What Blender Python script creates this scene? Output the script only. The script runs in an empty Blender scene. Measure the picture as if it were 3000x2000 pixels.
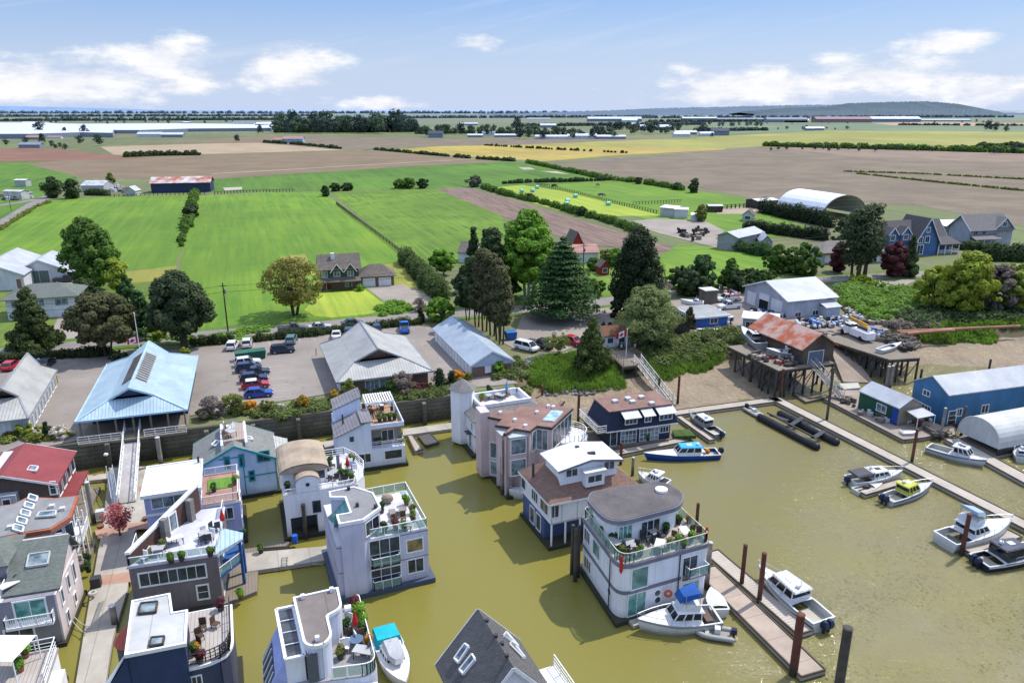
import bpy, math, random
import numpy as np
from mathutils import Vector, Matrix
R=math.radians
rnd=random.Random(7)
COL=bpy.context.scene.collection
# ---------------------------------------------------------------- camera model (used to survey positions on known planes)
FPX=2200.0; HOR=322.0; CAMH=45.5
TH=math.atan((1000-HOR)/FPX); CT,ST=math.cos(TH),math.sin(TH)
CR={'A':(0,1200,1.96),'B':(700,1050,1.65),'C':(1300,1050,1.65),'D':(2100,1050,1.65),'E':(0,600,2.24),'F':(700,600,2.24),
'G':(1400,600,2.24),'H':(2100,600,2.24),'I':(0,280,2.352),'J':(1000,280,2.352),'K':(2000,280,2.352),'Z':(0,0,.784),
'W':(1680,1380,3.136),'X':(1320,1080,3.734)}
def ray(k,x,y):
    a,b,s=CR[k]; x=a+x/s; y=b+y/s
    a=(x-1500)/FPX; b=(1000-y)/FPX
    return Vector((a,CT+b*ST,-ST+b*CT))
def at(k,x,y,z=0.0):
    d=ray(k,x,y); t=(z-CAMH)/d.z
    return Vector((d.x*t,d.y*t,z))
def ats(k,z,*pts): return [at(k,p[0],p[1],z if len(p)<3 else p[2]) for p in pts]
def onwall(A,B,k,x,y):
    d=ray(k,x,y); ax,ay=A[0],A[1]; ex,ey=B[0]-ax,B[1]-ay; L=math.hypot(ex,ey); ex/=L; ey/=L
    nx,ny=ey,-ex
    t=(ax*nx+ay*ny)/(d.x*nx+d.y*ny); px,py=d.x*t,d.y*t
    return ((px-ax)*ex+(py-ay)*ey, CAMH+d.z*t)
G=R(19.7); U=Vector((math.cos(G),math.sin(G),0)); V=Vector((-math.sin(G),math.cos(G),0)); ZZ=Vector((0,0,1))
def rect(O,w,d,rz=None):
    a=G if rz is None else R(rz); u=Vector((math.cos(a),math.sin(a),0)); v=Vector((-math.sin(a),math.cos(a),0)); O=Vector((O[0],O[1],0))
    return [O,O+u*w,O+u*w+v*d,O+v*d]
# ---------------------------------------------------------------- materials
MATS={}
def M(name,col,rough=.7,kind='plain',ang=None,scale=1.0,col2=None,metal=0.0,spec=.3,var=.12,haze=0.0,bump=.3,fade=False):
    if name in MATS: return MATS[name]
    m=bpy.data.materials.new(name); m.use_nodes=True; nt=m.node_tree; N=nt.nodes; L=nt.links
    b=N['Principled BSDF']; b.inputs['Roughness'].default_value=rough; b.inputs['Metallic'].default_value=metal
    b.inputs['Specular IOR Level'].default_value=spec
    geo=N.new('ShaderNodeNewGeometry'); mp=N.new('ShaderNodeMapping')
    L.new(geo.outputs['Position'],mp.inputs['Vector'])
    if ang is None: ang=19.7
    rot=N.new('ShaderNodeVectorRotate'); rot.rotation_type='Z_AXIS'; rot.inputs['Angle'].default_value=-R(ang)
    L.new(geo.outputs['Position'],rot.inputs['Vector']); P=rot.outputs[0]
    def noise(sc,det=3,src=geo.outputs['Position'],rg=.6):
        n=N.new('ShaderNodeTexNoise'); n.inputs['Scale'].default_value=sc; n.inputs['Detail'].default_value=det; n.inputs['Roughness'].default_value=rg
        L.new(src,n.inputs['Vector']); return n.outputs['Fac']
    def rng(src,a,b_,c,d):
        r=N.new('ShaderNodeMapRange'); L.new(src,r.inputs['Value'])
        for i,v in zip(('From Min','From Max','To Min','To Max'),(a,b_,c,d)): r.inputs[i].default_value=v
        return r.outputs[0]
    def mixc(f,a,b_,mode='MIX'):
        x=N.new('ShaderNodeMix'); x.data_type='RGBA'; x.blend_type=mode
        if isinstance(f,float) or isinstance(f,int): x.inputs[0].default_value=f
        else: L.new(f,x.inputs[0])
        for s,v in ((x.inputs[6],a),(x.inputs[7],b_)):
            if isinstance(v,(tuple,list)): s.default_value=(v[0],v[1],v[2],1)
            else: L.new(v,s)
        return x.outputs[2]
    def math_(op,a,b_=None):
        x=N.new('ShaderNodeMath'); x.operation=op
        for i,v in enumerate((a,b_)):
            if v is None: continue
            if isinstance(v,(int,float)): x.inputs[i].default_value=v
            else: L.new(v,x.inputs[i])
        return x.outputs[0]
    def sep(v):
        s=N.new('ShaderNodeSeparateXYZ'); L.new(v,s.inputs[0]); return s.outputs
    def setbump(h,st=.3,dist=.05):
        bp=N.new('ShaderNodeBump'); bp.inputs['Strength'].default_value=st; bp.inputs['Distance'].default_value=dist
        L.new(h,bp.inputs['Height']); L.new(bp.outputs[0],b.inputs['Normal'])
    def stripes(axis,period,duty=.12,soft=.05):
        s=sep(P)[axis]; x=math_('FRACT',math_('DIVIDE',s,period)); 
        return rng(math_('ABSOLUTE',math_('SUBTRACT',x,.5)),.5-duty/2-soft,.5-duty/2,0,1)
    base=tuple(col); dk=tuple(c*(1-var*2) for c in col); lt=tuple(min(1,c*(1+var)) for c in col)
    n1=noise(.35*scale,4); n2=noise(3.0*scale,3)
    c=mixc(rng(n1,.35,.7,0,1),dk,lt); c=mixc(rng(n2,.3,.75,0,.5),c,tuple(x*(1-var) for x in col))
    if kind=='siding':
        s=stripes(2,.22*scale,.14); c=mixc(math_('MULTIPLY',s,.28),c,tuple(x*.45 for x in col)); setbump(s,-.5,.02)
    elif kind=='vsiding':
        s=stripes(0,.25*scale,.16); s2=stripes(1,.25*scale,.16); n=sep(geo.outputs['Normal'])
        c=mixc(math_('MULTIPLY',math_('MAXIMUM',s,s2),.22),c,tuple(x*.45 for x in col))
    elif kind=='ribs':      # standing seams across axis 0
        s=stripes(0,.42*scale,.16,.1); c=mixc(math_('MULTIPLY',s,.45),c,tuple(x*.42 for x in col)); setbump(s,.5,.04)
        n3=noise(.8,5); c=mixc(rng(n3,.55,.75,0,.25),c,tuple(x*.65 for x in col))
    elif kind=='shingle':
        br=N.new('ShaderNodeTexBrick'); cb=N.new('ShaderNodeCombineXYZ'); s=sep(P)
        L.new(math_('ADD',s[0],math_('MULTIPLY',s[1],.02)),cb.inputs[0]); L.new(math_('ADD',math_('MULTIPLY',s[2],1.0),s[1]),cb.inputs[1])
        L.new(cb.outputs[0],br.inputs['Vector']); br.inputs['Scale'].default_value=1.6*scale
        br.inputs['Color1'].default_value=(*lt,1); br.inputs['Color2'].default_value=(*[x*.62 for x in col],1); br.inputs['Mortar'].default_value=(*[x*.4 for x in col],1)
        br.inputs['Mortar Size'].default_value=.03; br.inputs['Bias'].default_value=-.1
        c=mixc(.72,c,br.outputs[0]); setbump(br.outputs['Fac'],-.4,.03)
    elif kind=='brick':
        br=N.new('ShaderNodeTexBrick'); cb=N.new('ShaderNodeCombineXYZ'); s=sep(P)
        L.new(math_('ADD',s[0],s[1]),cb.inputs[0]); L.new(s[2],cb.inputs[1]); L.new(cb.outputs[0],br.inputs['Vector'])
        br.inputs['Scale'].default_value=3.0*scale; br.inputs['Color1'].default_value=(*lt,1); br.inputs['Color2'].default_value=(*[x*.6 for x in col],1)
        br.inputs['Mortar'].default_value=(*(col2 or (.3,.28,.25)),1); br.inputs['Mortar Size'].default_value=.012
        c=mixc(.8,c,br.outputs[0])
    elif kind=='planks':    # boards across, dark gaps, weather
        s=stripes(0,.3*scale,.1,.06); n3=noise(1.2,5); nb=N.new('ShaderNodeTexNoise'); nb.inputs['Scale'].default_value=1; 
        cb=N.new('ShaderNodeCombineXYZ'); L.new(math_('FLOOR',math_('DIVIDE',sep(P)[0],.3*scale)),cb.inputs[0]); L.new(cb.outputs[0],nb.inputs['Vector'])
        c=mixc(rng(nb.outputs['Fac'],.3,.7,0,.6),c,tuple(x*.7 for x in col)); c=mixc(math_('MULTIPLY',s,.6),c,tuple(x*.3 for x in col))
        c=mixc(rng(n3,.5,.8,0,.4),c,tuple(x*.55 for x in col))
    elif kind=='slabs':     # concrete dock: big panel joints and stains
        s=math_('MAXIMUM',stripes(0,3.2*scale,.02,.01),0.0); n3=noise(.6,6); n4=noise(6,4)
        c=mixc(math_('MULTIPLY',s,.5),c,tuple(x*.4 for x in col)); c=mixc(rng(n3,.5,.75,0,.45),c,tuple(x*.6 for x in col)); c=mixc(rng(n4,.55,.75,0,.3),c,tuple(x*.55 for x in col))
    elif kind=='rust':
        n3=noise(.9*scale,6); n4=noise(.35*scale,4,P); c=mixc(rng(n3,.42,.6,0,1),c,col2 or (.25,.07,.03)); s=stripes(0,.45,.2,.1); c=mixc(math_('MULTIPLY',s,.35),c,tuple(x*.4 for x in col))
    elif kind=='grass':
        n3=noise(.05*scale,6,rg=.65); n4=noise(1.5*scale,4); n5=noise(.012*scale,3)
        sc=N.new('ShaderNodeVectorMath'); sc.operation='MULTIPLY'; L.new(P,sc.inputs[0]); sc.inputs[1].default_value=(.6*scale,.025*scale,1)
        n6=noise(1,3,sc.outputs[0])
        c2=col2 or tuple(x*.6 for x in col)
        c=mixc(rng(n3,.42,.58,0,1),col,c2); c=mixc(rng(n4,.35,.7,0,.5),c,tuple(x*.5 for x in col)); c=mixc(rng(n6,.38,.64,0,.6),c,(col[0]*1.5,col[1]*1.22,col[2]*1.2))
        c=mixc(rng(n5,.4,.6,0,.6),c,tuple(x*.62 for x in col))
    elif kind=='soil':
        n3=noise(.03*scale,6,rg=.65); n4=noise(.9*scale,5)
        sc=N.new('ShaderNodeVectorMath'); sc.operation='MULTIPLY'; L.new(P,sc.inputs[0]); sc.inputs[1].default_value=(.02*scale,.9*scale,1)
        n6=noise(1,3,sc.outputs[0])
        c=mixc(rng(n3,.42,.6,0,1),col,col2 or tuple(x*.7 for x in col)); c=mixc(rng(n6,.38,.62,0,.7),c,tuple(x*.62 for x in col)); c=mixc(rng(n4,.4,.7,0,.4),c,tuple(x*1.3 for x in col))
    elif kind=='rows':
        sc=N.new('ShaderNodeVectorMath'); sc.operation='MULTIPLY'; L.new(P,sc.inputs[0]); sc.inputs[1].default_value=(1.6*scale,.06*scale,1)
        n6=noise(1,4,sc.outputs[0]); n3=noise(2.2*scale,4)
        c=mixc(rng(n6,.35,.62,0,1),col,col2 or tuple(x*.5 for x in col)); c=mixc(rng(n3,.45,.7,0,.5),c,tuple(x*1.35 for x in col)); setbump(n6,.6,.3)
    elif kind=='asphalt':
        n3=noise(.12*scale,5); n4=noise(12,3); n5=noise(.7,5,rg=.75)
        c=mixc(rng(n3,.35,.7,0,1),col,tuple(x*.72 for x in col)); c=mixc(rng(n5,.56,.7,0,.35),c,tuple(x*.6 for x in col)); c=mixc(rng(n4,.4,.7,0,.3),c,tuple(x*1.35 for x in col))
        vo=N.new('ShaderNodeTexVoronoi'); vo.feature='DISTANCE_TO_EDGE'; vo.inputs['Scale'].default_value=.11
        wv=N.new('ShaderNodeVectorMath'); wv.operation='MULTIPLY_ADD'; nn=N.new('ShaderNodeTexNoise'); nn.inputs['Scale'].default_value=.5; L.new(geo.outputs['Position'],nn.inputs['Vector'])
        L.new(nn.outputs['Color'],wv.inputs[0]); wv.inputs[1].default_value=(5,5,0); L.new(geo.outputs['Position'],wv.inputs[2]); L.new(wv.outputs[0],vo.inputs['Vector'])
        c=mixc(rng(vo.outputs['Distance'],0,.008,.5,0),c,tuple(x*.3 for x in col))
    elif kind=='mud':
        n3=noise(.18*scale,6,rg=.6); n4=noise(1.2*scale,6,rg=.7); n5=noise(.05,4)
        wv=N.new('ShaderNodeTexWave'); wv.inputs['Scale'].default_value=.16; wv.inputs['Distortion'].default_value=16; wv.inputs['Detail'].default_value=4; wv.inputs['Detail Scale'].default_value=.8
        L.new(P,wv.inputs['Vector'])
        c=mixc(rng(n3,.35,.65,0,1),col,tuple(x*.62 for x in col)); c=mixc(rng(wv.outputs['Fac'],.85,1,0,.12),c,tuple(x*.5 for x in col)); c=mixc(rng(n4,.5,.72,0,.5),c,tuple(x*1.4 for x in col))  # lighter tops of the bumps are ridge highlights put into the mud colour
        h=math_('ADD',n4,math_('MULTIPLY',wv.outputs['Fac'],.06)); setbump(h,1.0,.6)
        r=rng(n3,.35,.7,.25,.8); L.new(r,b.inputs['Roughness'])
    elif kind=='foliage':
        col=tuple(x*1.45 for x in col) if not haze else col; col2=tuple(x*1.3 for x in col2) if (col2 and not haze) else col2
        oi=N.new('ShaderNodeObjectInfo'); n3=noise(.45*scale,2); n4=noise(2.4*scale,2)
        c=mixc(rng(n3,.35,.65,0,1),tuple(x*.55 for x in col),tuple(x*1.25 for x in col)); c=mixc(rng(n4,.4,.65,0,.6),c,col2 or (col[0]*1.5,col[1]*1.35,col[2]))
        c=mixc(rng(oi.outputs['Random'],0,1,0,.25),c,tuple(x*.6 for x in col))
        b.inputs['Roughness'].default_value=.75
        tr=N.new('ShaderNodeBsdfTranslucent'); mx=N.new('ShaderNodeMixShader'); mx.inputs[0].default_value=.42
        if haze: c=mixc(haze,c,(.3,.4,.55))  # distance haze painted into the leaf colour
        L.new(c,tr.inputs[0]); L.new(c,b.inputs['Base Color']); L.new(b.outputs[0],mx.inputs[1]); L.new(tr.outputs[0],mx.inputs[2])
        L.new(mx.outputs[0],N['Material Output'].inputs[0]); MATS[name]=m; return m
    elif kind=='glass':
        n3=noise(.9*scale,2); c=mixc(rng(n3,.4,.6,0,1),col,col2 or tuple(x*.4 for x in col)); b.inputs['Specular IOR Level'].default_value=.45
    elif kind=='carpaint':
        b.inputs['Coat Weight'].default_value=.6; b.inputs['Coat Roughness'].default_value=.08; c=mixc(.0,col,col)
        oi=N.new('ShaderNodeObjectInfo')
    elif kind=='seawall':
        s=stripes(2,.62,.12,.05); n3=noise(.5,6); n4=noise(4,4); z=sep(P)[2]
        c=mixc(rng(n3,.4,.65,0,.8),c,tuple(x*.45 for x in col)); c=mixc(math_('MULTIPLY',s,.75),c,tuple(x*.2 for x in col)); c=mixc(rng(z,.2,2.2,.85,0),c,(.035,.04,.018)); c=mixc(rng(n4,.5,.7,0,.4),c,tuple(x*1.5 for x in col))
        setbump(s,-.6,.1)
    elif kind=='pile':
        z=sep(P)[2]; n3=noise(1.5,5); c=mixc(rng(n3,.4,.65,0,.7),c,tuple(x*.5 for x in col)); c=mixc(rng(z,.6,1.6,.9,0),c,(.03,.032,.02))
    if kind in('plain','siding','vsiding','ribs') and not haze:
        sc=N.new('ShaderNodeVectorMath'); sc.operation='MULTIPLY'; L.new(geo.outputs['Position'],sc.inputs[0]); sc.inputs[1].default_value=(2.2,2.2,.22)
        c=mixc(rng(noise(1,5,sc.outputs[0],.65),.48,.78,0,.42),c,tuple(x*.5 for x in col)); c=mixc(rng(sep(geo.outputs['Position'])[2],.35,1.3,.55,0),c,(col[0]*.45,col[1]*.42,col[2]*.3))
    if haze: c=mixc(float(haze),c,(.3,.4,.55))  # aerial haze is mixed into the base colour, no volume
    if fade: c=mixc(rng(sep(geo.outputs['Position'])[1],900,9000,0,.75),c,(.17,.24,.27))  # painted haze that deepens with world depth
    L.new(c,b.inputs['Base Color']); MATS[name]=m
    return m
# ---------------------------------------------------------------- objects
def tag(o,label=None,cat=None,group=None,kind=None):
    if label: o['label']=label
    if cat: o['category']=cat
    if group: o['group']=group
    if kind: o['kind']=kind
    return o
def T(name,label,cat,loc=(0,0,0),group=None,rz=0):
    o=bpy.data.objects.new(name,None); COL.objects.link(o); o.location=loc; o.rotation_euler=(0,0,rz); o.empty_display_size=.3
    return tag(o,label,cat,group)
def rootloc(p):
    v=Vector((0,0,0))
    while p is not None: v=v+Vector(p.location); p=p.parent
    return v
class MB:
    def __init__(s): s.pc=[]; s.v=[]; s.f=[]; s.mi=[]; s.m=0; s.smooth=False
    def add(s,vs,fs):
        n=len(s.v); s.pc.append((n,n+len(vs))); s.v+= [tuple(v) for v in vs]; s.f+=[[i+n for i in f] for f in fs]; s.mi+=[s.m]*len(fs); return s
    def poly(s,pts): return s.add(pts,[list(range(len(pts)))])
    def box(s,c,sz,rz=0,tilt=None):
        x,y,z=[a/2 for a in sz]; vs=[Vector((i*x,j*y,k*z)) for k in(-1,1) for j in(-1,1) for i in(-1,1)]
        m=Matrix.Rotation(rz,3,'Z')
        if tilt is not None: m=m@tilt
        c=Vector(c); vs=[m@v+c for v in vs]
        return s.add(vs,[[0,2,3,1],[4,5,7,6],[0,1,5,4],[2,6,7,3],[0,4,6,2],[1,3,7,5]])
    def prism(s,poly,z0,z1):
        n=len(poly); zt=z1 if isinstance(z1,(list,tuple)) else [z1]*n; zb=z0 if isinstance(z0,(list,tuple)) else [z0]*n
        vs=[(p[0],p[1],zb[i]) for i,p in enumerate(poly)]+[(p[0],p[1],zt[i]) for i,p in enumerate(poly)]
        fs=[[i,(i+1)%n,n+(i+1)%n,n+i] for i in range(n)]+[list(range(n))[::-1],list(range(n,2*n))]
        return s.add(vs,fs)
    def slab(s,pts,t):   # plate following pts (top), thickness t downwards
        n=len(pts); vs=[tuple(p) for p in pts]+[(p[0],p[1],p[2]-t) for p in pts]
        return s.add(vs,[list(range(n)),list(range(n,2*n))[::-1]]+[[i,n+i,n+(i+1)%n,(i+1)%n] for i in range(n)])
    def bar(s,a,b,w,h=None):
        a=Vector(a); b=Vector(b); h=h or w; d=b-a
        if d.length<1e-6: return s
        dn=d.normalized(); side=dn.cross(ZZ)
        if side.length<1e-3: side=Vector((1,0,0))
        side.normalize(); up=side.cross(dn).normalized(); side*=w/2; up*=h/2
        vs=[a-side-up,a+side-up,a+side+up,a-side+up,b-side-up,b+side-up,b+side+up,b-side+up]
        return s.add(vs,[[0,1,2,3][::-1],[4,5,6,7],[0,1,5,4],[1,2,6,5],[2,3,7,6],[3,0,4,7]])
    def tube(s,a,b,r0,r1=None,n=8,cap=True):
        a=Vector(a); b=Vector(b); r1=r0 if r1 is None else r1; d=(b-a).normalized(); x=d.cross(ZZ)
        if x.length<1e-3: x=Vector((1,0,0))
        x.normalize(); y=d.cross(x)
        vs=[c+(x*math.cos(t*2*math.pi/n)+y*math.sin(t*2*math.pi/n))*r for c,r in((a,r0),(b,r1)) for t in range(n)]
        fs=[[i,(i+1)%n,n+(i+1)%n,n+i] for i in range(n)]
        if cap: fs+=[list(range(n))[::-1],list(range(n,2*n))]
        return s.add(vs,fs)
    def path(s,pts,r,n=6):
        for i in range(len(pts)-1): s.tube(pts[i],pts[i+1],r,r,n)
        return s
    def ball(s,c,r,n=8,m=5,sz=None):
        sz=sz or (1,1,1); vs=[(c[0]+r*sz[0]*math.sin(math.pi*j/m)*math.cos(2*math.pi*i/n),c[1]+r*sz[1]*math.sin(math.pi*j/m)*math.sin(2*math.pi*i/n),c[2]+r*sz[2]*math.cos(math.pi*j/m)) for j in range(m+1) for i in range(n)]
        return s.add(vs,[[j*n+i,(j+1)*n+i,(j+1)*n+(i+1)%n,j*n+(i+1)%n] for j in range(m) for i in range(n)])
    def loft(s,secs,cap=True,closed=True):
        n=len(secs[0]); vs=[p for q in secs for p in q]; fs=[]
        for j in range(len(secs)-1):
            for i in range(n if closed else n-1): fs.append([j*n+i,j*n+(i+1)%n,(j+1)*n+(i+1)%n,(j+1)*n+i])
        if cap and closed: fs+=[list(range(n))[::-1],[(len(secs)-1)*n+i for i in range(n)]]
        return s.add(vs,fs)
    def split(s,name,mat,parent):
        n0=0;out=[]
        for a,b in s.pc:
            q=MB(); vs=s.v[a:b]; q.v=vs; q.f=[[i-a for i in f] for f in s.f if a<=f[0]<b]; q.mi=[0]*len(q.f); out.append(q.build(name,mat,parent))
        return out
    def build(s,name,mat,parent=None,smooth=False,label=None,cat=None,group=None,kind=None):
        if not s.f: return None
        me=bpy.data.meshes.new(name)
        if parent is not None: off=rootloc(parent); loc=Vector((0,0,0))
        else:
            a=np.array(s.v); off=Vector((float((a[:,0].min()+a[:,0].max())/2),float((a[:,1].min()+a[:,1].max())/2),float(a[:,2].min()))); loc=off
        me.from_pydata([(v[0]-off[0],v[1]-off[1],v[2]-off[2]) for v in s.v],[],s.f)
        for m in (mat if isinstance(mat,(list,tuple)) else [mat]): me.materials.append(m)
        if isinstance(mat,(list,tuple)): me.polygons.foreach_set('material_index',s.mi)
        if smooth: me.polygons.foreach_set('use_smooth',[True]*len(s.f))
        me.update(); o=bpy.data.objects.new(name,me); COL.objects.link(o); o.location=loc
        if parent is not None: o.parent=parent
        return tag(o,label,cat,group,kind)
def leafmesh(name,P,Nn,S,mat,parent=None,loc=(0,0,0),asp=1.0):
    """quads at P facing Nn with half size S"""
    P=np.asarray(P,float); Nn=np.asarray(Nn,float); n=len(P); rg=np.random.RandomState(n%9973)
    Nn/= (np.linalg.norm(Nn,axis=1,keepdims=True)+1e-9)
    a=rg.normal(size=(n,3)); t=np.cross(Nn,a); t/=(np.linalg.norm(t,axis=1,keepdims=True)+1e-9); b=np.cross(Nn,t)
    if asp<0:
        t=np.stack([-Nn[:,1],Nn[:,0],Nn[:,2]*0],1)+1e-6; t/=np.linalg.norm(t,axis=1,keepdims=True); b=np.array([0,0,1.0])+rg.normal(size=(n,3))*.3; asp=-asp
    S=(np.ones(n)*S)[:,None]; t*=S; b*=S*asp
    Vv=np.stack([P-t-b*.6,P+t*.6-b,P+t+b*.6,P-t*.6+b],1).reshape(-1,3)
    me=bpy.data.meshes.new(name); me.vertices.add(4*n); me.vertices.foreach_set('co',Vv.ravel()); me.loops.add(4*n); me.loops.foreach_set('vertex_index',np.arange(4*n,dtype=np.int32))
    me.polygons.add(n); me.polygons.foreach_set('loop_start',np.arange(0,4*n,4,dtype=np.int32)); me.polygons.foreach_set('loop_total',np.full(n,4,dtype=np.int32))
    me.update(calc_edges=True); me.materials.append(mat); o=bpy.data.objects.new(name,me); COL.objects.link(o); o.location=loc
    if parent is not None: o.parent=parent
    return o
def copytree(o,loc,rz=None,sc=None,label=None,group=None,parent=None):
    c=o.copy(); COL.objects.link(c); c.parent=parent
    if parent is None:
        c.location=loc
        if rz is not None: c.rotation_euler=(0,0,rz)
        if sc is not None: c.scale=(sc,sc,sc) if isinstance(sc,(int,float)) else sc
    if label: c['label']=label
    if group: c['group']=group
    for ch in list(o.children): copytree(ch,None,parent=c)
    return c
# ---------------------------------------------------------------- shared materials
WHITE=M('white_paint',(.80,.80,.80),.5,var=.05); OFFW=M('weathered_white_paint',(.6,.6,.58),.6,var=.15)
GLASS=M('window_glass',(.018,.025,.035),.08,'glass',col2=(.05,.07,.09)); GLT=M('pale_window_glass',(.07,.11,.13),.1,'glass',col2=(.26,.32,.34))
GRN=M('green_tinted_glass',(.10,.2,.17),.08,'glass',col2=(.2,.34,.3)); BLK=M('black_rubber',(.015,.015,.017),.6); CHAR=M('charcoal_metal',(.05,.052,.058),.5)
STEEL=M('galvanised_steel',(.42,.44,.46),.4,metal=.5); GREY=M('grey_paint',(.28,.29,.31),.6); WOOD=M('weathered_timber',(.25,.21,.165),.85,'planks'); DWOOD=M('dark_timber',(.075,.06,.048),.9,var=.3)
CONC=M('dock_concrete',(.40,.365,.31),.85,'slabs'); RED=M('red_fabric',(.5,.02,.015),.6); DKPILE=M('dark_wet_pile',(.10,.085,.07),.85,'pile'); RUSTP=M('rust_brown_pile',(.17,.06,.04),.8,'pile'); GREYP=M('grey_concrete_pile',(.3,.28,.25),.85,'pile')
TERRA=M('terracotta',(.28,.11,.06),.8); DIRT=M('dark_soil',(.06,.045,.03),1)
# ---------------------------------------------------------------- building helpers
def win(root,W,r,nx=2,nz=1,fm=None,pm=None,name='window',fw=.09,nsub=True):
    """window of wall W=(A,B) (seen from outside A is left); r=(u0,z0,u1,z1)"""
    A,B=Vector((W[0][0],W[0][1],0)),Vector((W[1][0],W[1][1],0)); e=(B-A).normalized(); n=Vector((e.y,-e.x,0)); fm=fm or WHITE; pm=pm or GLASS
    u0,z0,u1,z1=r; u0,u1=min(u0,u1),max(u0,u1); z0,z1=min(z0,z1),max(z0,z1); m=MB(); rz=math.atan2(e.y,e.x)
    def p(u,z,o): return A+e*u+n*o+Vector((0,0,z))
    def bx(ua,ub,za,zb,o,t): m.box(p((ua+ub)/2,(za+zb)/2,o),(abs(ub-ua),t,abs(zb-za)),rz)
    bx(u0-fw,u1+fw,z1,z1+fw,.03,.1); bx(u0-fw,u1+fw,z0-fw,z0,.04,.13); bx(u0-fw,u0,z0,z1,.03,.1); bx(u1,u1+fw,z0,z1,.03,.1)
    for i in range(1,nx): uu=u0+(u1-u0)*i/nx; bx(uu-.03,uu+.03,z0,z1,.035,.06)
    for i in range(1,nz): zz=z0+(z1-z0)*i/nz; bx(u0,u1,zz-.025,zz+.025,.03,.05)
    o=m.build(name,fm,root); g=MB(); g.box(p((u0+u1)/2,(z0+z1)/2,.008),(u1-u0-.004,.03,z1-z0-.004),rz); g.build('pane',pm,o)
    return o
def wpx(root,W,k,x0,y0,x1,y1,**kw):
    a=onwall(W[0],W[1],k,x0,y0); b=onwall(W[0],W[1],k,x1,y1)
    return win(root,W,(a[0],b[1],b[0],a[1]),**kw)
def porthole(root,W,k,x,y,r=.3,fm=None):
    A=Vector((W[0][0],W[0][1],0)); e=(Vector((W[1][0],W[1][1],0))-A).normalized(); n=Vector((e.y,-e.x,0)); u,z=onwall(W[0],W[1],k,x,y); c=A+e*u+Vector((0,0,z))
    o=MB().tube(c-n*.05,c+n*.06,r+.07,n=16).build('porthole',fm or WHITE,root); MB().tube(c-n*.05,c+n*.075,r,n=16).build('pane',GLASS,o); return o
def railing(root,pts,h=1.0,style='glass',mat=None,post=1.3,name='railing',gm=None):
    mat=mat or WHITE; m=MB(); g=MB(); pts=[Vector(p) for p in pts]
    for i in range(len(pts)-1):
        a,b=pts[i],pts[i+1]; d=b-a; L=d.length; n=max(1,int(round(L/post)))
        m.bar(a+ZZ*h,b+ZZ*h,.07,.06)
        if style!='glass': m.bar(a+ZZ*.1,b+ZZ*.1,.05,.05)
        for j in range(n+1): 
            q=a+d*(j/n); m.bar(q,q+ZZ*h,.06)
        if style=='picket':
            k=max(2,int(L/.16))
            for j in range(k): q=a+d*(j/k); m.bar(q+ZZ*.1,q+ZZ*h,.035)
        if style=='pipe':
            for zz in (.35,.67): m.bar(a+ZZ*zz,b+ZZ*zz,.04)
        if style=='glass':
            for j in range(n): 
                q0=a+d*((j+.06)/n); q1=a+d*((j+.94)/n); g.bar(q0+ZZ*h*.52,q1+ZZ*h*.52,.015,h*.8)
        if style=='lattice':
            k=max(2,int(L/.25))
            for j in range(k):
                q0=a+d*(j/k); q1=a+d*((j+1)/k); m.bar(q0+ZZ*.1,q1+ZZ*h,.025); m.bar(q0+ZZ*h,q1+ZZ*.1,.025)
    o=m.build(name,mat,root)
    if g.f: g.build('glass_panel',gm or RGL,o)
    return o
def mkglass(name,col,alpha):
    m=bpy.data.materials.new(name); m.use_nodes=True; nt=m.node_tree; N=nt.nodes; L=nt.links; b=N['Principled BSDF']
    b.inputs['Base Color'].default_value=(*col,1); b.inputs['Roughness'].default_value=.05; tr=N.new('ShaderNodeBsdfTransparent'); tr.inputs[0].default_value=(*[.7+.3*c for c in col],1); mx=N.new('ShaderNodeMixShader')
    no=N.new('ShaderNodeTexNoise'); no.inputs['Scale'].default_value=1.5; mr=N.new('ShaderNodeMapRange'); mr.inputs[3].default_value=alpha*.8; mr.inputs[4].default_value=alpha*1.2; L.new(no.outputs['Fac'],mr.inputs[0]); L.new(mr.outputs[0],mx.inputs[0])
    L.new(tr.outputs[0],mx.inputs[1]); L.new(b.outputs[0],mx.inputs[2]); L.new(mx.outputs[0],N['Material Output'].inputs[0]); return m
RGL=mkglass('railing_glass',(.35,.55,.5),.3)
def cen(poly): return Vector((sum(p[0] for p in poly)/len(poly),sum(p[1] for p in poly)/len(poly),0))
def grow(poly,d):
    n=len(poly); out=[]
    for i in range(n):
        a,b,c=Vector(poly[i-1][:2]),Vector(poly[i][:2]),Vector(poly[(i+1)%n][:2]); e1=(b-a).normalized(); e2=(c-b).normalized()
        n1=Vector((e1.y,-e1.x)); n2=Vector((e2.y,-e2.x)); k=n1+n2; q=max(.35,k.length_squared/2); out.append(Vector((*(b+k*(d/q)),0)))
    return out
def lerp(a,b,t): return Vector(a)*(1-t)+Vector(b)*t
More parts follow.
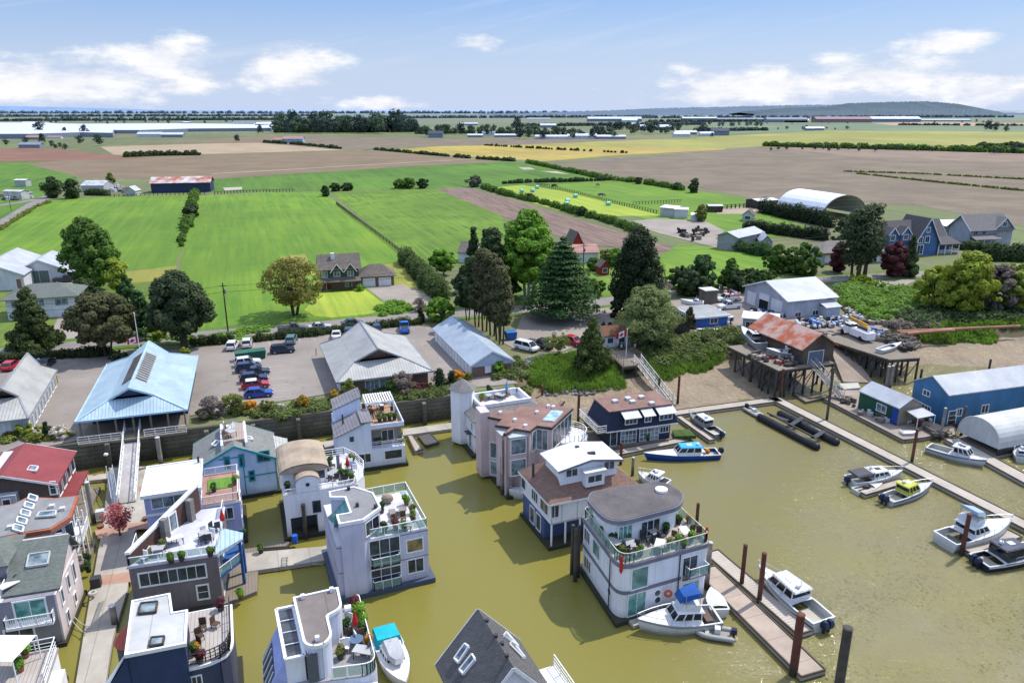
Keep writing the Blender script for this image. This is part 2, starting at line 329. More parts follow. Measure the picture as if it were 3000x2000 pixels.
def gableroof(root,q,ze,zr,over=.4,t=.16,mat=None,body=None,zb=0,axis='v',trim=None,bname='wall'):
    """q: 4 corners CCW from front-left. axis 'v': ridge runs front to back; 'u': ridge runs left to right"""
    q=[Vector((p[0],p[1],0)) for p in q]
    if axis=='u': q=[q[1],q[2],q[3],q[0]]
    rf=(q[0]+q[1])/2; rb=(q[2]+q[3])/2; Z=lambda p,z: Vector((p.x,p.y,z))
    m=MB(); m.add([Z(q[0],zb),Z(q[1],zb),Z(q[2],zb),Z(q[3],zb),Z(q[0],ze),Z(q[1],ze),Z(q[2],ze),Z(q[3],ze),Z(rf,zr),Z(rb,zr)],
        [[0,1,5,8,4],[1,2,6,5],[2,3,7,9,6],[3,0,4,7],[4,8,9,7],[5,6,9,8],[3,2,1,0]])
    w=m.build(bname,body,root)
    hw=(q[1]-q[0]).length/2; sl=(zr-ze)/hw; vdir=(q[3]-q[0]).normalized(); udir=(q[1]-q[0]).normalized()
    r=MB(); e=.03+t
    for sgn,c0,c1 in ((-1,q[0],q[3]),(1,q[1],q[2])):
        a=Z(c0,ze+e-sl*over)+udir*sgn*over-vdir*over; b=Z(rf,zr+e)-vdir*over; c=Z(rb,zr+e)+vdir*over; d=Z(c1,ze+e-sl*over)+udir*sgn*over+vdir*over
        r.slab([a,b,c,d] if sgn<0 else [b,a,d,c],t)
    ro=r.build('roof',mat,root)
    if trim:
        tm=MB()
        for pf,vd in ((rf,-vdir*(over+.03)),(rb,vdir*(over+.03))):
            for sgn,c0 in ((-1,q[0] if pf is rf else q[3]),(1,q[1] if pf is rf else q[2])):
                tm.bar(Z(c0,ze+e-.1-sl*over)+udir*sgn*over+vd,Z(pf,zr+e-.1)+vd,.05,.26)
        tm.split('bargeboard',trim,root)
    return w,ro
def hiproof(root,q,ze,zr,rl=0,over=.4,t=.15,mat=None,axis='u',name='roof'):
    """hip on quad q (CCW from front-left), ridge inset rl at both ends along axis"""
    q=grow(q,over); Z=lambda p,z: Vector((p[0],p[1],z))
    if axis=='u': a=(q[0]+q[3])/2; b=(q[1]+q[2])/2
    else: a=(q[0]+q[1])/2; b=(q[3]+q[2])/2
    d=(b-a).normalized(); L=(b-a).length; rl=min(rl,L/2-.01); a=a+d*rl; b=b-d*rl; m=MB()
    A,B=Z(a,zr),Z(b,zr); c=[Z(p,ze) for p in q]; lo=[Z(p,ze-t) for p in q]
    vs=c+[A,B]+lo
    fs=([[0,1,5,4],[1,2,5],[2,3,4,5],[3,0,4]] if axis=='u' else [[0,1,4],[1,2,5,4],[2,3,5],[3,0,4,5]])+[[9,8,7,6],[0,6,7,1],[1,7,8,2],[2,8,9,3],[3,9,6,0]]
    m.add(vs,fs); return m.build(name,mat,root)
def flatroof(root,poly,z,over=.15,t=.25,mat=None,trim=None,name='roof'):
    p=grow(poly,over); o=MB().prism(p,z,z+t).build(name,mat,root)
    if trim:
        m=MB(); pi=grow(poly,over-.16); po=grow(poly,over+.02); n=len(p)
        for i in range(n):
            j=(i+1)%n; m.add([(*po[i][:2],z-.05),(*po[j][:2],z-.05),(*po[j][:2],z+t+.09),(*po[i][:2],z+t+.09),(*pi[i][:2],z+t+.09),(*pi[j][:2],z+t+.09),(*pi[i][:2],z+t-.02),(*pi[j][:2],z+t-.02)],[[0,1,2,3],[3,2,5,4],[4,5,7,6],[0,6,7,1]])
        m.build('roof_edge',trim,root)
    return o
def body(root,poly,z0,z1,mat,name='wall'): return MB().prism(poly,z0,z1).build(name,mat,root)
def floatbase(root,poly,mat=None,h=.5,over=.5): return MB().prism(grow(poly,over),-.4,h).build('float',mat or FLOATM,root)
FLOATM=M('float_concrete',(.12,.11,.085),.9,'pile')
def skylight(root,a,b,c,d,fm=None):
    """four corners on roof"""
    m=MB(); pts=[Vector(p) for p in (a,b,c,d)]; n=(pts[1]-pts[0]).cross(pts[3]-pts[0]).normalized()
    if n.z<0: n=-n
    for i in range(4): m.bar(pts[i]+n*.08,pts[(i+1)%4]+n*.08,.12,.2)
    o=m.build('skylight',fm or WHITE,root); MB().poly([p+n*.1 for p in pts]).build('pane',GLT,o); return o
# ================================================================ camera, light, sky
sc=bpy.context.scene
cam=bpy.data.cameras.new('camera'); co=bpy.data.objects.new('camera',cam); COL.objects.link(co); sc.camera=co
cam.sensor_width=36; cam.lens=36*FPX/3000; cam.clip_end=90000; cam.clip_start=1
co.location=(0,0,CAMH); co.rotation_euler=(math.pi/2-TH,0,0)
SAZ,SEL=R(53),R(56)
sv=Vector((math.sin(SAZ)*math.cos(SEL),math.cos(SAZ)*math.cos(SEL),math.sin(SEL)))
sl=bpy.data.lights.new('sun','SUN'); so=bpy.data.objects.new('sun',sl); COL.objects.link(so); sl.energy=4.8; sl.angle=R(.5); sl.color=(1,.955,.88)
so.rotation_euler=sv.to_track_quat('Z','Y').to_euler(); so.location=(0,0,200)
sc.view_settings.view_transform='Standard'; sc.view_settings.look='None'; sc.view_settings.exposure=0
w=bpy.data.worlds.new('World'); sc.world=w; w.use_nodes=True; N=w.node_tree.nodes; L=w.node_tree.links; bg=N['Background']
sky=N.new('ShaderNodeTexSky'); sky.sky_type='NISHITA'; sky.sun_disc=False; sky.sun_elevation=SEL; sky.sun_rotation=SAZ; sky.altitude=0; sky.air_density=1.0; sky.dust_density=.6; sky.ozone_density=3.0
bg.inputs[1].default_value=.115
tc=N.new('ShaderNodeTexCoord'); sp=N.new('ShaderNodeSeparateXYZ'); L.new(tc.outputs['Generated'],sp.inputs[0])
def mth(op,a,b=None,c=None):
    x=N.new('ShaderNodeMath'); x.operation=op
    for i,v in enumerate((a,b,c)):
        if v is None: continue
        if isinstance(v,(int,float)): x.inputs[i].default_value=v
        else: L.new(v,x.inputs[i])
    return x.outputs[0]
def rngw(s,a,b,c,d,sm=True):
    r=N.new('ShaderNodeMapRange'); r.interpolation_type='SMOOTHSTEP' if sm else 'LINEAR'; L.new(s,r.inputs[0])
    for i,v in zip((1,2,3,4),(a,b,c,d)): r.inputs[i].default_value=v
    return r.outputs[0]
az=mth('ARCTAN2',sp.outputs[0],sp.outputs[1]); el=mth('ARCSINE',sp.outputs[2])
def blob(a0,e0,ra,re):
    x=mth('DIVIDE',mth('SUBTRACT',az,a0),ra); y=mth('DIVIDE',mth('SUBTRACT',el,e0),re)
    return rngw(mth('SQRT',mth('ADD',mth('MULTIPLY',x,x),mth('MULTIPLY',y,y))),0.0,1.0,1,0,False)
def cdir(px,py):
    d=ray('Z',px,py).normalized(); return math.atan2(d.x,d.y),math.asin(d.z)
tot=None
for (px_,py_,wx,wy) in ((150,190,270,75),(380,140,190,75),(670,165,170,70),(1750,200,380,60),(2000,170,260,60),(1640,215,200,45),(2250,205,160,45),(1100,100,90,26),(880,240,120,22),(2160,100,150,30),(440,195,110,30)):
    a0,e0=cdir(px_,py_); b_=blob(a0,e0,wx*1.12/.784/FPX,wy*1.25/.784/FPX); tot=b_ if tot is None else mth('MAXIMUM',tot,b_)
cv=N.new('ShaderNodeCombineXYZ'); L.new(mth('MULTIPLY',az,1.0),cv.inputs[0]); L.new(mth('MULTIPLY',el,2.6),cv.inputs[1])
def nz(scale,det,src,rg=.6,dist=0):
    n=N.new('ShaderNodeTexNoise'); n.inputs['Scale'].default_value=scale; n.inputs['Detail'].default_value=det; n.inputs['Roughness'].default_value=rg; n.inputs['Distortion'].default_value=dist; L.new(src,n.inputs['Vector']); return n.outputs['Fac']
n1=nz(11,8,cv.outputs[0],.62); 
cl=rngw(mth('ADD',mth('MULTIPLY',tot,.75),mth('MULTIPLY',mth('SUBTRACT',n1,.5),1.5)),.26,.66,0,1)
cl=mth('MULTIPLY',cl,rngw(tot,.0,.25,0,1))
# thin high streaks
cv2=N.new('ShaderNodeCombineXYZ'); L.new(mth('ADD',az,mth('MULTIPLY',el,-2.2)),cv2.inputs[0]); L.new(mth('MULTIPLY',mth('ADD',el,mth('MULTIPLY',az,-.18)),9),cv2.inputs[1])
n2=nz(3.2,6,cv2.outputs[0],.6,.4); ci=mth('MULTIPLY',rngw(n2,.5,.8,0,.5),rngw(el,.0,.08,0,1))
hz=rngw(el,-.02,.17,1,0)
def mixw(f,a,b):
    x=N.new('ShaderNodeMix'); x.data_type='RGBA'
    if isinstance(f,float): x.inputs[0].default_value=f
    else: L.new(f,x.inputs[0])
    for s_,v in ((x.inputs[6],a),(x.inputs[7],b)):
        if isinstance(v,tuple): s_.default_value=(*v,1)
        else: L.new(v,s_)
    return x.outputs[2]
K=1/.115
c=mixw(rngw(el,.0,.26,.3,.95),sky.outputs[0],(.25*K,.47*K,.96*K))
c=mixw(mth('MULTIPLY',hz,.9),c,(.60*K,.71*K,.95*K))
c=mixw(ci,c,(.85*K,.89*K,.98*K)); 
shade=mixw(rngw(n1,.35,.7,0,1),(.86*K,.88*K,.95*K),(1.1*K,1.09*K,1.08*K))
c=mixw(mth('MULTIPLY',cl,.93),c,shade); c=mixw(rngw(el,.3,.7,0,.6),c,(.52*K,.52*K,.56*K)); L.new(c,bg.inputs[0]); L.new(mth('MULTIPLY',rngw(el,.3,.8,1,1.9),.115),bg.inputs[1])  # sky above the frame is brightened and greyed as added fill light
# ================================================================ ground and water
def sheet(name,pts,mat,kind='structure',z=None):
    m=MB(); 
    if z is not None: pts=[(p[0],p[1],z) for p in pts]
    m.poly(pts); return m.build(name,mat,None,kind=kind)
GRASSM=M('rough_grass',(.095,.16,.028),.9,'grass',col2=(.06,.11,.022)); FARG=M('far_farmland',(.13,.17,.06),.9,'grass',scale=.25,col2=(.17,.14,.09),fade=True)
wallL=Vector((-44.2,94.3,0))-U*140
wallR=Vector((-9.0,107.4,0))+U*9.5
Tl=[(0.2,111.8),(2.2,121.6),(6,125.2),(11,127.2),(17.4,132),(26.2,133.4),(36.5,137.5),(42,134.5),(48,134.6),(54,133.2),(59,135.6),(64,139),(70,142),(76,144.8),(88,147),(104.9,148.5),(170,160),(400,200)]
Ml=[(0.4,111.0),(3.5,115.6),(9.5,116.2),(14,117.2),(19,118.6),(24,121.5),(29.5,124.8),(36,129.6),(41,130.6),(48,128.6),(56,129.8),(63,134),(70,139.5),(76,142.4),(88,143.6),(106,145.4),(170,156),(400,194)]
Wl=[(0.6,110.4),(4.5,111.4),(9,107.5),(14,106.3),(20,108),(26,110.4),(33,112.6),(39,114.8),(43.5,117.2),(50,122.2),(56.5,123.6),(61,124.6),(68,129),(77,133.4),(90,131),(108,133),(170,142),(400,180)]
Ul=[(0.8,109.9),(5,108),(9,103),(14,102),(20,103.5),(26,106),(33,108.5),(40,110),(45,113),(51,117),(57,118),(63,119),(70,122),(79,126),(92,124),(110,126),(170,136),(400,172)]
def resample(pl,n):
    d=[0]
    for i in range(1,len(pl)): d.append(d[-1]+1) 
    out=[]
    for k in range(n):
        t=k/(n-1)*(len(pl)-1); i=min(int(t),len(pl)-2); out.append(Vector((pl[i][0]+(pl[i+1][0]-pl[i][0])*(t-i),pl[i][1]+(pl[i+1][1]-pl[i][1])*(t-i),0)))
    return out
NB=17*8+1
rows=[(Tl,3.5),(Ml,1.3),(Wl,0.0),(Ul,-1.2)]; RS=[resample(r,NB) for r,_ in rows]
def bankpt(k,s): # s in 0..3
    i=min(int(s),2); t=s-i; a,b=RS[i][k],RS[i+1][k]; za,zb=rows[i][1],rows[i+1][1]; p=a*(1-t)+b*t; p.z=za+(zb-za)*t; return p
m=MB(); ns=24; grid=[]
from mathutils import noise as mnoise
for j in range(ns+1):
    s=3*j/ns
    for k in range(NB):
        p=bankpt(k,s)
        if j>0 and k>0 and j<ns: p.z+=.22*mnoise.noise(Vector((p.x*.35,p.y*.35,0)))*(1 if s>.2 else .3)+.1*mnoise.noise(Vector((p.x*1.1,p.y*1.1,5)))
        grid.append(p)
fs=[[j*NB+k,(j+1)*NB+k,(j+1)*NB+k+1,j*NB+k+1] for j in range(ns) for k in range(NB-1)]
MUD=M('river_mud',(.36,.275,.18),.7,'mud'); BANKG=M('bank_soil',(.11,.10,.05),.9,'grass',scale=3,col2=(.16,.12,.08))
m.add(grid,fs); m.mi=[0 if j>=7 else 1 for j in range(ns) for k in range(NB-1)]; bo=m.build('mud_bank',[MUD,BANKG],None,smooth=True,kind='structure')
shore=[wallL]+[wallR]+[Vector((p.x,p.y,0)) for p in RS[0]]
far=[(9000,2000,0),(26000,34000,0),(-26000,34000,0),(-9000,-1500,0)]
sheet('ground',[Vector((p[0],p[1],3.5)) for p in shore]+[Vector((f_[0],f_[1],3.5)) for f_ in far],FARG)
# water
wm=bpy.data.materials.new('river_water'); wm.use_nodes=True; N2=wm.node_tree.nodes; L2=wm.node_tree.links; b=N2['Principled BSDF']
def wn(scale,det,vec,rg=.55):
    n=N2.new('ShaderNodeTexNoise'); n.inputs['Scale'].default_value=scale; n.inputs['Detail'].default_value=det; n.inputs['Roughness'].default_value=rg; L2.new(vec,n.inputs['Vector']); return n.outputs['Fac']
g2=N2.new('ShaderNodeNewGeometry'); ps=g2.outputs['Position']; sx=N2.new('ShaderNodeSeparateXYZ'); L2.new(ps,sx.inputs[0])
def wr(s,a,b_,c,d):
    r=N2.new('ShaderNodeMapRange'); r.interpolation_type='SMOOTHSTEP'; L2.new(s,r.inputs[0])
    for i,v in zip((1,2,3,4),(a,b_,c,d)): r.inputs[i].default_value=v
    return r.outputs[0]
def wmix(f,a,c):
    x=N2.new('ShaderNodeMix'); x.data_type='RGBA'
    if isinstance(f,float): x.inputs[0].default_value=f
    else: L2.new(f,x.inputs[0])
    for s_,v in ((x.inputs[6],a),(x.inputs[7],c)):
        if isinstance(v,tuple): s_.default_value=(*v,1)
        else: L2.new(v,s_)
    return x.outputs[2]
def wmth(op,a,b_):
    x=N2.new('ShaderNodeMath'); x.operation=op
    for i,v in enumerate((a,b_)):
        if isinstance(v,(int,float)): x.inputs[i].default_value=v
        else: L2.new(v,x.inputs[i])
    return x.outputs[0]
cc=wmix(wr(wmth('ADD',sx.outputs[0],wmth('MULTIPLY',wn(.06,3,ps),14)),8,38,0,1),(.192,.170,.036),(.182,.160,.070))
cc=wmix(wr(wn(.09,4,ps),.38,.68,0,.5),cc,(.185,.168,.038)); L2.new(cc,b.inputs['Base Color'])
b.inputs['Roughness'].default_value=.06; b.inputs['IOR'].default_value=1.33; b.inputs['Specular IOR Level'].default_value=.5
st=N2.new('ShaderNodeMapping'); st.inputs['Scale'].default_value=(.8,1.6,1); L2.new(ps,st.inputs[0])
h=wmth('ADD',wmth('MULTIPLY',wn(2.4,5,st.outputs[0],.65),.5),wmth('MULTIPLY',wn(.5,3,st.outputs[0]),.7))
bp=N2.new('ShaderNodeBump'); bp.inputs['Distance'].default_value=.35; L2.new(h,bp.inputs['Height']); h=wmth('ADD',h,wmth('MULTIPLY',wn(3.6,2,ps,.6),wr(wmth('SUBTRACT',sx.outputs[0],wmth('MULTIPLY',sx.outputs[1],.6)),-22,4,0,.75))); L2.new(h,bp.inputs['Height']); L2.new(wr(wmth('SUBTRACT',sx.outputs[0],wmth('MULTIPLY',sx.outputs[1],.45)),-35,8,.16,.5),bp.inputs['Strength']); vo=N2.new('ShaderNodeTexVoronoi'); vo.inputs['Scale'].default_value=4.6; L2.new(ps,vo.inputs['Vector'])
def vm(op,a,c):
    x=N2.new('ShaderNodeVectorMath'); x.operation=op
    for i,v in enumerate((a,c)):
        if v is None: continue
        if isinstance(v,tuple): x.inputs[i].default_value=v
        else: L2.new(v,x.inputs[i])
    return x.outputs[0]
gm=wmth('MULTIPLY',wr(wmth('SUBTRACT',sx.outputs[0],wmth('MULTIPLY',sx.outputs[1],.55)),-19,2,0,1.0),wr(wn(.12,3,ps),.36,.6,.25,1))
sz_=N2.new('ShaderNodeSeparateXYZ'); L2.new(vo.outputs['Color'],sz_.inputs[0]); gm=wmth('MULTIPLY',gm,wmth('ADD',.10,wmth('MULTIPLY',wmth('GREATER_THAN',sz_.outputs[2],.62),.9)))
fc=vm('MULTIPLY',vm('SUBTRACT',vo.outputs['Color'],(.5,.8,.5)),(1,1,0)); sc_=N2.new('ShaderNodeVectorMath'); sc_.operation='SCALE'; L2.new(fc,sc_.inputs[0]); L2.new(gm,sc_.inputs['Scale'])
L2.new(vm('NORMALIZE',vm('ADD',bp.outputs[0],sc_.outputs[0]),None),b.inputs['Normal'])
sheet('river_water',[(-400,-60,0),(600,-60,0),(600,215,0),(-400,215,0)],wm)
# ---- fields
FG1=M('bright_pasture',(.125,.235,.018),.9,'grass',col2=(.075,.185,.012),scale=1); FG2=M('hay_pasture',(.12,.22,.018),.9,'grass',col2=(.055,.125,.012),scale=1.6)
FG3=M('mown_yellow_grass',(.27,.36,.04),.9,'grass',col2=(.22,.32,.03)); FG4=M('lush_pasture',(.085,.19,.018),.9,'grass',scale=.6)
SO1=M('ploughed_soil',(.205,.15,.09),.95,'soil',col2=(.15,.108,.07)); SO2=M('pale_soil',(.37,.28,.18),.95,'soil',col2=(.28,.21,.14)); SO3=M('grey_soil',(.195,.155,.105),.95,'soil',col2=(.128,.102,.072)); SO4=M('furrowed_soil',(.225,.16,.125),.95,'rows',col2=(.10,.065,.05)); SO5=M('red_soil',(.22,.115,.075),.95,'soil')
CR1=M('yellow_crop',(.36,.30,.06),.9,'grass',col2=(.30,.22,.06),scale=.5); CR2=M('olive_crop',(.26,.28,.06),.9,'grass',scale=.3,col2=(.23,.2,.09)); LAWN=M('dry_lawn',(.27,.27,.05),.9,'grass',col2=(.16,.22,.03)); GRAV=M('gravel',(.30,.26,.22),.9,'asphalt'); TRK=M('dirt_track',(.36,.32,.23),.95,'soil'); ASP=M('parking_asphalt',(.265,.23,.20),.9,'asphalt'); ROADM=M('road_asphalt',(.235,.21,.19),.9,'asphalt')
def field(k,pts,mat,z=3.52,name='field'): return sheet(name,ats(k,z,*pts),mat)
field('Z',[(-700,560),(-700,410),(-300,395),(0,372),(85,370),(180,408),(100,450),(60,470),(0,515)],FG4,3.52)
field('Z',[(-700,800),(-700,620),(0,520),(118,460),(250,452),(430,447),(455,449),(445,500),(425,560),(400,612),(250,625),(150,632),(0,640)],FG1,3.53)
field('Z',[(280,625),(405,610),(400,660),(400,720),(300,730)],LAWN,3.545)
field('Z',[(0,745),(0,660),(160,660),(420,640),(430,740),(0,808)],M('verge_lawn',(.13,.2,.03),.9,'grass',scale=3),3.55)
field('Z',[(457,449),(600,443),(742,441),(900,560),(922,590),(960,690),(960,715),(700,760),(485,785),(400,780),(405,640),(430,540)],FG1,3.56)
field('Z',[(760,442),(1005,434),(1150,492),(1190,600),(1040,610),(960,600),(920,575)],FG2,3.55)
field('Z',[(485,440),(488,412),(900,385),(1150,372),(1240,377),(1420,410),(1270,425),(1080,432),(745,440)],FG4,3.53)
field('Z',[(1000,434),(1075,430),(1560,572),(1530,580),(1330,560),(1165,500)],SO4,3.56)
field('Z',[(1110,433),(1200,425),(1300,440),(1520,495),(1330,498)],FG3,3.58)
field('Z',[(1240,427),(1420,412),(1715,455),(1700,480),(1520,495)],FG1,3.57)
field('Z',[(1290,440),(1520,492),(1720,478),(1880,530),(1900,545),(1700,545),(1500,510)],FG1,3.575)
field('Z',[(1500,600),(1560,560),(1760,580),(1790,600),(1700,650),(1500,660)],FG1,3.59)
field('Z',[(1130,600),(1230,560),(1500,590),(1420,690),(1300,700),(1050,700)],M('garden_grass',(.14,.24,.03),.9,'grass',scale=3),3.585)
field('Z',[(60,377),(210,363),(860,345),(1150,371),(900,385),(490,411),(200,410)],SO1,3.54)
field('Z',[(230,337),(480,330),(590,328),(790,345),(340,358),(260,355)],SO2,3.56)
field('Z',[(-400,345),(80,340),(160,345),(330,362),(100,371),(0,372),(-400,380)],SO5,3.57)
field('Z',[(320,327),(630,312),(900,317),(990,322),(780,344),(590,329)],SO1,3.52)
field('Z',[(560,327),(700,312),(1000,318),(1560,320),(1480,333),(1010,334),(790,345)],SO3,3.53)
field('Z',[(880,346),(1010,336),(1160,334),(1490,321),(1740,320),(1660,344),(1400,358),(1250,371)],CR1,3.55)
field('Z',[(1160,334),(1500,320),(1750,318),(1900,322),(1810,332),(1680,341)],CR2,3.56)
field('Z',[(1690,342),(1850,335),(2100,342),(2352,352),(3000,380),(3000,560),(2352,520),(2100,470),(1800,470),(1600,430),(1240,378)],SO3,3.54)
field('Z',[(1790,340),(2352,350),(2900,372),(2900,410),(2352,374),(1980,362)],M('tan_soil',(.245,.18,.13),.95,'soil'),3.57)
field('Z',[(1600,316),(1900,300),(2352,303),(2800,310),(2800,345),(2352,336),(1960,332),(1750,330),(1600,326)],CR2,3.55)
field('Z',[(1600,290),(1900,286),(2352,290),(2800,292),(2800,308),(2352,304),(1900,300),(1600,310)],M('green_far_field',(.13,.19,.06),.9,'grass',scale=.2,haze=.1),3.54)
field('Z',[(2000,283),(2100,281),(2352,283),(2800,285),(2800,291),(2352,290),(2050,288)],M('orange_far_field',(.42,.26,.13),.9,'soil',haze=.1),3.6)
field('Z',[(1780,330),(2352,338),(2352,344),(1960,338),(1750,337)],CR1,3.58)
field('Z',[(2290,258),(2352,257.2),(2352,260.6),(2200,263),(2150,262)],M('far_river',(.5,.56,.63),.4),4.5,'river_channel')
# tracks, yards, roads
def ribbon(name,pts,w,mat,z,kind='structure'):
    pts=[Vector((p[0],p[1],0)) for p in pts]; a=[];b_=[]
    for i,p in enumerate(pts):
        d=(pts[min(i+1,len(pts)-1)]-pts[max(i-1,0)]).normalized(); n=Vector((-d.y,d.x,0))*w/2; a.append(p+n); b_.append(p-n)
    m=MB(); n=len(pts); m.add([(q.x,q.y,z) for q in a+b_],[[i,n+i,n+i+1,i+1] for i in range(n-1)]); return m.build(name,mat,None,kind=kind)
ribbon('farm_track',ats('Z',0,(488,412),(900,386),(1145,372),(1245,366),(1400,357),(1670,344),(1850,336)),5,TRK,3.62)
ribbon('farm_track',ats('Z',0,(485,412),(880,346)),1.5,TRK,3.5)
roadc=ats('Z',3.5,(-320,855),(0,812),(240,788),(480,770),(740,748),(960,727),(1180,712),(1300,704),(1400,692),(1500,680),(1640,664),(1750,650),(2000,636),(2150,628),(2500,600))
ribbon('road',roadc,6.2,ROADM,3.62)
ribbon('road_verge',[p+V*4.3 for p in roadc],2.4,M('verge_grass',(.10,.19,.02),.9,'grass',scale=4),3.60)
ribbon('road_verge',[p-V*4.0 for p in roadc],1.8,MATS['verge_grass'],3.60)
ribbon('side_road',ats('Z',3.5,(-60,540),(20,505),(75,470),(118,448)),6,ROADM,3.6)
ribbon('side_road',ats('Z',3.5,(-20,475),(50,465),(110,452)),5,ROADM,3.61)
ribbon('driveway',ats('Z',3.5,(155,790),(165,740),(185,690),(150,650),(30,655)),6,GRAV,3.58)
ribbon('driveway',ats('Z',3.5,(975,720),(965,700),(920,680),(880,668)),6.5,GRAV,3.61)
ribbon('driveway',ats('Z',3.5,(900,655),(960,680),(1000,690)),5,GRAV,3.605)
field('F',[(835,545),(985,530),(1250,640),(1240,680),(1150,670),(960,640)],GRAV,3.612,'driveway')
field('F',[(430,690),(520,580),(830,560),(960,650),(880,710),(700,745),(500,730)],FG3,3.59,'lawn')
field('F',[(780,420),(1065,375),(1180,555),(1040,570),(985,520),(800,470)],LAWN,3.585,'lawn')
field('F',[(270,340),(430,320),(520,470),(340,440)],LAWN,3.585,'lawn')
# parking lots
field('Z',[(-250,1000),(-250,858),(0,835),(290,805),(420,802),(900,752),(985,748),(1000,760),(1190,880),(1050,893),(760,903),(430,955),(160,1015),(-100,1060)],ASP,3.59,'parking_lot')
field('G',[(250,830),(300,700),(560,690),(890,670),(900,760),(800,830),(700,900),(560,960),(420,960),(340,900),(270,960),(160,900)],GRAV,3.595,'gravel_yard')
field('G',[(890,650),(1350,600),(1792,560),(2000,700),(1900,860),(1600,840),(1300,850),(1000,760)],M('boatyard_gravel',(.27,.225,.19),.9,'asphalt'),3.596,'boatyard_ground')
field('H',[(0,600),(200,560),(420,700),(830,780),(1100,790),(1130,820),(900,860),(700,870),(500,800),(130,850),(0,900)],MATS['boatyard_gravel'],3.594,'boatyard_ground')
field('G',[(960,110),(1180,90),(1500,110),(1620,170),(1560,220),(1640,300),(1400,240),(1200,190)],GRAV,3.6,'gravel_yard')
field('H',[(0,30),(270,0),(380,-30),(620,-60),(640,-20),(260,60),(0,60)],M('sandy_paddock',(.38,.3,.22),.9,'soil'),3.6,'paddock')
field('H',[(730,450),(1290,470),(1300,500),(1230,530),(1000,545),(780,540)],GRAV,3.59,'driveway')
field('J',[(1215,495),(1300,495),(1340,510),(1260,512)],M('bare_sand',(.42,.38,.3),.9,'soil'),3.64,'bare_patch'); field('J',[(1365,520),(1480,522),(1580,545),(1470,535)],MATS['bare_sand'],3.64,'bare_patch'); field('I',[(1535,635),(1670,630),(1665,648),(1550,655)],MATS['bare_sand'],3.64,'bare_patch')
# sea wall
m=MB(); wl=[wallL,wallR]; n_=V*.6
m.prism([wallL-V*.0,wallR-V*.0,wallR+n_,wallL+n_],-1.5,3.72); 
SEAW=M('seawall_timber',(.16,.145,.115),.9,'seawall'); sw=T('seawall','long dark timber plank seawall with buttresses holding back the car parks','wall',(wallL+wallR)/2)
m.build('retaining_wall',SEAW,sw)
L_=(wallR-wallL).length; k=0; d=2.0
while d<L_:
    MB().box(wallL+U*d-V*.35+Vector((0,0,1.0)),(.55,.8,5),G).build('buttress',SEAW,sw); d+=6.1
hills=[]
def ridge(name,pts,dist,base,col,haze,seed,rough=.02,n=240):
    """hill strip whose skyline follows (image x at full view, apparent height) at the given distance"""
    rr=random.Random(seed); m=MB(); xs=[p[0] for p in pts]; top=[];mid=[];bot=[]
    for i in range(n+1):
        x=xs[0]+(xs[-1]-xs[0])*i/n
        for j in range(len(pts)-1):
            if pts[j][0]<=x<=pts[j+1][0]: t=(x-pts[j][0])/(pts[j+1][0]-pts[j][0]+1e-9); y=pts[j][1]*(1-t)+pts[j+1][1]*t; break
        d=ray('Z',x,y); s=dist/d.y; z=CAMH+d.z*s+rr.uniform(-1,1)*rough*dist*.01; X=d.x*s
        top.append((X,dist,z)); mid.append((X,dist-dist*.06,base+(z-base)*.55)); bot.append((X*.9,dist*.85,base)); 
    back=[(p[0],p[1]*1.1,base) for p in top]; k=n+1
    m.add(bot+mid+top+back,[[r*k+i,r*k+i+1,(r+1)*k+i+1,(r+1)*k+i] for r in range(3) for i in range(n)])
    return m.build(name,M(name+'_'+str(seed),col,.95,'plain',scale=.01,haze=haze,var=.2),None,smooth=True,kind='structure')  # hill colours carry painted haze: blue tint plus the haze mix
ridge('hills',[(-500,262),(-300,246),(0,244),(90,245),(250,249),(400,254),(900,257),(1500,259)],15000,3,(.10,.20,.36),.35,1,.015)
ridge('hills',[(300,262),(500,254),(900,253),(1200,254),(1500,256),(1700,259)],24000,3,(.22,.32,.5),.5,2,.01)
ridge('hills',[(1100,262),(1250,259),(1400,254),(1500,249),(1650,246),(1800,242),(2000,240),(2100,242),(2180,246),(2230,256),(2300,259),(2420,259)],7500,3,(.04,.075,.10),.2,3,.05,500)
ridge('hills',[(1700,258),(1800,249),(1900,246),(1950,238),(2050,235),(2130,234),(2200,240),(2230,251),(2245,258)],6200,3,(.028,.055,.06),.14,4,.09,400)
# ================================================================ land buildings
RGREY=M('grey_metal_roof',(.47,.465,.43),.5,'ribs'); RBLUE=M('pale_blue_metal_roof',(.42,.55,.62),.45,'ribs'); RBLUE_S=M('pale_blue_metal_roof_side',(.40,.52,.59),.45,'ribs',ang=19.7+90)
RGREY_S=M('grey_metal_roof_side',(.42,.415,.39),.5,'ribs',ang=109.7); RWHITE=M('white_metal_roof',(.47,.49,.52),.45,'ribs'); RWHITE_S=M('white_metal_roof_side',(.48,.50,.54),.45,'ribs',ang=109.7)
BRICK=M('brown_brick',(.20,.115,.08),.9,'brick'); SHG=M('grey_shingle',(.22,.21,.20),.9,'shingle'); SHB=M('brown_shingle',(.26,.16,.115),.9,'shingle'); SHD=M('charcoal_shingle',(.13,.12,.12),.9,'shingle',scale=.8); SHGR=M('green_grey_shingle',(.16,.18,.16),.9,'shingle')
SHO=M('old_mossy_shingle',(.17,.145,.125),.95,'shingle',scale=.6,var=.25)
WSID=M('white_siding',(.68,.70,.72),.6,'siding'); BSID=M('blue_grey_siding',(.36,.43,.52),.7,'siding')
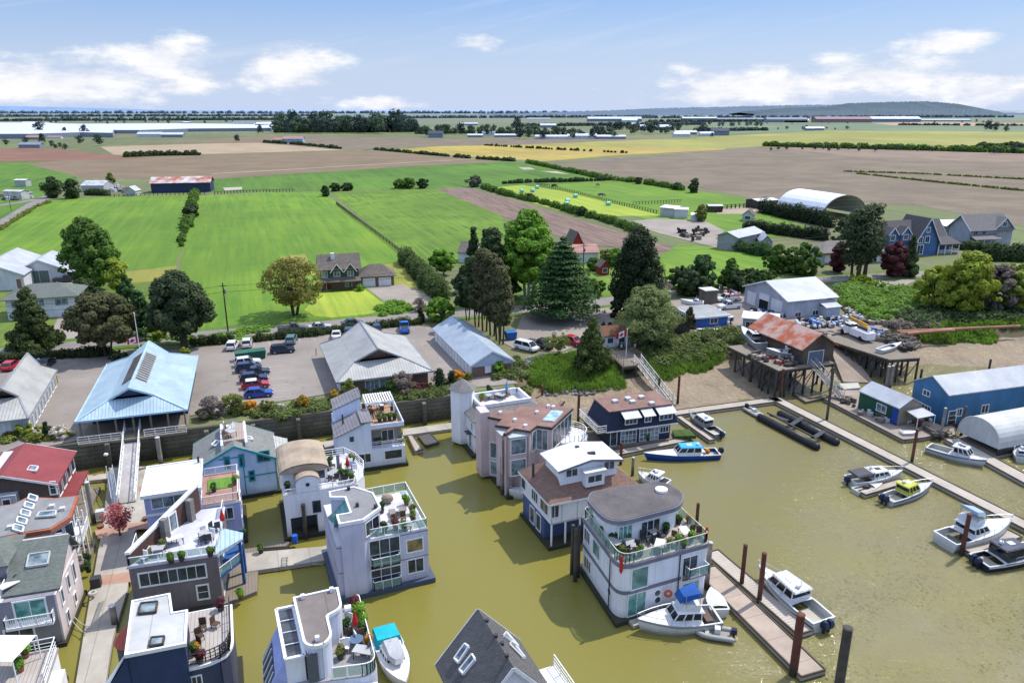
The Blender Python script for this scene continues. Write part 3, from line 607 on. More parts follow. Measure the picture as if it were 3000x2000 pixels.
def dutch(root,e,b,rd,ze,zb,zr,mats,gab,t=.14):
    """e: eave quad, b: break quad, rd: (front,back) ridge ends -- all 2D world points"""
    Z=lambda p,z: Vector((p[0],p[1],z)); E_=[Z(p,ze) for p in e]; B_=[Z(p,zb) for p in b]; F,K=Z(rd[0],zr),Z(rd[1],zr)
    m=MB()
    for i,mi in ((0,0),(1,1),(2,0),(3,1)):
        m.m=mi; j=(i+1)%4; m.slab([E_[i],E_[j],B_[j],B_[i]],t)
    m.m=1; m.slab([B_[0],F,K,B_[3]][::-1] if False else [B_[0]+ZZ*.02,F,K,B_[3]+ZZ*.02],t); m.slab([F,B_[1]+ZZ*.02,B_[2]+ZZ*.02,K],t)
    r=m.build('roof',mats,root)
    g=MB(); a=.9; inn=V*a
    g.add([B_[0]+inn,B_[1]+inn,F+inn*1.0-ZZ*.1],[[0,1,2]]); g.add([B_[3]-inn,B_[2]-inn,K-inn-ZZ*.1],[[0,2,1]]); g.split('gable',gab,root)
    tr=MB(); 
    for p,q in ((B_[0],F),(F,B_[1]),(B_[3],K),(K,B_[2]),(E_[0],E_[1]),(E_[1],E_[2]),(E_[2],E_[3]),(E_[3],E_[0])): tr.bar(p-ZZ*.04,q-ZZ*.04,.14,.24)
    for p,q in ((F,K),(B_[0],E_[0]),(B_[1],E_[1]),(B_[2],E_[2]),(B_[3],E_[3])): tr.bar(p+ZZ*.05,q+ZZ*.05,.22,.07)
    tr.build('ridge_cap',mats[2],root)
def fit(kpts,rz=None):
    """front-left, front-right, back-right points -> clean rectangle aligned with the marina grid"""
    a,b,c=kpts[:3]; u=U if rz is None else Vector((math.cos(R(rz)),math.sin(R(rz)),0)); v=Vector((-u.y,u.x,0)); w=(b-a).dot(u); d=(c-b).dot(v); o=Vector((a.x,a.y,0)); return [o,o+u*w,o+u*w+v*d,o+v*d]
# --- 1 blue-roofed marina office
e=fit(ats('E',6.3,(490,1425),(1228,1338),(1245,990)),18.5); c=cen(e); t=T('marina_office','low office with pale blue metal hipped roof and slatted skylight above the ramp','building',(c.x,c.y,3.5))
f=lambda a,b_: e[0]+(e[1]-e[0])*a+(e[3]-e[0])*b_
bq=[f(.28,.11),f(.70,.11),f(.70,.90),f(.28,.90)]; rd=(f(.49,.0),f(.49,1.0))
dutch(t,e,bq,((f(.49,.06)),(f(.49,.97))),6.3,7.9,9.7,[RBLUE,RBLUE_S,M('blue_trim',(.42,.6,.74),.5)],M('dark_blue_board',(.10,.16,.28),.8,'siding'))
body(t,[f(.06,.22),f(.96,.22),f(.96,.95),f(.06,.95)],3.5,6.25,M('navy_board',(.055,.075,.12),.8,'siding'))
fr=(f(.06,.22),f(.96,.22)); Lw=(fr[1]-fr[0]).length
for i in range(9): win(t,fr,(.5+i*Lw/9,4.3,.5+(i+.62)*Lw/9,5.9),nx=1,fm=CHAR)
po=MB()
for i in range(7): q=f(.03+.94*i/6,.015); po.bar((q.x,q.y,.5 if i in(0,6) else 3.5),(q.x,q.y,6.2),.2)
po.split('veranda_post',WOOD,t)
MB().slab([Vector((*p[:2],3.62)) for p in (f(.02,-.06),f(.98,-.06),f(.98,.22),f(.02,.22))],.3).build('veranda_deck',WOOD,t)
railing(t,[Vector((*f(.02,-.055)[:2],3.62)),Vector((*f(.40,-.055)[:2],3.62))],1.0,'pipe'); railing(t,[Vector((*f(.60,-.055)[:2],3.62)),Vector((*f(.98,-.055)[:2],3.62))],1.0,'pipe')
sk=MB(); pn=MB()
for sgn in (-1,1):
    for i in range(13):
        y=.25+.5*i/13
        q0=f(.49+sgn*.02,y); q1=f(.49+sgn*.115,y); z0=9.7-.02*1.8/.21+.12; z1=9.7-.115*1.8/.21+.12
        sk.bar((q0.x,q0.y,z0),(q1.x,q1.y,z1),.26,.1)
    a=[f(.49+sgn*.015,.24),f(.49+sgn*.12,.24),f(.49+sgn*.12,.76),f(.49+sgn*.015,.76)]; zz=[9.7-.015*8.57+.06,9.7-.12*8.57+.06]
    pn.poly([Vector((a[0].x,a[0].y,zz[0])),Vector((a[1].x,a[1].y,zz[1])),Vector((a[2].x,a[2].y,zz[1])),Vector((a[3].x,a[3].y,zz[0]))])
s_=sk.build('skylight',M('brown_slats',(.16,.13,.11),.8),t); pn.build('pane',M('skylight_dark',(.33,.36,.38),.3),s_)
# --- 2 grey-roofed office beside the parking
e=fit(ats('F',6.0,(640,1167),(1280,1090),(1095,855)),20.5); c=cen(e); t=T('harbour_office','wide grey metal roofed brick office with steep central gable beside the parking lot','building',(c.x,c.y,3.5))
f=lambda a,b_: e[0]+(e[1]-e[0])*a+(e[3]-e[0])*b_
dutch(t,e,[f(.22,.19),f(.72,.19),f(.72,.88),f(.22,.88)],(f(.47,.14),f(.47,.95)),6.0,7.6,9.7,[RGREY,RGREY_S,GREY],BRICK)
body(t,[f(.05,.05),f(.95,.05),f(.95,.95),f(.05,.95)],3.5,6.0,BRICK)
fr=(f(.05,.05),f(.95,.05)); wpx(t,fr,'F',830,1155,920,1215,nx=3,pm=GLT); wpx(t,fr,'F',925,1148,960,1205,nx=1,pm=GLT); wpx(t,fr,'F',970,1142,1030,1195,nx=1)
lf=(f(.05,.95),f(.05,.05)); 
for i in range(8): win(t,lf,(.8+i*2.3,3.6,2.4+i*2.3,5.5),nx=1,name='garage_door',pm=WHITE)
# --- 3 storage building
e=fit([at('F',1525,1045,5.9),at('F',1792,1010,5.9),at('F',1792,1010,5.9)+V*22.6],21); c=cen(e); t=T('storage_building','long narrow storage building with blue grey metal gable roof and many white doors','building',(c.x,c.y,3.5))
w,r_=gableroof(t,e,5.75,7.7,over=.35,mat=M('steel_blue_metal_roof',(.42,.48,.54),.4,'ribs',ang=109.7),body=M('light_blue_siding',(.50,.60,.74),.7,'vsiding'),zb=3.5,trim=WHITE)
lf=(e[3],e[0]); 
for i in range(12): win(t,lf,(.5+i*1.85,3.7,1.9+i*1.85,5.4),nx=1,pm=WHITE,name='storage_door')
fr=(e[0],e[1]); MB().prism([e[0]+(e[1]-e[0])*.02-V*.06,e[0]+(e[1]-e[0])*.98-V*.06,e[0]+(e[1]-e[0])*.98,e[0]+(e[1]-e[0])*.02],3.5,5.3).build('brick_panel',BRICK,t)
win(t,(e[0]-V*.06,e[1]-V*.06),(2.4,4.2,3.3,5.2),nx=1,pm=WHITE)
# --- 4 grey-roofed building far left
e=fit([at('E',-175,1440,6.2),at('E',180,1405,6.2),at('E',360,1085,6.2)],21); c=cen(e); t=T('storage_office','grey metal hip roofed building with a row of doors at the left edge','building',(c.x,c.y,3.5))
f=lambda a,b_: e[0]+(e[1]-e[0])*a+(e[3]-e[0])*b_
dutch(t,e,[f(.25,.22),f(.72,.22),f(.72,.90),f(.25,.90)],(f(.47,.16),f(.47,.95)),6.1,7.8,9.6,[RGREY,RGREY_S,GREY],BRICK)
body(t,[f(.05,.05),f(.95,.05),f(.95,.95),f(.05,.95)],3.5,6.1,WSID); rt=(f(.95,.05),f(.95,.95))
for i in range(9): win(t,rt,(.9+i*2.1,3.8,2.2+i*2.1,5.4),nx=1,name='door',pm=GREY)
wpx(t,(f(.05,.05),f(.95,.05)),'E',0,1435,85,1525,nx=2,pm=WHITE)
# --- farmhouse
a,b_=at('F',545,565,3.5),at('F',792,548,3.5); e=rect(a,(b_-a).length,7,16); c=cen(e); t=T('farmhouse','dark green two storey farmhouse with mossy brown roof and porch','house',(c.x,c.y,3.5))
GSID=M('dark_green_siding',(.06,.09,.075),.8,'siding'); gableroof(t,e,9.0,11.6,over=.7,mat=SHO,body=[GSID],zb=6.1,axis='u',bname='upper_wall'); body(t,e,3.5,6.15,BRICK)
fr=(e[0],e[1]); v=(e[3]-e[0]).normalized(); u=(e[1]-e[0]).normalized(); wd=(e[1]-e[0]).length
po=MB().slab([Vector((*(e[0]-v*1.8-u*.5)[:2],5.9)),Vector((*(e[1]-v*1.8+u*.3)[:2],5.9)),Vector((*(e[1]+u*.3)[:2],6.7)),Vector((*(e[0]-u*.5)[:2],6.7))],.15).build('porch_roof',SHO,t)
m=MB(); 
for i in range(5): q=e[0]-v*1.6+u*(wd*i/4); m.bar((q.x,q.y,3.5),(q.x,q.y,5.9),.2)
m.split('porch_post',DWOOD,t)
for uu in (.42,.78):
    q=e[0]+u*wd*uu-v*.25; d=MB(); hw=1.25
    d.add([q-u*hw+ZZ*8.2,q+u*hw+ZZ*8.2,q+ZZ*9.9,q-u*hw+v*1.6+ZZ*8.2,q+u*hw+v*1.6+ZZ*8.2,q+v*2.2+ZZ*9.9],[[0,1,2],[0,2,5,3],[1,4,5,2]]); d.build('dormer',GSID,t)
    d=MB(); 
    for s_ in(-1,1): d.slab([q+u*s_*1.6+ZZ*8.0-v*.4,q+ZZ*10.1-v*.4,q+ZZ*10.1+v*3,q+u*s_*1.6+ZZ*8.0+v*1.6],.12)
    d.build('dormer_roof',SHO,t)
    d=MB(); 
    for s_ in(-1,1): d.bar(q+u*s_*1.6+ZZ*7.92-v*.43,q+ZZ*10.02-v*.43,.08,.2)
    d.split('bargeboard',WHITE,t); win(t,fr,(wd*uu-.7,6.9,wd*uu+.7,8.4),nx=2,pm=GLT)
win(t,fr,(.3,6.8,1.5,8.2),pm=GLT); win(t,fr,(wd*.62,4.3,wd*.62+1.6,5.5),pm=GLT); win(t,fr,(1.2,3.6,2.2,5.6),nx=1,name='door',pm=M('red_door',(.2,.03,.02))); 
MB().box(lerp(e[0],e[2],.35)+ZZ*11.4,(.9,.9,1.6),R(16)).build('chimney',WHITE,t)
g0=at('F',800,548,3.5); ge=rect(g0+v*1.0,8.3,6.5,14); hiproof(t,ge,6.2,8.6,rl=3.2,over=.6,mat=SHO,name='garage_roof'); body(t,ge,3.5,6.1,BRICK,'garage_wall')
for q in (.6,4.5): win(t,(ge[0],ge[1]),(q+.1,3.55,q+3.0,5.7),nx=1,pm=WHITE,name='garage_door')
# --- left-edge farm buildings
e=fit([at('E',108,520,3.5),at('E',330,515,3.5),at('E',330,515,3.5)+V*11],17); e=rect(e[0],11.5,13,17); c=cen(e); t=T('barn','white barn with green sliding doors and pale metal roof beside a leafy tree','barn',(c.x,c.y,3.5))
gableroof(t,e,6.6,9.3,over=.5,mat=RWHITE_S,body=WSID,zb=3.5,trim=WHITE); GD=M('green_grey_door',(.13,.19,.17),.8,'vsiding'); fr=(e[0],e[1])
win(t,fr,(3.2,3.55,7.6,6.6),nx=2,pm=GD,name='barn_door'); q=rect(e[1]+V*.5,6,9,17); MB().slab([Vector((*p[:2],z)) for p,z in zip(q,(5.9,5.3,5.3,5.9))],.15).build('lean_to_roof',RWHITE,t); body(t,rect(e[1]+V*1,5.6,8,17),3.5,5.25,GD,'lean_to_wall')
e=rect(at('E',-60,580,3.5),11,20,17); e=rect(Vector(e[0])-Vector((7,0,0)),13.5,22,17); c=cen(e); t=T('barn','large white metal barn cut off by the left edge','barn',(c.x,c.y,3.5)); gableroof(t,e,7.2,10.2,over=.4,mat=RWHITE_S,body=WSID,zb=3.5,trim=WHITE)
win(t,(e[1],e[2]),(8,3.6,10.5,6),name='barn_door',pm=GD)
a=at('E',58,760,3.5); e=rect(a,13,9,18); c=cen(e); t=T('bungalow','white raised bungalow with grey green hip roof and brick chimney','house',(c.x,c.y,3.5)); body(t,e,3.5,8,WSID); hiproof(t,e,8,10.1,rl=4.5,over=.8,mat=SHGR); fr=(e[0],e[1]); rt=(e[1],e[2])
for q in ((1,6,3.2,7.5),(9,6,11.5,7.5),(5,6,7,7.5)): win(t,fr,q,pm=GLT)
for q in ((1.2,5.8,2.2,7.2),(5,5.8,6.4,7.2),(3,3.6,3.9,5.6)): win(t,rt,q,nx=1)
MB().box(lerp(e[0],e[2],.5)+ZZ*10.4-U*4.5,(.8,.8,2),G).build('chimney',BRICK,t)
# --- barn with striped roof in the middle distance
a,b_=at('I',1045,672,3.5),at('I',1452,664,3.5); e=rect(a,(b_-a).length,12,12); c=cen(e); t=T('equipment_barn','long navy barn with rust striped white roof between pasture and ploughed field','barn',(c.x,c.y,3.5))
gableroof(t,e,8.6,11.2,over=.6,mat=M('rusty_striped_roof',(.6,.58,.56),.6,'rust',col2=(.38,.1,.06),scale=.25),body=M('navy_cladding',(.035,.05,.11),.7,'vsiding'),zb=3.5,axis='u')
def simple(k,x0,y0,x1,y1,d,h,hr,label,cat,wall,roof,rz=None,axis='v',name='farm_shed',wins=0,group=None):
    a,b_=at(k,x0,y0,3.5),at(k,x1,y1,3.5); ang=math.degrees(math.atan2(b_.y-a.y,b_.x-a.x)) if rz is None else rz; e=rect(a,(b_-a).length,d,ang); c=cen(e); t=T(name,label,cat,(c.x,c.y,3.5),group)
    gableroof(t,e,3.5+h,3.5+hr,over=.3 if h<4 else .6,mat=roof,body=wall,zb=3.5,axis=axis); L=(b_-a).length
    for i in range(wins): win(t,(e[0],e[1]),(L*(i+.25)/wins,3.5+h*.35,L*(i+.75)/wins,3.5+h*.8),nx=1)
    return t
RUSTR=M('patchy_red_roof',(.45,.32,.28),.7,'rust',col2=(.35,.1,.06)); PALEW=M('pale_cladding',(.5,.5,.48),.8,'vsiding'); REDW=M('barn_red_boards',(.30,.03,.02),.8,'vsiding'); GREYW=M('grey_cladding',(.36,.37,.38),.7,'vsiding'); PINKR=M('faded_pink_roof',(.45,.24,.2),.8,'ribs')
simple('I',565,665,718,665,11,3.4,5.5,'low shed with patched silver roof beside the farmyard trees','shed',PALEW,M('patched_silver_roof',(.6,.62,.66),.5,'rust',col2=(.3,.3,.32)),axis='u')
simple('I',862,692,935,692,6,2.6,4.6,'small weathered greenhouse shed with pointed roof beside the navy barn','shed',PALEW,M('cloudy_plastic',(.5,.52,.5),.4))
simple('I',105,628,182,628,5,3.5,4,'small pale container shed in the left farmyard','shed',PALEW,OFFW,axis='u'); simple('I',30,715,152,718,5,3.8,4.4,'row of pale storage boxes by the side road','shed',OFFW,PALEW,axis='u')
simple('G',620,325,690,325,7,3.4,6.6,'small red barn with dark gambrel roof behind the bright green trees','barn',REDW,SHO,rz=15,name='red_barn'); 
simple('G',600,385,790,380,8,3,4.6,'low house with faded pink roof behind the spruce','house',WSID,PINKR,axis='u',name='cottage'); simple('G',805,465,860,462,3.5,2.4,3.8,'tiny dark red garden shed with white trim','shed',REDW,SHO,name='garden_shed',wins=1)
simple('F',1440,380,1540,385,8,3,5.4,'brown roofed house mostly hidden behind tall conifers','house',WSID,SHO,axis='u',name='cottage')
# mid-right farm buildings
t=simple('H',0,285,140,300,16,4.2,5.5,'long grey metal machine shed with white roof beside parked machinery','shed',GREYW,RWHITE_S,rz=-45,axis='v',name='machine_shed')
simple('H',285,300,350,310,9,2.8,4.6,'small grey garage with white gable roof beside the machine shed','garage',GREYW,RWHITE_S,rz=-10,name='garage',wins=1)
simple('H',165,108,235,112,6,2.6,4.4,'small dark timber stable on the green lawn','stable',PALEW,SHO,name='stable',wins=1)
simple('H',265,28,400,20,8,3.4,4,'open fronted brown stable block by the sandy paddock','stable',DWOOD,OFFW,axis='u',name='stable')
simple('G',1195,75,1290,85,8,3.6,4.2,'pale trailer shed with white flat roof by the gravel yard','shed',PALEW,WHITE,axis='u'); simple('G',1290,90,1375,92,6,3.6,4,'white container shed at the corner of the hay field','shed',OFFW,WHITE,axis='u'); simple('G',1400,108,1490,110,4,2.4,3,'low white shed under a small tree','shed',OFFW,WHITE,axis='u'); simple('G',1515,50,1605,50,5,2.6,3,'small open animal shelter by the paddock rails','shelter',DWOOD,OFFW,axis='u',name='animal_shelter')
# arched hay shed
a,b_=at('K',640,795,3.5),at('K',960,855,3.5); d_=(b_-a).normalized(); nrm=Vector((-d_.y,d_.x,0)); Wd=22; t=T('arched_hay_shelter','large white fabric arched shelter open at its right end','shelter',((a+b_)/2+nrm*Wd/2))
se=[]; 
for s_ in (0,1):
    base=a if s_==0 else b_
    se.append([base+nrm*(Wd/2-Wd/2*math.cos(math.pi*i/14))+ZZ*(1.0+8.2*math.sin(math.pi*i/14)) for i in range(15)])
m=MB().loft(se,cap=False,closed=False); m.poly(se[0]); m.build('fabric_cover',M('white_fabric',(.78,.8,.84),.5,var=.03),t,smooth=False)
m=MB(); m.path(se[1],.25,5); [m.bar(se[1][i],se[1][14-i],.15) for i in (2,4)]; m.build('end_frame',WOOD,t)
# workshop
a=at('H',460,745,3.5); e=[]; q=rect(a,12.2,15,19); t=T('workshop','large pale grey boatyard workshop with white ribbed roof and three tall doors','workshop',(cen(q).x,cen(q).y,3.5))
LG=M('pale_grey_siding',(.46,.49,.55),.7,'siding'); gableroof(t,q,7.2,9.9,over=.45,mat=RWHITE,body=LG,zb=3.5,axis='u',trim=WHITE)
lf=(q[3],q[0]); fr=(q[0],q[1]); L=(q[3]-q[0]).length
win(t,lf,(1.2,3.55,4.0,6.4),nx=1,nz=4,pm=WHITE,name='workshop_door'); win(t,lf,(5.4,3.55,8.6,5.6),nx=1,pm=M('painted_doorway_shade',(.02,.022,.028),.9),name='workshop_door'); win(t,lf,(5.4,5.7,8.6,6.9),nx=1,nz=2,pm=WHITE,name='workshop_door'); win(t,lf,(9.6,3.55,13.0,6.6),nx=1,nz=4,pm=WHITE,name='workshop_door')  # near-black pane paints the shade inside the open middle doorway
wpx(t,fr,'H',515,708,548,730); wpx(t,fr,'H',630,695,662,720); wpx(t,fr,'H',725,612,760,622,nx=2)
an=rect(q[0]+(q[1]-q[0])*.66-V*2.2,3.6,2.2,19); body(t,an,3.5,5.6,LG,'annex_wall'); MB().slab([Vector((*p[:2],z)) for p,z in zip(grow(an,.25),(5.7,5.7,6.5,6.5))],.14).build('annex_roof',RWHITE,t)
# rusty boat shed on pier (pier deck z=5)
a=at('H',560,1040,5.0); q=rect(a-U*.5,6.6,13.5,20); q=[p-V*.3 for p in q]; t=T('boat_shed','old timber boat shed with rusty red corrugated roof on the pier','shed',(cen(q).x,cen(q).y,5.0))
gableroof(t,q,7.8,10.0,over=.5,mat=M('rusty_corrugated_roof',(.44,.115,.05),.7,'rust',col2=(.48,.33,.28),ang=109.7,scale=.6),body=M('old_grey_brown_boards',(.125,.095,.07),.9,'vsiding',var=.3),zb=5.0)
wpx(t,(q[0],q[1]),'H',605,965,690,1035,nx=1,name='boarded_door',pm=M('blue_grey_board',(.14,.17,.23),.8,'siding'))
a=at('H',165,830,3.5); q=rect(a,6.5,5,-20); t=T('boatyard_hut','flat white roofed grey hut behind the rusty boat shed','hut',(cen(q).x,cen(q).y,3.5)); body(t,q,3.5,6.2,GREYW); flatroof(t,q,6.2,.3,.2,mat=WHITE); win(t,(q[0],q[1]),(.6,4.4,2.2,5.6))
# blue flat roofed office in the boatyard
a,b_=at('G',1430,812,3.5),at('G',1590,785,3.5); q=rect(a,7.2,8,17); t=T('boatyard_office','low bright blue flat roofed office among trailers','office',(cen(q).x,cen(q).y,3.5)); body(t,q,3.5,5.6,M('bright_blue_siding',(.035,.13,.38),.6,'siding')); flatroof(t,q,5.6,.35,.2,mat=M('grey_gravel_roof',(.33,.34,.34),.9),trim=WHITE); win(t,(q[0],q[1]),(3.2,4.3,4.8,5.3))
a=at('G',1490,655,3.5); q=rect(a,3,3,15); t=T('timber_hut','small weathered timber hut with pale flat roof beside the pickups','hut',(cen(q).x,cen(q).y,3.5)); body(t,q,3.5,6.6,M('grey_boards',(.17,.14,.115),.9,'vsiding')); flatroof(t,q,6.6,.2,.15,mat=OFFW)
simple('G',1280,865,1400,875,4,2.2,3.4,'low brown shed with blue tarpaulin beside the willow','shed',DWOOD,M('brown_board_roof',(.2,.12,.08),.9,'planks'),name='lean_to_shed',rz=12)
simple('G',830,935,980,925,4.2,2.2,3.4,'small white shed with brown shingle roof and ring on its wall by the flagpole','shed',WSID,M('rusty_brown_shingle',(.2,.095,.055),.9,'shingle'),axis='u',name='gatehouse',wins=2,rz=12)
# craftsman house
def craft(t,q,wall,roofm,zb=3.5,h1=5.5,hr=12): 
    gableroof(t,q,zb+h1,zb+hr,over=.7,mat=roofm,body=wall,zb=zb,trim=WHITE)
NAVY=M('denim_blue_siding',(.08,.165,.35),.7,'siding')
a=at('H',1290,335,3.5); q=rect(a,8,9,15); t=T('craftsman_house','large blue house with steep dark roof and white trimmed gables','house',(cen(q).x,cen(q).y,3.5))
craft(t,q,NAVY,SHD,hr=11,h1=4.5); q2=rect(a-U*13+V*3,26,9,15); gableroof(t,q2,8.2,13.2,over=.7,mat=SHD,body=NAVY,zb=3.5,axis='u',bname='side_wall',trim=WHITE); fr=(q[0],q[1])
for r4 in ((1,4,3,6.6),(1,7.4,2.4,9),(3.4,7.4,4.8,9.2),(3.5,10.5,4.5,11.8)): win(t,fr,r4,fw=.18)
q3=rect(a+U*8.2-V*1.2,7.5,5,15); MB().prism(q3,3.5,3.9).build('porch_floor',WOOD,t); hiproof(t,q3,6.7,8.6,rl=2.5,over=.6,mat=SHD,name='porch_roof'); m=MB(); [m.bar((p.x,p.y,3.5),(p.x,p.y,6.6),.25) for p in (q3[0],lerp(q3[0],q3[1],.33),lerp(q3[0],q3[1],.66),q3[1],q3[2])]; m.split('porch_post',WHITE,t)
railing(t,[Vector((q3[0].x,q3[0].y,3.9)),Vector((q3[1].x,q3[1].y,3.9)),Vector((q3[2].x,q3[2].y,3.9))],1,'picket'); body(t,rect(a+U*8+V*1.5,7,6,15),3.5,6.6,NAVY,'porch_wall')
for i,dx in enumerate((-4,-9)): qq=rect(a+U*dx+V*1.6,3,3,15); gableroof(t,qq,10.2,12.0,over=.4,mat=SHD,body=NAVY,zb=7.5,trim=WHITE,bname='dormer'); win(t,(qq[0],qq[1]),(.8,8.4,2.2,9.8),fw=.15)
a=at('H',1650,275,3.5); q=rect(a,15,9,12); t=T('craftsman_house','grey house with hipped gable roof and white trim at the right edge','house',(cen(q).x,cen(q).y,3.5)); GS=M('cool_grey_siding',(.36,.39,.43),.7,'siding'); RG=M('grey_asphalt_roof',(.2,.19,.19),.9,'shingle')
gableroof(t,q,9,13,over=.7,mat=RG,body=GS,zb=3.5,axis='u',trim=WHITE); qq=rect(a+U*9-V*1,7,6,12); gableroof(t,qq,9,12.4,over=.6,mat=RG,body=GS,zb=3.5,trim=WHITE,bname='wing_wall'); 
for r4 in ((1.5,4.2,3,6),(1.5,7.2,3,8.6),(4.2,7.2,5.6,8.6),(2.8,9.6,4.2,11)): win(t,(qq[0],qq[1]),r4,fw=.15)
MB().slab([Vector((*p[:2],z)) for p,z in zip(rect(a-U*1-V*3,10,3,12),(6.2,6.2,7.4,7.4))],.15).build('porch_roof',RG,t); m=MB(); [m.bar((a+U*x_-V*2.8)-ZZ*0+Vector((0,0,0)),(a+U*x_-V*2.8)+ZZ*2.7,.2) for x_ in (0,3,6,8.5)]; m.split('porch_post',WHITE,t)
for x_ in (1,4.2): win(t,(q[0],q[1]),(x_,7.4,x_+1.6,8.6),fw=.15); win(t,(q[0],q[1]),(x_,4.2,x_+1.6,5.8),fw=.15)
simple('H',1480,235,1640,235,9,5,6.2,'white roofed open carport between the blue and grey houses','carport',GREYW,WHITE,axis='u',name='carport',rz=5)
a=at('H',740,385,3.5); q=rect(a-U*3,19,9,8); t=T('ranch_house','low grey house with brown hip roof behind the dark pine','house',(cen(q).x,cen(q).y,3.5)); body(t,q,3.5,6.8,M('light_stone_wall',(.45,.44,.43),.8)); hiproof(t,q,6.8,9.4,rl=4.5,over=.8,mat=M('taupe_roof',(.24,.21,.19),.9,'shingle')); [win(t,(q[0],q[1]),(x_,4,x_+2.6,6),pm=WHITE,name='garage_door' if x_<8 else 'window') for x_ in (1,4.6,11,15)]
# --- floating boathouses
def atz(k,x,y): return at(k,x,y,.5)
a=at('H',1490,1440,.6); q=rect(a-V*0,19,6.6,16.5); q=rect(a,22,6.6,16.5); t=T('floating_boathouse','long blue metal floating boathouse with pale ribbed roof','boathouse',(cen(q).x,cen(q).y,0)); floatbase(t,q,h=.55)
BLM=M('boathouse_blue',(.045,.17,.33),.5,'vsiding'); gableroof(t,q,5.2,7.0,over=.15,mat=RWHITE,body=BLM,zb=.5,axis='u'); fr=(q[0],q[1]); lf=(q[3],q[0])
wpx(t,fr,'H',1525,1355,1560,1435,nx=1,nz=3,name='door',pm=GLASS); wpx(t,fr,'H',1575,1340,1602,1380); wpx(t,fr,'H',1742,1315,1775,1358); wpx(t,lf,'H',1360,1210,1395,1258); wpx(t,lf,'H',1350,1305,1400,1355,nx=3)
a=at('H',1180,1445,.6); q=rect(a-U*0,4.6,7.5,21); q=[q[0],q[1],q[2],q[3]]; t=T('floating_shed','green and blue floating shed with pale gable roof and cluttered porch','shed',(cen(q).x,cen(q).y,0))
gableroof(t,q,3.3,4.5,over=.2,mat=RWHITE_S,body=[M('tan_boards',(.34,.29,.22),.8,'vsiding')],zb=.6); lf=(q[3],q[0]); MB().prism([q[3]-U*.05,q[0]-U*.05,q[0],q[3]],.6,3.2).build('side_panel',M('dark_green_paint',(.02,.10,.06),.6,'vsiding'),t)
MB().prism([lerp(q[3],q[0],.85)-U*.07,q[0]-U*.07,q[0]-U*.05,lerp(q[3],q[0],.85)-U*.05],.6,3.25).build('corner_panel',M('royal_blue_paint',(.02,.08,.36),.6),t)
win(t,(q[3]-U*.05,q[0]-U*.05),(3.6,1.6,5.3,2.7),pm=GLT)
cv=rect(q[0]+U*1.2-V*2.4,3.4,2.2,21); MB().slab([Vector((*p[:2],z)) for p,z in zip(cv,(2.5,2.5,2.9,2.9))],.08).build('canopy',RWHITE,t); m=MB(); [m.bar((p.x,p.y,.6),(p.x,p.y,2.5),.08) for p in cv[:2]]; m.split('canopy_post',WHITE,t)
# quonset
a=at('D',1355,468,.5); q=[a-V*0,a+U*20]; Lr=6.4; t=T('arched_boathouse','white arched canvas boathouse floating beside the blue boathouse','boathouse',(a.x+8,a.y+5,0))
se=[]
for s_ in (0,14): base=a+U*s_; se.append([base+V*(Lr*(1-math.cos(math.pi*i/16))/2)+ZZ*(.9+3.3*math.sin(math.pi*i/16)**.8) for i in range(17)])
m=MB().loft(se,cap=False,closed=False); m.poly([p-U*.0 for p in se[0]]); m.build('canvas_cover',M('dirty_white_canvas',(.55,.55,.53),.7,var=.1),t,smooth=False)
MB().prism([a+V*.02,a+U*14+V*.02,a+U*14+V*.15,a+V*.15],.3,1.5).build('side_curtain',CHAR,t); MB().prism([a-U*.3-V*.3,a+U*14.3-V*.3,a+U*14.3+V*(Lr+.3),a-U*.3+V*(Lr+.3)],-.3,.4).build('float',WOOD,t)
m=MB(); [m.path([p-U*.03 for p in se[0]],.07,4)]; m.build('arch_frame',OFFW,t)
# ================================================================ float homes
def rnd_poly(poly,rad,n=6):
    """round corner i of poly by rad[i]"""
    out=[];N_=len(poly)
    for i in range(N_):
        a,b,c=[Vector((poly[j%N_][0],poly[j%N_][1],0)) for j in (i-1,i,i+1)]; r=rad[i] if i<len(rad) else 0
        if not r: out.append(b); continue
        p=b+(a-b).normalized()*r; q=b+(c-b).normalized()*r
        for k in range(n+1): t_=k/n; out.append(p*(1-t_)**2+b*2*t_*(1-t_)+q*t_*t_)
    return out
def zz(pts,z): return [Vector((p[0],p[1],z)) for p in pts]
def band(root,poly,z0,z1,mat,g=.07,name='trim_band'): return MB().prism(grow(poly,g),z0,z1).build(name,mat,root)
def vents(root,k,z,pts,mat=None,s=.45):
    for x,y in pts: p=at(k,x,y,z); MB().box(p+ZZ*.15,(s,s,.35),G).build('roof_vent',mat or WHITE,root)
PAINTW=M('bright_white_stucco',(.80,.80,.83),.7,var=.06); LAV=M('lavender_stucco',(.56,.54,.66),.75,var=.06); PALEB=M('pale_blue_siding',(.52,.66,.84),.7,'siding'); TEAL=M('teal_trim',(.02,.30,.33),.5); ROOFB=M('brown_membrane_roof',(.26,.155,.125),.9,var=.18); ROOFG=M('grey_membrane_roof',(.25,.25,.25),.9,var=.15); ROOFK=M('dark_membrane_roof',(.13,.115,.115),.85,var=.18)
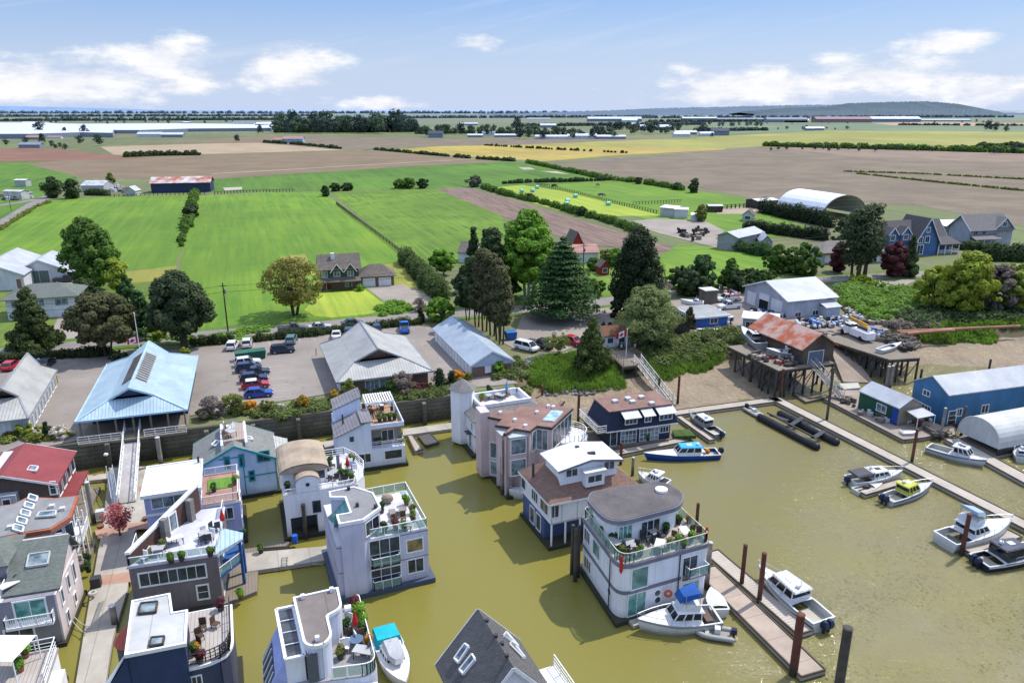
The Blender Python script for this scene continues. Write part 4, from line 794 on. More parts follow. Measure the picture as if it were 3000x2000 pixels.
PERI=M('periwinkle_siding',(.40,.44,.72),.7,'siding'); TAUPE=M('taupe_siding',(.20,.17,.175),.8,'siding'); MAUVE=M('mauve_grey_stucco',(.27,.26,.29),.8); PINK=M('blush_stucco',(.60,.47,.46),.8,var=.08); MIDN=M('midnight_blue_siding',(.035,.055,.12),.75,'siding'); ROOFW=M('white_membrane_roof',(.64,.64,.63),.8,var=.1); BAND=M('slate_band',(.20,.20,.24),.7); DECKM=M('pale_deck',(.47,.42,.38),.8,'planks'); DECKW=M('light_terrace',(.62,.60,.60),.8,var=.12); CURT=M('teal_curtained_glass',(.05,.20,.17),.1,'glass',col2=(.2,.42,.36))
BSH=M('terracotta_brown_shingle',(.26,.16,.12),.9,'shingle',scale=.9)
# ---- white three storey house with rounded dark roof
q=[Vector(p) for p in ((7.15,67.5,0),(9.75,58.7,0),(18.8,62.7,0),(16.2,70.4,0))]; fp=rnd_poly([q[0],q[1],q[2],q[3]],[.5,1.5,.5,.5]); t=T('float_home','white three storey float home with rounded dark flat roof and glass railed terrace','float home',(cen(q).x,cen(q).y,0)); HC18=t
floatbase(t,q,h=.45,over=.35); body(t,fp,.4,6.0,PAINTW); band(t,fp,2.95,3.3,BAND); band(t,fp,5.75,6.15,BAND,.12); MB().prism(grow(fp,.05),6.15,6.2).build('terrace',DECKM,t)
rf=rnd_poly([Vector((7.35,65.9,0)),Vector((9.0,61.2,0)),Vector((16.3,64.6,0)),Vector((17.3,67.2,0)),Vector((15.6,69.9,0)),Vector((7.9,67.6,0))],[.6,2.4,1.2,1.2,1.4,.6])
up=grow(rf,-.55); body(t,up,6.2,8.55,PAINTW,'upper_wall'); MB().prism(rf,8.5,8.95).build('roof',[BAND],t); MB().prism(grow(rf,-.12),8.95,9.0).build('roof_membrane',ROOFK,t)
MB().tube(at('W',808,180,9.0),at('W',808,180,9.0)+ZZ*.25,.62,n=20).build('round_skylight',WHITE,t)
LW=(q[0],q[1]); FW=(q[1],q[2])
for x0,y0,x1,y1,n in ((105,600,150,705,3),(105,812,158,970,3)): 
    a=onwall(*LW,'W',x0,y0); b=onwall(*LW,'W',x1,y1); win(t,LW,(a[0],b[1]+.3,b[0],b[1]+1.6),nx=n)
a=onwall(*LW,'W',182,700); b=onwall(*LW,'W',240,835); win(t,LW,(a[0],b[1]+.1,b[0],b[1]+1.7),nx=1,pm=GRN)
wpx(t,FW,'W',540,905,675,1045,nx=1,pm=GRN); wpx(t,FW,'W',505,1140,650,1285,nx=2,pm=CURT); wpx(t,FW,'W',1005,1035,1138,1130,nx=1,pm=GRN); wpx(t,FW,'W',1008,800,1120,975,nx=2)
porthole(t,FW,'W',770,1113); porthole(t,FW,'W',770,1175); porthole(t,LW,'W',333,1098,.3)
UW=(up[0],up[-1]); 
fa,fb=Vector((9.9,62.2,0)),Vector((15.9,65.0,0)); fo=grow([Vector((7.35,65.9,0)),Vector((9.0,61.2,0)),Vector((16.3,64.6,0)),Vector((15.6,69.9,0)),Vector((7.9,67.6,0))],-.55); UF=(fo[1],fo[2])
wpx(t,UF,'W',418,515,530,598,nx=3,pm=CURT); wpx(t,UF,'W',625,470,782,560,nx=3)
rp=grow(fp,-.12); railing(t,zz(rp[-7:]+rp[:8*2+1+5][:30],6.2)[:0] or zz([p for p in rp],6.2)+[Vector((rp[0][0],rp[0][1],6.2))],1.0,'glass',post=1.0,mat=M('cream_rail',(.62,.62,.5),.5))
bal=[FW[0]+(FW[1]-FW[0])*s_ for s_ in (.74,.96)]; nrm=Vector(((FW[1]-FW[0]).y,-(FW[1]-FW[0]).x,0)).normalized(); MB().prism([bal[0],bal[0]+nrm*.7,bal[1]+nrm*.7,bal[1]],3.2,3.35).build('balcony_floor',BAND,t); railing(t,zz([bal[0],bal[0]+nrm*.7,bal[1]+nrm*.7,bal[1]],3.35),.95,'glass')
m=MB(); [m.bar(Vector((p.x,p.y,.5)),Vector((p.x,p.y,5.8)),.1) for p in (FW[0]+(FW[1]-FW[0])*.66+nrm*.1,)]; m.build('downpipe',CHAR,t); m=MB(); p=LW[0]+(LW[1]-LW[0])*.8; p=p+Vector((-.15,-.05,0)); m.bar((p.x,p.y,.5),(p.x,p.y,5.8),.1).build('downpipe',CHAR,t)
MB().prism([FW[0]+(FW[1]-FW[0])*.1+nrm*.02,FW[0]+(FW[1]-FW[0])*.1+nrm*1.2,FW[1]+nrm*1.2,FW[1]+nrm*.02],.1,.42).build('walkway',CONC,t)
# ---- white house with terracotta hip roof and clerestory
e=[Vector(p) for p in ((.7,78.4,0),(3.9,70.6,0),(14.3,74.7,0),(11.2,82.6,0))]; t=T('float_home','white float home with brown shingle hip roof and raised white clerestory','float home',(cen(e).x,cen(e).y,0)); q=grow(e,-.45); floatbase(t,q,h=.4,over=.3)
body(t,[q[0],q[1],q[2],q[3]],3.0,5.7,PAINTW,'upper_wall'); qi=[q[0]+ (q[3]-q[0])*0,q[1]+(q[0]-q[1]).normalized()*1.6,q[2]+(q[3]-q[2]).normalized()*1.6,q[3]]; body(t,qi,.4,3.0,M('indigo_siding',(.08,.12,.27),.7,'siding'),'lower_wall')
o=hiproof(t,[e[1],e[2],e[3],e[0]],5.75,9.0,rl=3.8,over=.02,mat=BSH); FW=(q[1],q[2]); LW=(q[0],q[1])
m=MB(); [m.bar(Vector((*a_[:2],5.62)),Vector((*b_[:2],5.62)),.1,.2) for a_,b_ in ((e[0],e[1]),(e[1],e[2]),(e[2],e[3]))]; m.build('gutter',WHITE,t)
wpx(t,FW,'C',518,712,554,762,nx=2); 
for x0,y0,x1,y1,n in ((378,565,396,640,1),(428,625,455,700,3),(470,680,505,755,2)): a=onwall(*LW,'C',x0,y0); b=onwall(*LW,'C',x1,y1); win(t,LW,(a[0],3.7,b[0],5.2),nx=n)
LW2=(qi[0]+Vector((-.02,0,0)),qi[1]); [win(t,LW2,(x_,.7,x_+1.1,2.6),nx=1) for x_ in (2.2,3.9)]
m=MB(); dd=(q[2]-q[1]); [m.bar(Vector(((q[1]+dd*s_).x,(q[1]+dd*s_).y,.4)),Vector(((q[1]+dd*s_).x,(q[1]+dd*s_).y,3.0)),.2) for s_ in (.01,.17,.34,.99)]; m.split('porch_post',WHITE,t)
m=MB(); [m.prism([q[1]+dd*s_-V*.03,q[1]+dd*(s_+.012)-V*.03,q[1]+dd*(s_+.012),q[1]+dd*s_],3.0,5.6) for s_ in (.0,.12,.3,.6)]; m.prism([q[1]-V*.03,q[2]-V*.03,q[2],q[1]],3.0,3.2); m.split('trim_board',M('cool_trim',(.5,.53,.6),.6),t)
cb=[Vector(p) for p in ((3.75,76.3,0),(5.2,72.7,0),(11.6,75.3,0),(10.2,79.0,0))]; cb=[cb[1],cb[2],cb[3],cb[0]]; gableroof(t,cb,8.75,9.35,over=.5,t=.15,mat=ROOFW,body=PAINTW,zb=6.2,bname='clerestory_wall',trim=BAND); CW=(cb[0],cb[1])
wpx(t,CW,'C',592,540,645,562,nx=2); wpx(t,CW,'C',775,500,822,528,nx=2); nr=Vector(((cb[1]-cb[0]).y,-(cb[1]-cb[0]).x,0)).normalized(); bx=[cb[0]+(cb[1]-cb[0])*.37,cb[0]+(cb[1]-cb[0])*.37+nr*1.0,cb[0]+(cb[1]-cb[0])*.7+nr*1.0,cb[0]+(cb[1]-cb[0])*.7]
body(t,bx,6.6,8.2,PAINTW,'dormer'); MB().prism(grow(bx,.2),8.2,8.4).build('dormer_roof',ROOFW,t); win(t,(bx[1],bx[2]),(.25,7.1,1.9,7.9),nx=2); vents(t,'C',9.3,[(645,435),(705,465),(722,463)],CHAR,.4)
m=MB().tube(at('C',432,580,6.0),at('C',432,580,6.0)+ZZ*1.9,.14,n=8).build('flue',CHAR,t)
# ---- blush house with zigzag roof
zp=[(405,530),(555,560),(485,622),(650,645),(575,712),(605,722),(700,660),(870,688),(945,630),(1110,652),(1345,435),(1200,410),(1255,355),(1205,350),(1160,405),(980,378),(895,432),(755,408),(690,465),(525,440)]
zp=[at('X',x,y,8.6) for x,y in zp]; t=T('float_home','blush pink float home with zigzag brown roof, glass bays and round balcony','float home',(cen(zp).x,cen(zp).y,0)); wp=grow(zp,-.12)
body(t,wp,.4,8.5,PINK); MB().prism(zp,8.4,8.65).build('roof_edge',DWOOD,t); MB().prism(grow(zp,-.1),8.65,8.7).build('roof',ROOFB,t); vents(t,'X',8.7,[(545,490),(705,572),(820,635),(945,487),(1070,420),(1125,430)],s=.4)
bs=[Vector((-4.0,90.6,0)),Vector((-.6,81.9,0)),Vector((3,83.2,0)),Vector((7.5,89.6,0)),Vector((6.5,93,0)),Vector((-3,92,0))]; MB().prism(bs,-.4,.45).build('float',FLOATM,t)
ch=[at('X',355,395,8.9),at('X',410,410,8.9),at('X',410,530,8.6)]; tw=rect(Vector((-3.9,90.2,0))-U*.2,1.6,1.4,20); body(t,rect(zp[0]-U*.9,1.2,2.2,19.7),.4,9.3,PINK,'chimney_stack')
SB=[at('X',*p,5.0) for p in ((410,760),(490,790))]
for pts,zt in (([(605,726),(700,664),(835,722),(650,748)],8.0),([(500,662),(648,650),(580,708),(560,720)],8.0)):
    bp_=[at('X',x,y,8.2) for x,y in pts]; bp_=[Vector((p.x,p.y,0)) for p in bp_]; area=sum(bp_[i].x*bp_[(i+1)%4].y-bp_[(i+1)%4].x*bp_[i].y for i in range(4)); bp_=bp_ if area>0 else bp_[::-1]
    body(t,bp_,2.9,8.0,PINK,'bay_wall'); MB().prism(grow(bp_,.08),8.0,8.15).build('bay_roof',M('milky_glass',(.5,.56,.58),.2),t)
A_,B_=[at('X',x,y,8.2) for x,y in ((650,748),(835,722))]; BW=(A_,B_)
L_=(Vector(B_)-Vector(A_)).length; win(t,BW,(.15,5.9,L_-.15,7.8),nx=1,pm=GLT); win(t,BW,(.15,3.1,L_-.15,5.1),nx=1,pm=GLT)
A_,B_=wp[8-1],wp[8]; FB=(wp[8],wp[9]); wpx(t,(wp[7],wp[8]),'X',890,700,930,870,nx=1,pm=GLT); Lb=(wp[9]-wp[8]).length; win(t,FB,(.1,5.6,Lb*.75,8.2),nx=2,pm=GLT); RB=(wp[9],wp[10]); Lr_=(wp[10]-wp[9]).length
win(t,RB,(.3,5.6,Lr_-.3,8.2),nx=5); win(t,RB,(.3,.8,Lr_-.3,3.0),nx=5)
lw=(zp[0]-U*.05,zp[1]-U*.05)
LS=(wp[2],wp[3]); Ls=(wp[3]-wp[2]).length; win(t,LS,(.3,5.6,Ls-.3,7.7),nx=1,pm=GLT); win(t,LS,(.3,2.9,Ls-.3,5.0),nx=1,pm=GLT); LS=(wp[0],wp[1]); Ls=(wp[1]-wp[0]).length; win(t,LS,(.2,3.2,Ls*.8,5.2),nx=1,pm=GLT); win(t,LS,(.2,.8,Ls*.8,2.6),nx=1,pm=GLT)
cc_=at('X',1275,725,5.4); circ=lambda r,a0,a1,n,z: [Vector((cc_.x+r*math.cos(R(a0+(a1-a0)*i/n)),cc_.y+r*math.sin(R(a0+(a1-a0)*i/n)),z)) for i in range(n+1)]
MB().prism(circ(2.6,0,345,23,0),5.0,5.4).build('round_balcony',PAINTW,t); railing(t,circ(2.5,-140,75,16,5.4),.95,'pipe',post=.7); 
m=MB(); ci=circ(2.7,-140,75,16,4.0); co_=circ(3.9,-140,75,16,3.3); [m.add([ci[i],ci[i+1],co_[i+1],co_[i]],[[0,1,2,3]]) for i in range(16)]; m.build('glass_canopy',M('canopy_glass',(.35,.45,.47),.15),t); m=MB(); [m.bar(ci[i]+ZZ*.06,co_[i]+ZZ*.06,.09) for i in range(17)]; m.path(co_,.07,5); m.build('canopy_frame',WHITE,t); MB().tube((cc_.x,cc_.y,.4),(cc_.x,cc_.y,5.0),2.0,n=16).build('round_wall',PINK,t)
pn=[at('X',x,y,8.75) for x,y in ((1005,568),(1130,582),(1232,476),(1110,460))]; m=MB(); g_=MB()
for i in range(4):
    a_=lerp(pn[0],pn[3],(i+.04)/4); b_=lerp(pn[0],pn[3],(i+.9)/4); c_=lerp(pn[1],pn[2],(i+.9)/4); d_=lerp(pn[1],pn[2],(i+.04)/4); g_.slab([a_+ZZ*.12,d_+ZZ*.12,c_+ZZ*.2,b_+ZZ*.2],.05)
m.slab([p+ZZ*.05 for p in pn],.08); so_=m.build('rooflight',WHITE,t); g_.build('pane',M('blue_rooflight_glass',(.12,.25,.42),.1,'glass',col2=(.4,.55,.7)),so_)
# ---- white house with hexagonal tower
q=rect((-5.1,94.1,0),10.4,7.6,22); q[0]=Vector((-5.1,94.1,0)); t=T('float_home','white float home with hexagonal shingled tower and walled roof terrace','float home',(cen(q).x,cen(q).y,0)); floatbase(t,q,h=.4,over=.6); body(t,q,.4,5.2,PAINTW)
m=MB(); eo=grow(q,.3); ei=grow(q,-1.5); ei=[ei[0],ei[1],ei[2],ei[3]]
for i in range(4): j=(i+1)%4; m.slab([Vector((*eo[i][:2],5.2)),Vector((*eo[j][:2],5.2)),Vector((*ei[j][:2],6.3)),Vector((*ei[i][:2],6.3))],.12)
m.build('roof',SHG,t); pt=grow(q,-1.4); m=MB(); pi_=grow(q,-1.7)
for i in range(4): j=(i+1)%4; m.prism([pt[i],pt[j],pi_[j],pi_[i]],5.6,6.75)
m.build('parapet',PAINTW,t); MB().prism(pi_,5.5,5.75).build('terrace',DECKW,t)
tc_=at('X',190,205,7.3); hx=lambda r,z: [Vector((tc_.x+r*math.cos(R(60*i+20)),tc_.y+r*math.sin(R(60*i+20)),z)) for i in range(6)]
tc_=Vector((q[3].x+1.0,q[3].y-2.4,0)); body(t,hx(1.75,0),.4,8.3,PAINTW,'tower_wall'); m=MB(); h_=hx(2.1,8.3); m.add(h_+[Vector((tc_.x,tc_.y,9.7))],[[i,(i+1)%6,6] for i in range(6)]+[[5,4,3,2,1,0]]); m.build('tower_roof',SHG,t)
LW=(q[3],q[0]); win(t,LW,(5.4,.6,6.3,2.6),nx=2,name='door'); win(t,LW,(1.0,3.4,1.6,4.6),nx=1); win(t,LW,(6.4,3.6,6.9,4.5),nx=1); MB().box((q[0]+(q[3]-q[0]).normalized()*1.7)-U*.35+ZZ*2.9,(.7,1.3,.1),R(22)).build('awning',CHAR,t); FW=(q[0],q[1]); band(t,q,2.75,2.95,M('soft_grey_trim',(.4,.41,.45),.6),.04)
# ---- navy gambrel house
q=rect((13.5,96.3,0),9.6,5.2,17.5); t=T('float_home','navy two storey float home with flat brown mansard roof and white awnings over its windows','float home',(cen(q).x,cen(q).y,0)); fl=grow(q,.2); MB().prism(rect((11.2,95.0,0),13.2,7.2,17.5),-.4,.42).build('float',WOOD,t); NV=M('navy_clapboard',(.03,.05,.10),.75,'siding')
body(t,q,.4,2.9,NV,'lower_wall'); o_=grow(q,.75); i_=grow(q,-.0); m=MB(); n4=4
lo_=zz(o_,3.0); hi_=zz(i_,5.6); m.add(lo_+hi_,[[i,(i+1)%4,4+(i+1)%4,4+i] for i in range(4)]+[[0,3,2,1],[4,5,6,7]]); m.build('mansard_wall',M('navy_shingle',(.028,.038,.075),.85,'shingle',scale=1.2),t); flatroof(t,grow(q,.05),5.6,.1,.15,mat=ROOFB); band(t,o_,2.85,3.02,WHITE,.02)
FW=(q[0],q[1]); LF=9.6; win(t,FW,(1.9,.6,4.2,2.4),nx=4,nz=3,pm=GLT); win(t,FW,(4.8,.6,7.7,2.4),nx=5,nz=3,pm=GLT); win(t,FW,(8.0,1.5,9.3,2.3),nx=3); win(t,FW,(.3,.5,1.2,2.5),nx=1,name='door')
for i,(u0,u1) in enumerate(((2.0,3.9),(5.0,6.1),(7.3,9.4))):
    bx=rect(q[0]+(q[1]-q[0]).normalized()*u0-V*.7,u1-u0,.8,17.5); body(t,bx,3.5,5.0,NV,'dormer'); win(t,(bx[0],bx[1]),(.1,3.8,u1-u0-.1,4.8),nx=3 if u1-u0>1.5 else 2); u_=(q[1]-q[0]).normalized(); v_=Vector((-u_.y,u_.x,0)); b0=q[0]+u_*(u0-.35); b1=q[0]+u_*(u1+.35)
    MB().slab([Vector((*(b0-v_*1.5)[:2],4.9)),Vector((*(b1-v_*1.5)[:2],4.9)),Vector((*b1[:2],5.5)),Vector((*b0[:2],5.5))],.07).build('awning',OFFW,t)
vents(t,'C',5.8,[(828,210),(890,197),(912,212),(955,190),(1005,220)],OFFW,.75); railing(t,[Vector((*(o_[3])[:2],3.0)),Vector((*(o_[3]-U*1.3)[:2],3.0)),Vector((*(o_[0]-U*1.3)[:2],3.0)),Vector((*(o_[0])[:2],3.0))],1,'pipe'); MB().prism([o_[3],o_[3]-U*1.4,o_[0]-U*1.4,o_[0]],2.85,3.0).build('balcony_floor',WOOD,t); MB().slab([at('C',1105,345,.9),at('C',1185,340,.9),at('C',1220,372,.9),at('C',1115,375,.9)],.5).build('turf_planter',M('turf_mat',(.05,.1,.02),.9,'grass',scale=6),t)
# ---- dark shingled gable at bottom centre
rg=[at('C',175,1230,8.6),at('C',325,1475,8.6)]; d_=(rg[1]-rg[0]); d_.z=0; d_.normalize(); s_=Vector((d_.y,-d_.x,0)); 
q0=rg[1]+d_*0; hw=3.1; fl_=[q0-(-s_)*0,]; sd=Vector((-d_.y,d_.x,0)); 
FL=rg[1]-sd*hw*1.0; FR=rg[1]+sd*hw; BL=rg[0]-sd*hw; BR=rg[0]+sd*hw; q=[Vector((p.x,p.y,0)) for p in (FL,FR,BR,BL)]
if (q[1]-q[0]).x<0: q=[q[1],q[0],q[3],q[2]]
t=T('float_home','float home with steep dark shingled gable roof and skylights at the bottom edge','float home',(cen(q).x,cen(q).y,0)); SHK=M('dark_grey_shingle',(.12,.115,.115),.9,'shingle',scale=1.3); floatbase(t,q,h=.4,over=.6)
gableroof(t,q,5.0,8.5,over=.45,mat=SHK,body=PAINTW,zb=.4,trim=WHITE); LW=(q[3],q[0])
def onslope(k,x,y,A,n):
    d=ray(k,x,y); C_=Vector((0,0,CAMH)); return C_+d*((A-C_).dot(n)/d.dot(n))
hw_=(q[1]-q[0]).length/2; ud=(q[1]-q[0]).normalized(); nl=Vector((-ud.x*3.5,-ud.y*3.5,hw_)).normalized(); nr_=Vector((ud.x*3.5,ud.y*3.5,hw_)).normalized(); AP=Vector((*((q[0]+q[1])/2)[:2],8.72))
for pts in (((55,1450),(105,1380),(125,1395),(75,1470)),((80,1505),(140,1430),(155,1455),(98,1525))): skylight(t,*[onslope('C',x,y,AP,nl) for x,y in pts])
for pts in (((285,1345),(300,1325),(360,1395),(345,1390)),((315,1385),(330,1370),(390,1448),(375,1445))): skylight(t,*[onslope('C',x,y,AP,nr_) for x,y in pts],fm=OFFW)
for x,y in ((208,1270),(252,1345),(282,1382),(305,1440)): p=onslope('C',x,y,AP,nr_); MB().tube(p,p+ZZ*.25,.16,n=8).build('roof_vent',CHAR,t)
dk=rect(q[1]-V*1.6,1.9,4.6,math.degrees(math.atan2(ud.y,ud.x))); MB().prism(dk,4.2,4.5).build('side_deck',PAINTW,t); body(t,grow(dk,-.1),.4,4.2,PAINTW,'side_wall'); railing(t,zz([dk[0],dk[1],dk[2]],4.5),1,'pipe')
tr=rect(q[0]-V*3.4+U*1.6,3.2,3.2,20); tc_=cen(tr); m=MB(); [m.add([Vector((*tr[i][:2],5.4)),Vector((*tr[(i+1)%4][:2],5.4)),Vector((tc_.x,tc_.y,6.6))],[[0,1,2]]) for i in range(4)]; m.build('turret_roof',SHG,t); body(t,grow(tr,-.2),.4,5.4,PAINTW,'turret_wall')
# ---- lavender three storey house with grey roof
q=rect((-16.6,62.2,0),8.9,8.4,22); t=T('float_home','lavender three storey float home with grey flat roof and white glass railed deck','float home',(cen(q).x,cen(q).y,0)); floatbase(t,q,h=.55,over=.5,mat=M('blue_grey_float',(.10,.13,.2),.8)); body(t,q,.5,6.0,LAV); band(t,q,3.0,3.1,BAND,.02); band(t,q,5.75,5.85,BAND,.02)
pr=[at('B',x,y,8.6) for x,y in ((435,645),(440,672),(512,672),(538,745),(470,757),(485,802),(602,780),(686,720),(650,650),(555,620))]; area=sum(pr[i].x*pr[(i+1)%10].y-pr[(i+1)%10].x*pr[i].y for i in range(10)); pr=pr if area>0 else pr[::-1]
body(t,grow(pr,-.1),.5,8.45,LAV,'upper_wall'); flatroof(t,pr,8.4,.0,.2,mat=ROOFG,trim=PAINTW); MB().prism(grow(q,-.05),6.0,6.06).build('terrace',DECKW,t)
gt=[at('B',x,y,z) for x,y,z in ((430,765,6.3),(455,835,5.2),(460,760,8.0),(515,680,8.4),(530,738,8.3),(465,750,8.3))]; m=MB(); m.slab([gt[0],gt[1],gt[5],gt[4],gt[3]],.1); m.build('glass_roof',M('teal_glass_roof',(.16,.38,.36),.2,'ribs'),t)
FW=(q[0],q[1]); wpx(t,FW,'B',630,885,780,990,nx=3,nz=2); wpx(t,FW,'B',637,1000,785,1090,nx=3,nz=2); wpx(t,FW,'B',812,880,888,920,nx=1,fw=.12,pm=M('warm_glass',(.08,.09,.07),.1,'glass',col2=(.3,.22,.08))); wpx(t,FW,'B',817,975,892,1020,nx=2); nn=Vector((FW[1]-FW[0]).normalized()); no=Vector((nn.y,-nn.x,0))
for z_ in (3.15,.6): a_=FW[0]+nn*3.2+no*.5; b_=FW[0]+nn*5.9+no*.5; railing(t,zz([a_-no*.45,a_,b_,b_-no*.45],z_),.95,'glass',post=.9)
UFW=None
qd=grow(q,-.1); railing(t,zz([lerp(qd[0],qd[1],.36),qd[1],qd[2],lerp(qd[2],qd[3],.55)],6.06),1.0,'glass',post=1.3); vents(t,'B',8.65,[(530,632),(660,720),(572,712)],CHAR,.3)
wl_=[at('B',618,790,8.4),at('B',686,722,8.4)]; 
for i in range(10):
    a_,b_=pr[i],pr[(i+1)%10]
    if abs((b_-a_).length-2.6)<.35 and (b_-a_).y>1: gg=grow(pr,-.1); win(t,(gg[i],gg[(i+1)%10]),(.3,6.6,(gg[(i+1)%10]-gg[i]).length-.3,8.0),nx=2)
# ---- white and blue house with pergola
q=rect((-22.5,88.7,0),8.7,8.4,18); t=T('float_home','tall white float home with slanted grey roofs and pergola deck near the seawall','float home',(cen(q).x,cen(q).y,0)); floatbase(t,q,h=.45,over=.3); PB=M('powder_white_wall',(.66,.73,.86),.7,var=.05)
body(t,q,.4,2.9,PB,'lower_wall'); l=lambda a,b_: q[0]+(q[1]-q[0])*a+(q[3]-q[0])*b_; left=[l(0,0),l(.5,0),l(.5,1),l(0,1)]; right=[l(.5,.14),l(.97,.14),l(.97,1),l(.5,1)]
body(t,left,2.9,5.3,PB,'left_wall'); body(t,right,2.9,5.5,M('taupe_wall',(.30,.28,.27),.8),'right_wall'); m=MB().add([*zz([l(0,0),l(.5,0),l(.5,.55),l(0,.55)],5.3),Vector((*l(.5,0)[:2],6.9)),Vector((*l(.5,.55)[:2],6.9))],[[0,1,4],[1,2,5,4],[3,5,2],[0,4,5,3]]); m.build('raised_wall',PB,t)
RS_=M('grey_standing_seam',(.23,.22,.235),.6,'ribs'); e0=.25; MB().slab([Vector((*(l(-.04,-.04))[:2],5.35)),Vector((*(l(.36,-.04))[:2],6.75)),Vector((*(l(.36,.57))[:2],6.75)),Vector((*(l(-.04,.57))[:2],5.35))],.14).build('roof',RS_,t); MB().slab(zz([l(.36,-.03),l(.53,-.03),l(.53,.5),l(.36,.5)],6.98),.14).build('roof',RS_,t)
tw=[l(.02,.55),l(.42,.55),l(.42,.98),l(.02,.98)]; MB().prism(tw,2.9,[7.3,8.6,8.6,7.3]).build('tower_wall',PB,t); te=grow(tw,.15); MB().slab([Vector((*te[0][:2],7.35)),Vector((*te[1][:2],8.75)),Vector((*te[2][:2],8.75)),Vector((*te[3][:2],7.35))],.14).build('tower_roof',RS_,t); MB().tube(l(.12,.3)+ZZ*6,l(.12,.3)+ZZ*7.3,.12,n=8).build('flue',CHAR,t)
dk=[l(.5,0),l(1.0,0),l(1.0,1),l(.42,1)]; MB().prism(dk,5.5,5.75).build('terrace',M('warm_deck',(.42,.27,.17),.8,'planks'),t); m=MB(); di=grow(dk,-.12)
for i in (0,1,2): m.prism([dk[i],dk[i+1],di[i+1],di[i]],5.6,6.35)
m.build('parapet',PB,t); railing(t,zz([l(.5,.02),l(.98,.02),l(.98,.14)],2.95),.9,'pipe'); FW=(q[0],q[1]); FR_=(right[0],right[1])
wpx(t,FW,'B',705,447,788,475,nx=1); wpx(t,FW,'B',552,468,638,497,nx=3); wpx(t,FW,'B',538,382,552,396,nx=1,fm=CHAR); wpx(t,FR_,'B',690,348,748,395,nx=2,name='french_door')
pg=[l(.5,.45),l(.92,.45),l(.92,.85),l(.5,.85)]; m=MB(); [m.bar(zz([p],5.75)[0],zz([p],7.9)[0],.15) for p in pg]; m2=MB(); [m2.bar(Vector((*lerp(pg[0],pg[1],i/11)[:2],8.0)),Vector((*lerp(pg[3],pg[2],i/11)[:2],8.0)),.16,.12) for i in range(12)]; m2.bar(zz([pg[0]],7.88)[0],zz([pg[1]],7.88)[0],.12,.2); m2.bar(zz([pg[3]],7.88)[0],zz([pg[2]],7.88)[0],.12,.2)
m.split('pergola_post',WHITE,t); m2.build('pergola_slats',WHITE,t)
# ---- white house with tan barrel roof
q=rect((-24.8,73.0,0),8.0,8.4,20); t=T('float_home','white float home with curved tan barrel roof and cluttered upper deck','float home',(cen(q).x,cen(q).y,0)); floatbase(t,q,h=.4,over=.4); l=lambda a,b_: q[0]+(q[1]-q[0])*a+(q[3]-q[0])*b_; body(t,[l(0,0),l(1,0),l(1,1),l(0,1)],2.6,5.4,PAINTW); body(t,[l(.42,0),l(1,0),l(1,1),l(.42,1)],.4,2.6,PAINTW,'lower_wall'); body(t,[l(.05,.2),l(.42,.2),l(.42,1),l(.05,1)],.4,2.6,M('painted_carport_shade',(.1,.11,.12),.9),'lower_wall')  # dark block under the upper floor paints the shade of the open carport
MB().prism([l(0,0),l(.06,0),l(.06,.04),l(0,.04)],.4,2.6).build('corner_post',PAINTW,t); MB().prism(q,5.4,5.46).build('terrace',DECKW,t)
u_=(q[1]-q[0]).normalized(); v_=Vector((-u_.y,u_.x,0)); TAN=M('tan_curved_roof',(.42,.33,.24),.85,var=.2)
def barrel(c0,w,d,z0,rise,mat,n=12,th=.14):
    out=[]
    for s_ in (0,d): out.append([c0+u_*(w/2-w/2*math.cos(math.pi*i/n))+v_*s_+ZZ*(z0+rise*math.sin(math.pi*i/n)) for i in range(n+1)])
    inn=[[p-ZZ*th for p in r] for r in out]; m=MB(); n1_=n+1; m.loft([out[0],out[1]],cap=False,closed=False); m.loft([inn[1],inn[0]],cap=False,closed=False); m.loft([out[0],inn[0]],cap=False,closed=False); m.loft([inn[1],out[1]],cap=False,closed=False); return m,out
ub=[l(.02,.22),l(.62,.22),l(.62,.95),l(.02,.95)]; body(t,ub,5.46,7.4,PAINTW,'upper_wall'); m,o=barrel(l(-.03,.16)+ZZ*0,5.4,6.7,7.3,.95,TAN); m.poly(o[0]); m.build('roof',TAN,t,smooth=False)
a0=l(.17,.02); pts=[a0+u_*(1.25-1.25*math.cos(math.pi*i/10))+ZZ*(6.6+.75*math.sin(math.pi*i/10)) for i in range(11)]; m=MB(); m.loft([pts,[p+v_*1.7 for p in pts]],cap=False,closed=False); m.poly([a0+ZZ*5.46]+pts+[a0+u_*2.5+ZZ*5.46]); m.poly([a0+ZZ*5.46,a0+ZZ*6.6,a0+v_*1.7+ZZ*6.6,a0+v_*1.7+ZZ*5.46]); m.poly([a0+u_*2.5+ZZ*5.46,a0+u_*2.5+ZZ*6.6,a0+u_*2.5+v_*1.7+ZZ*6.6,a0+u_*2.5+v_*1.7+ZZ*5.46]); m.build('vaulted_bay',PAINTW,t); m,o=barrel(a0-v_*.15-u_*.1,2.7,2.2,6.62,.85,TAN,10,.1); m.build('bay_roof',TAN,t)
MB().tube(a0+u_*1.25-v_*.04+ZZ*6.3,a0+u_*1.25-v_*.07+ZZ*6.3,.22,n=12).build('round_window',GLASS,t); FW=(q[0],q[1]); wpx(t,FW,'B',358,692,394,735,nx=1,fm=CHAR); win(t,(ub[0],ub[1]),(3.6,6.0,4.5,7.0),nx=1)
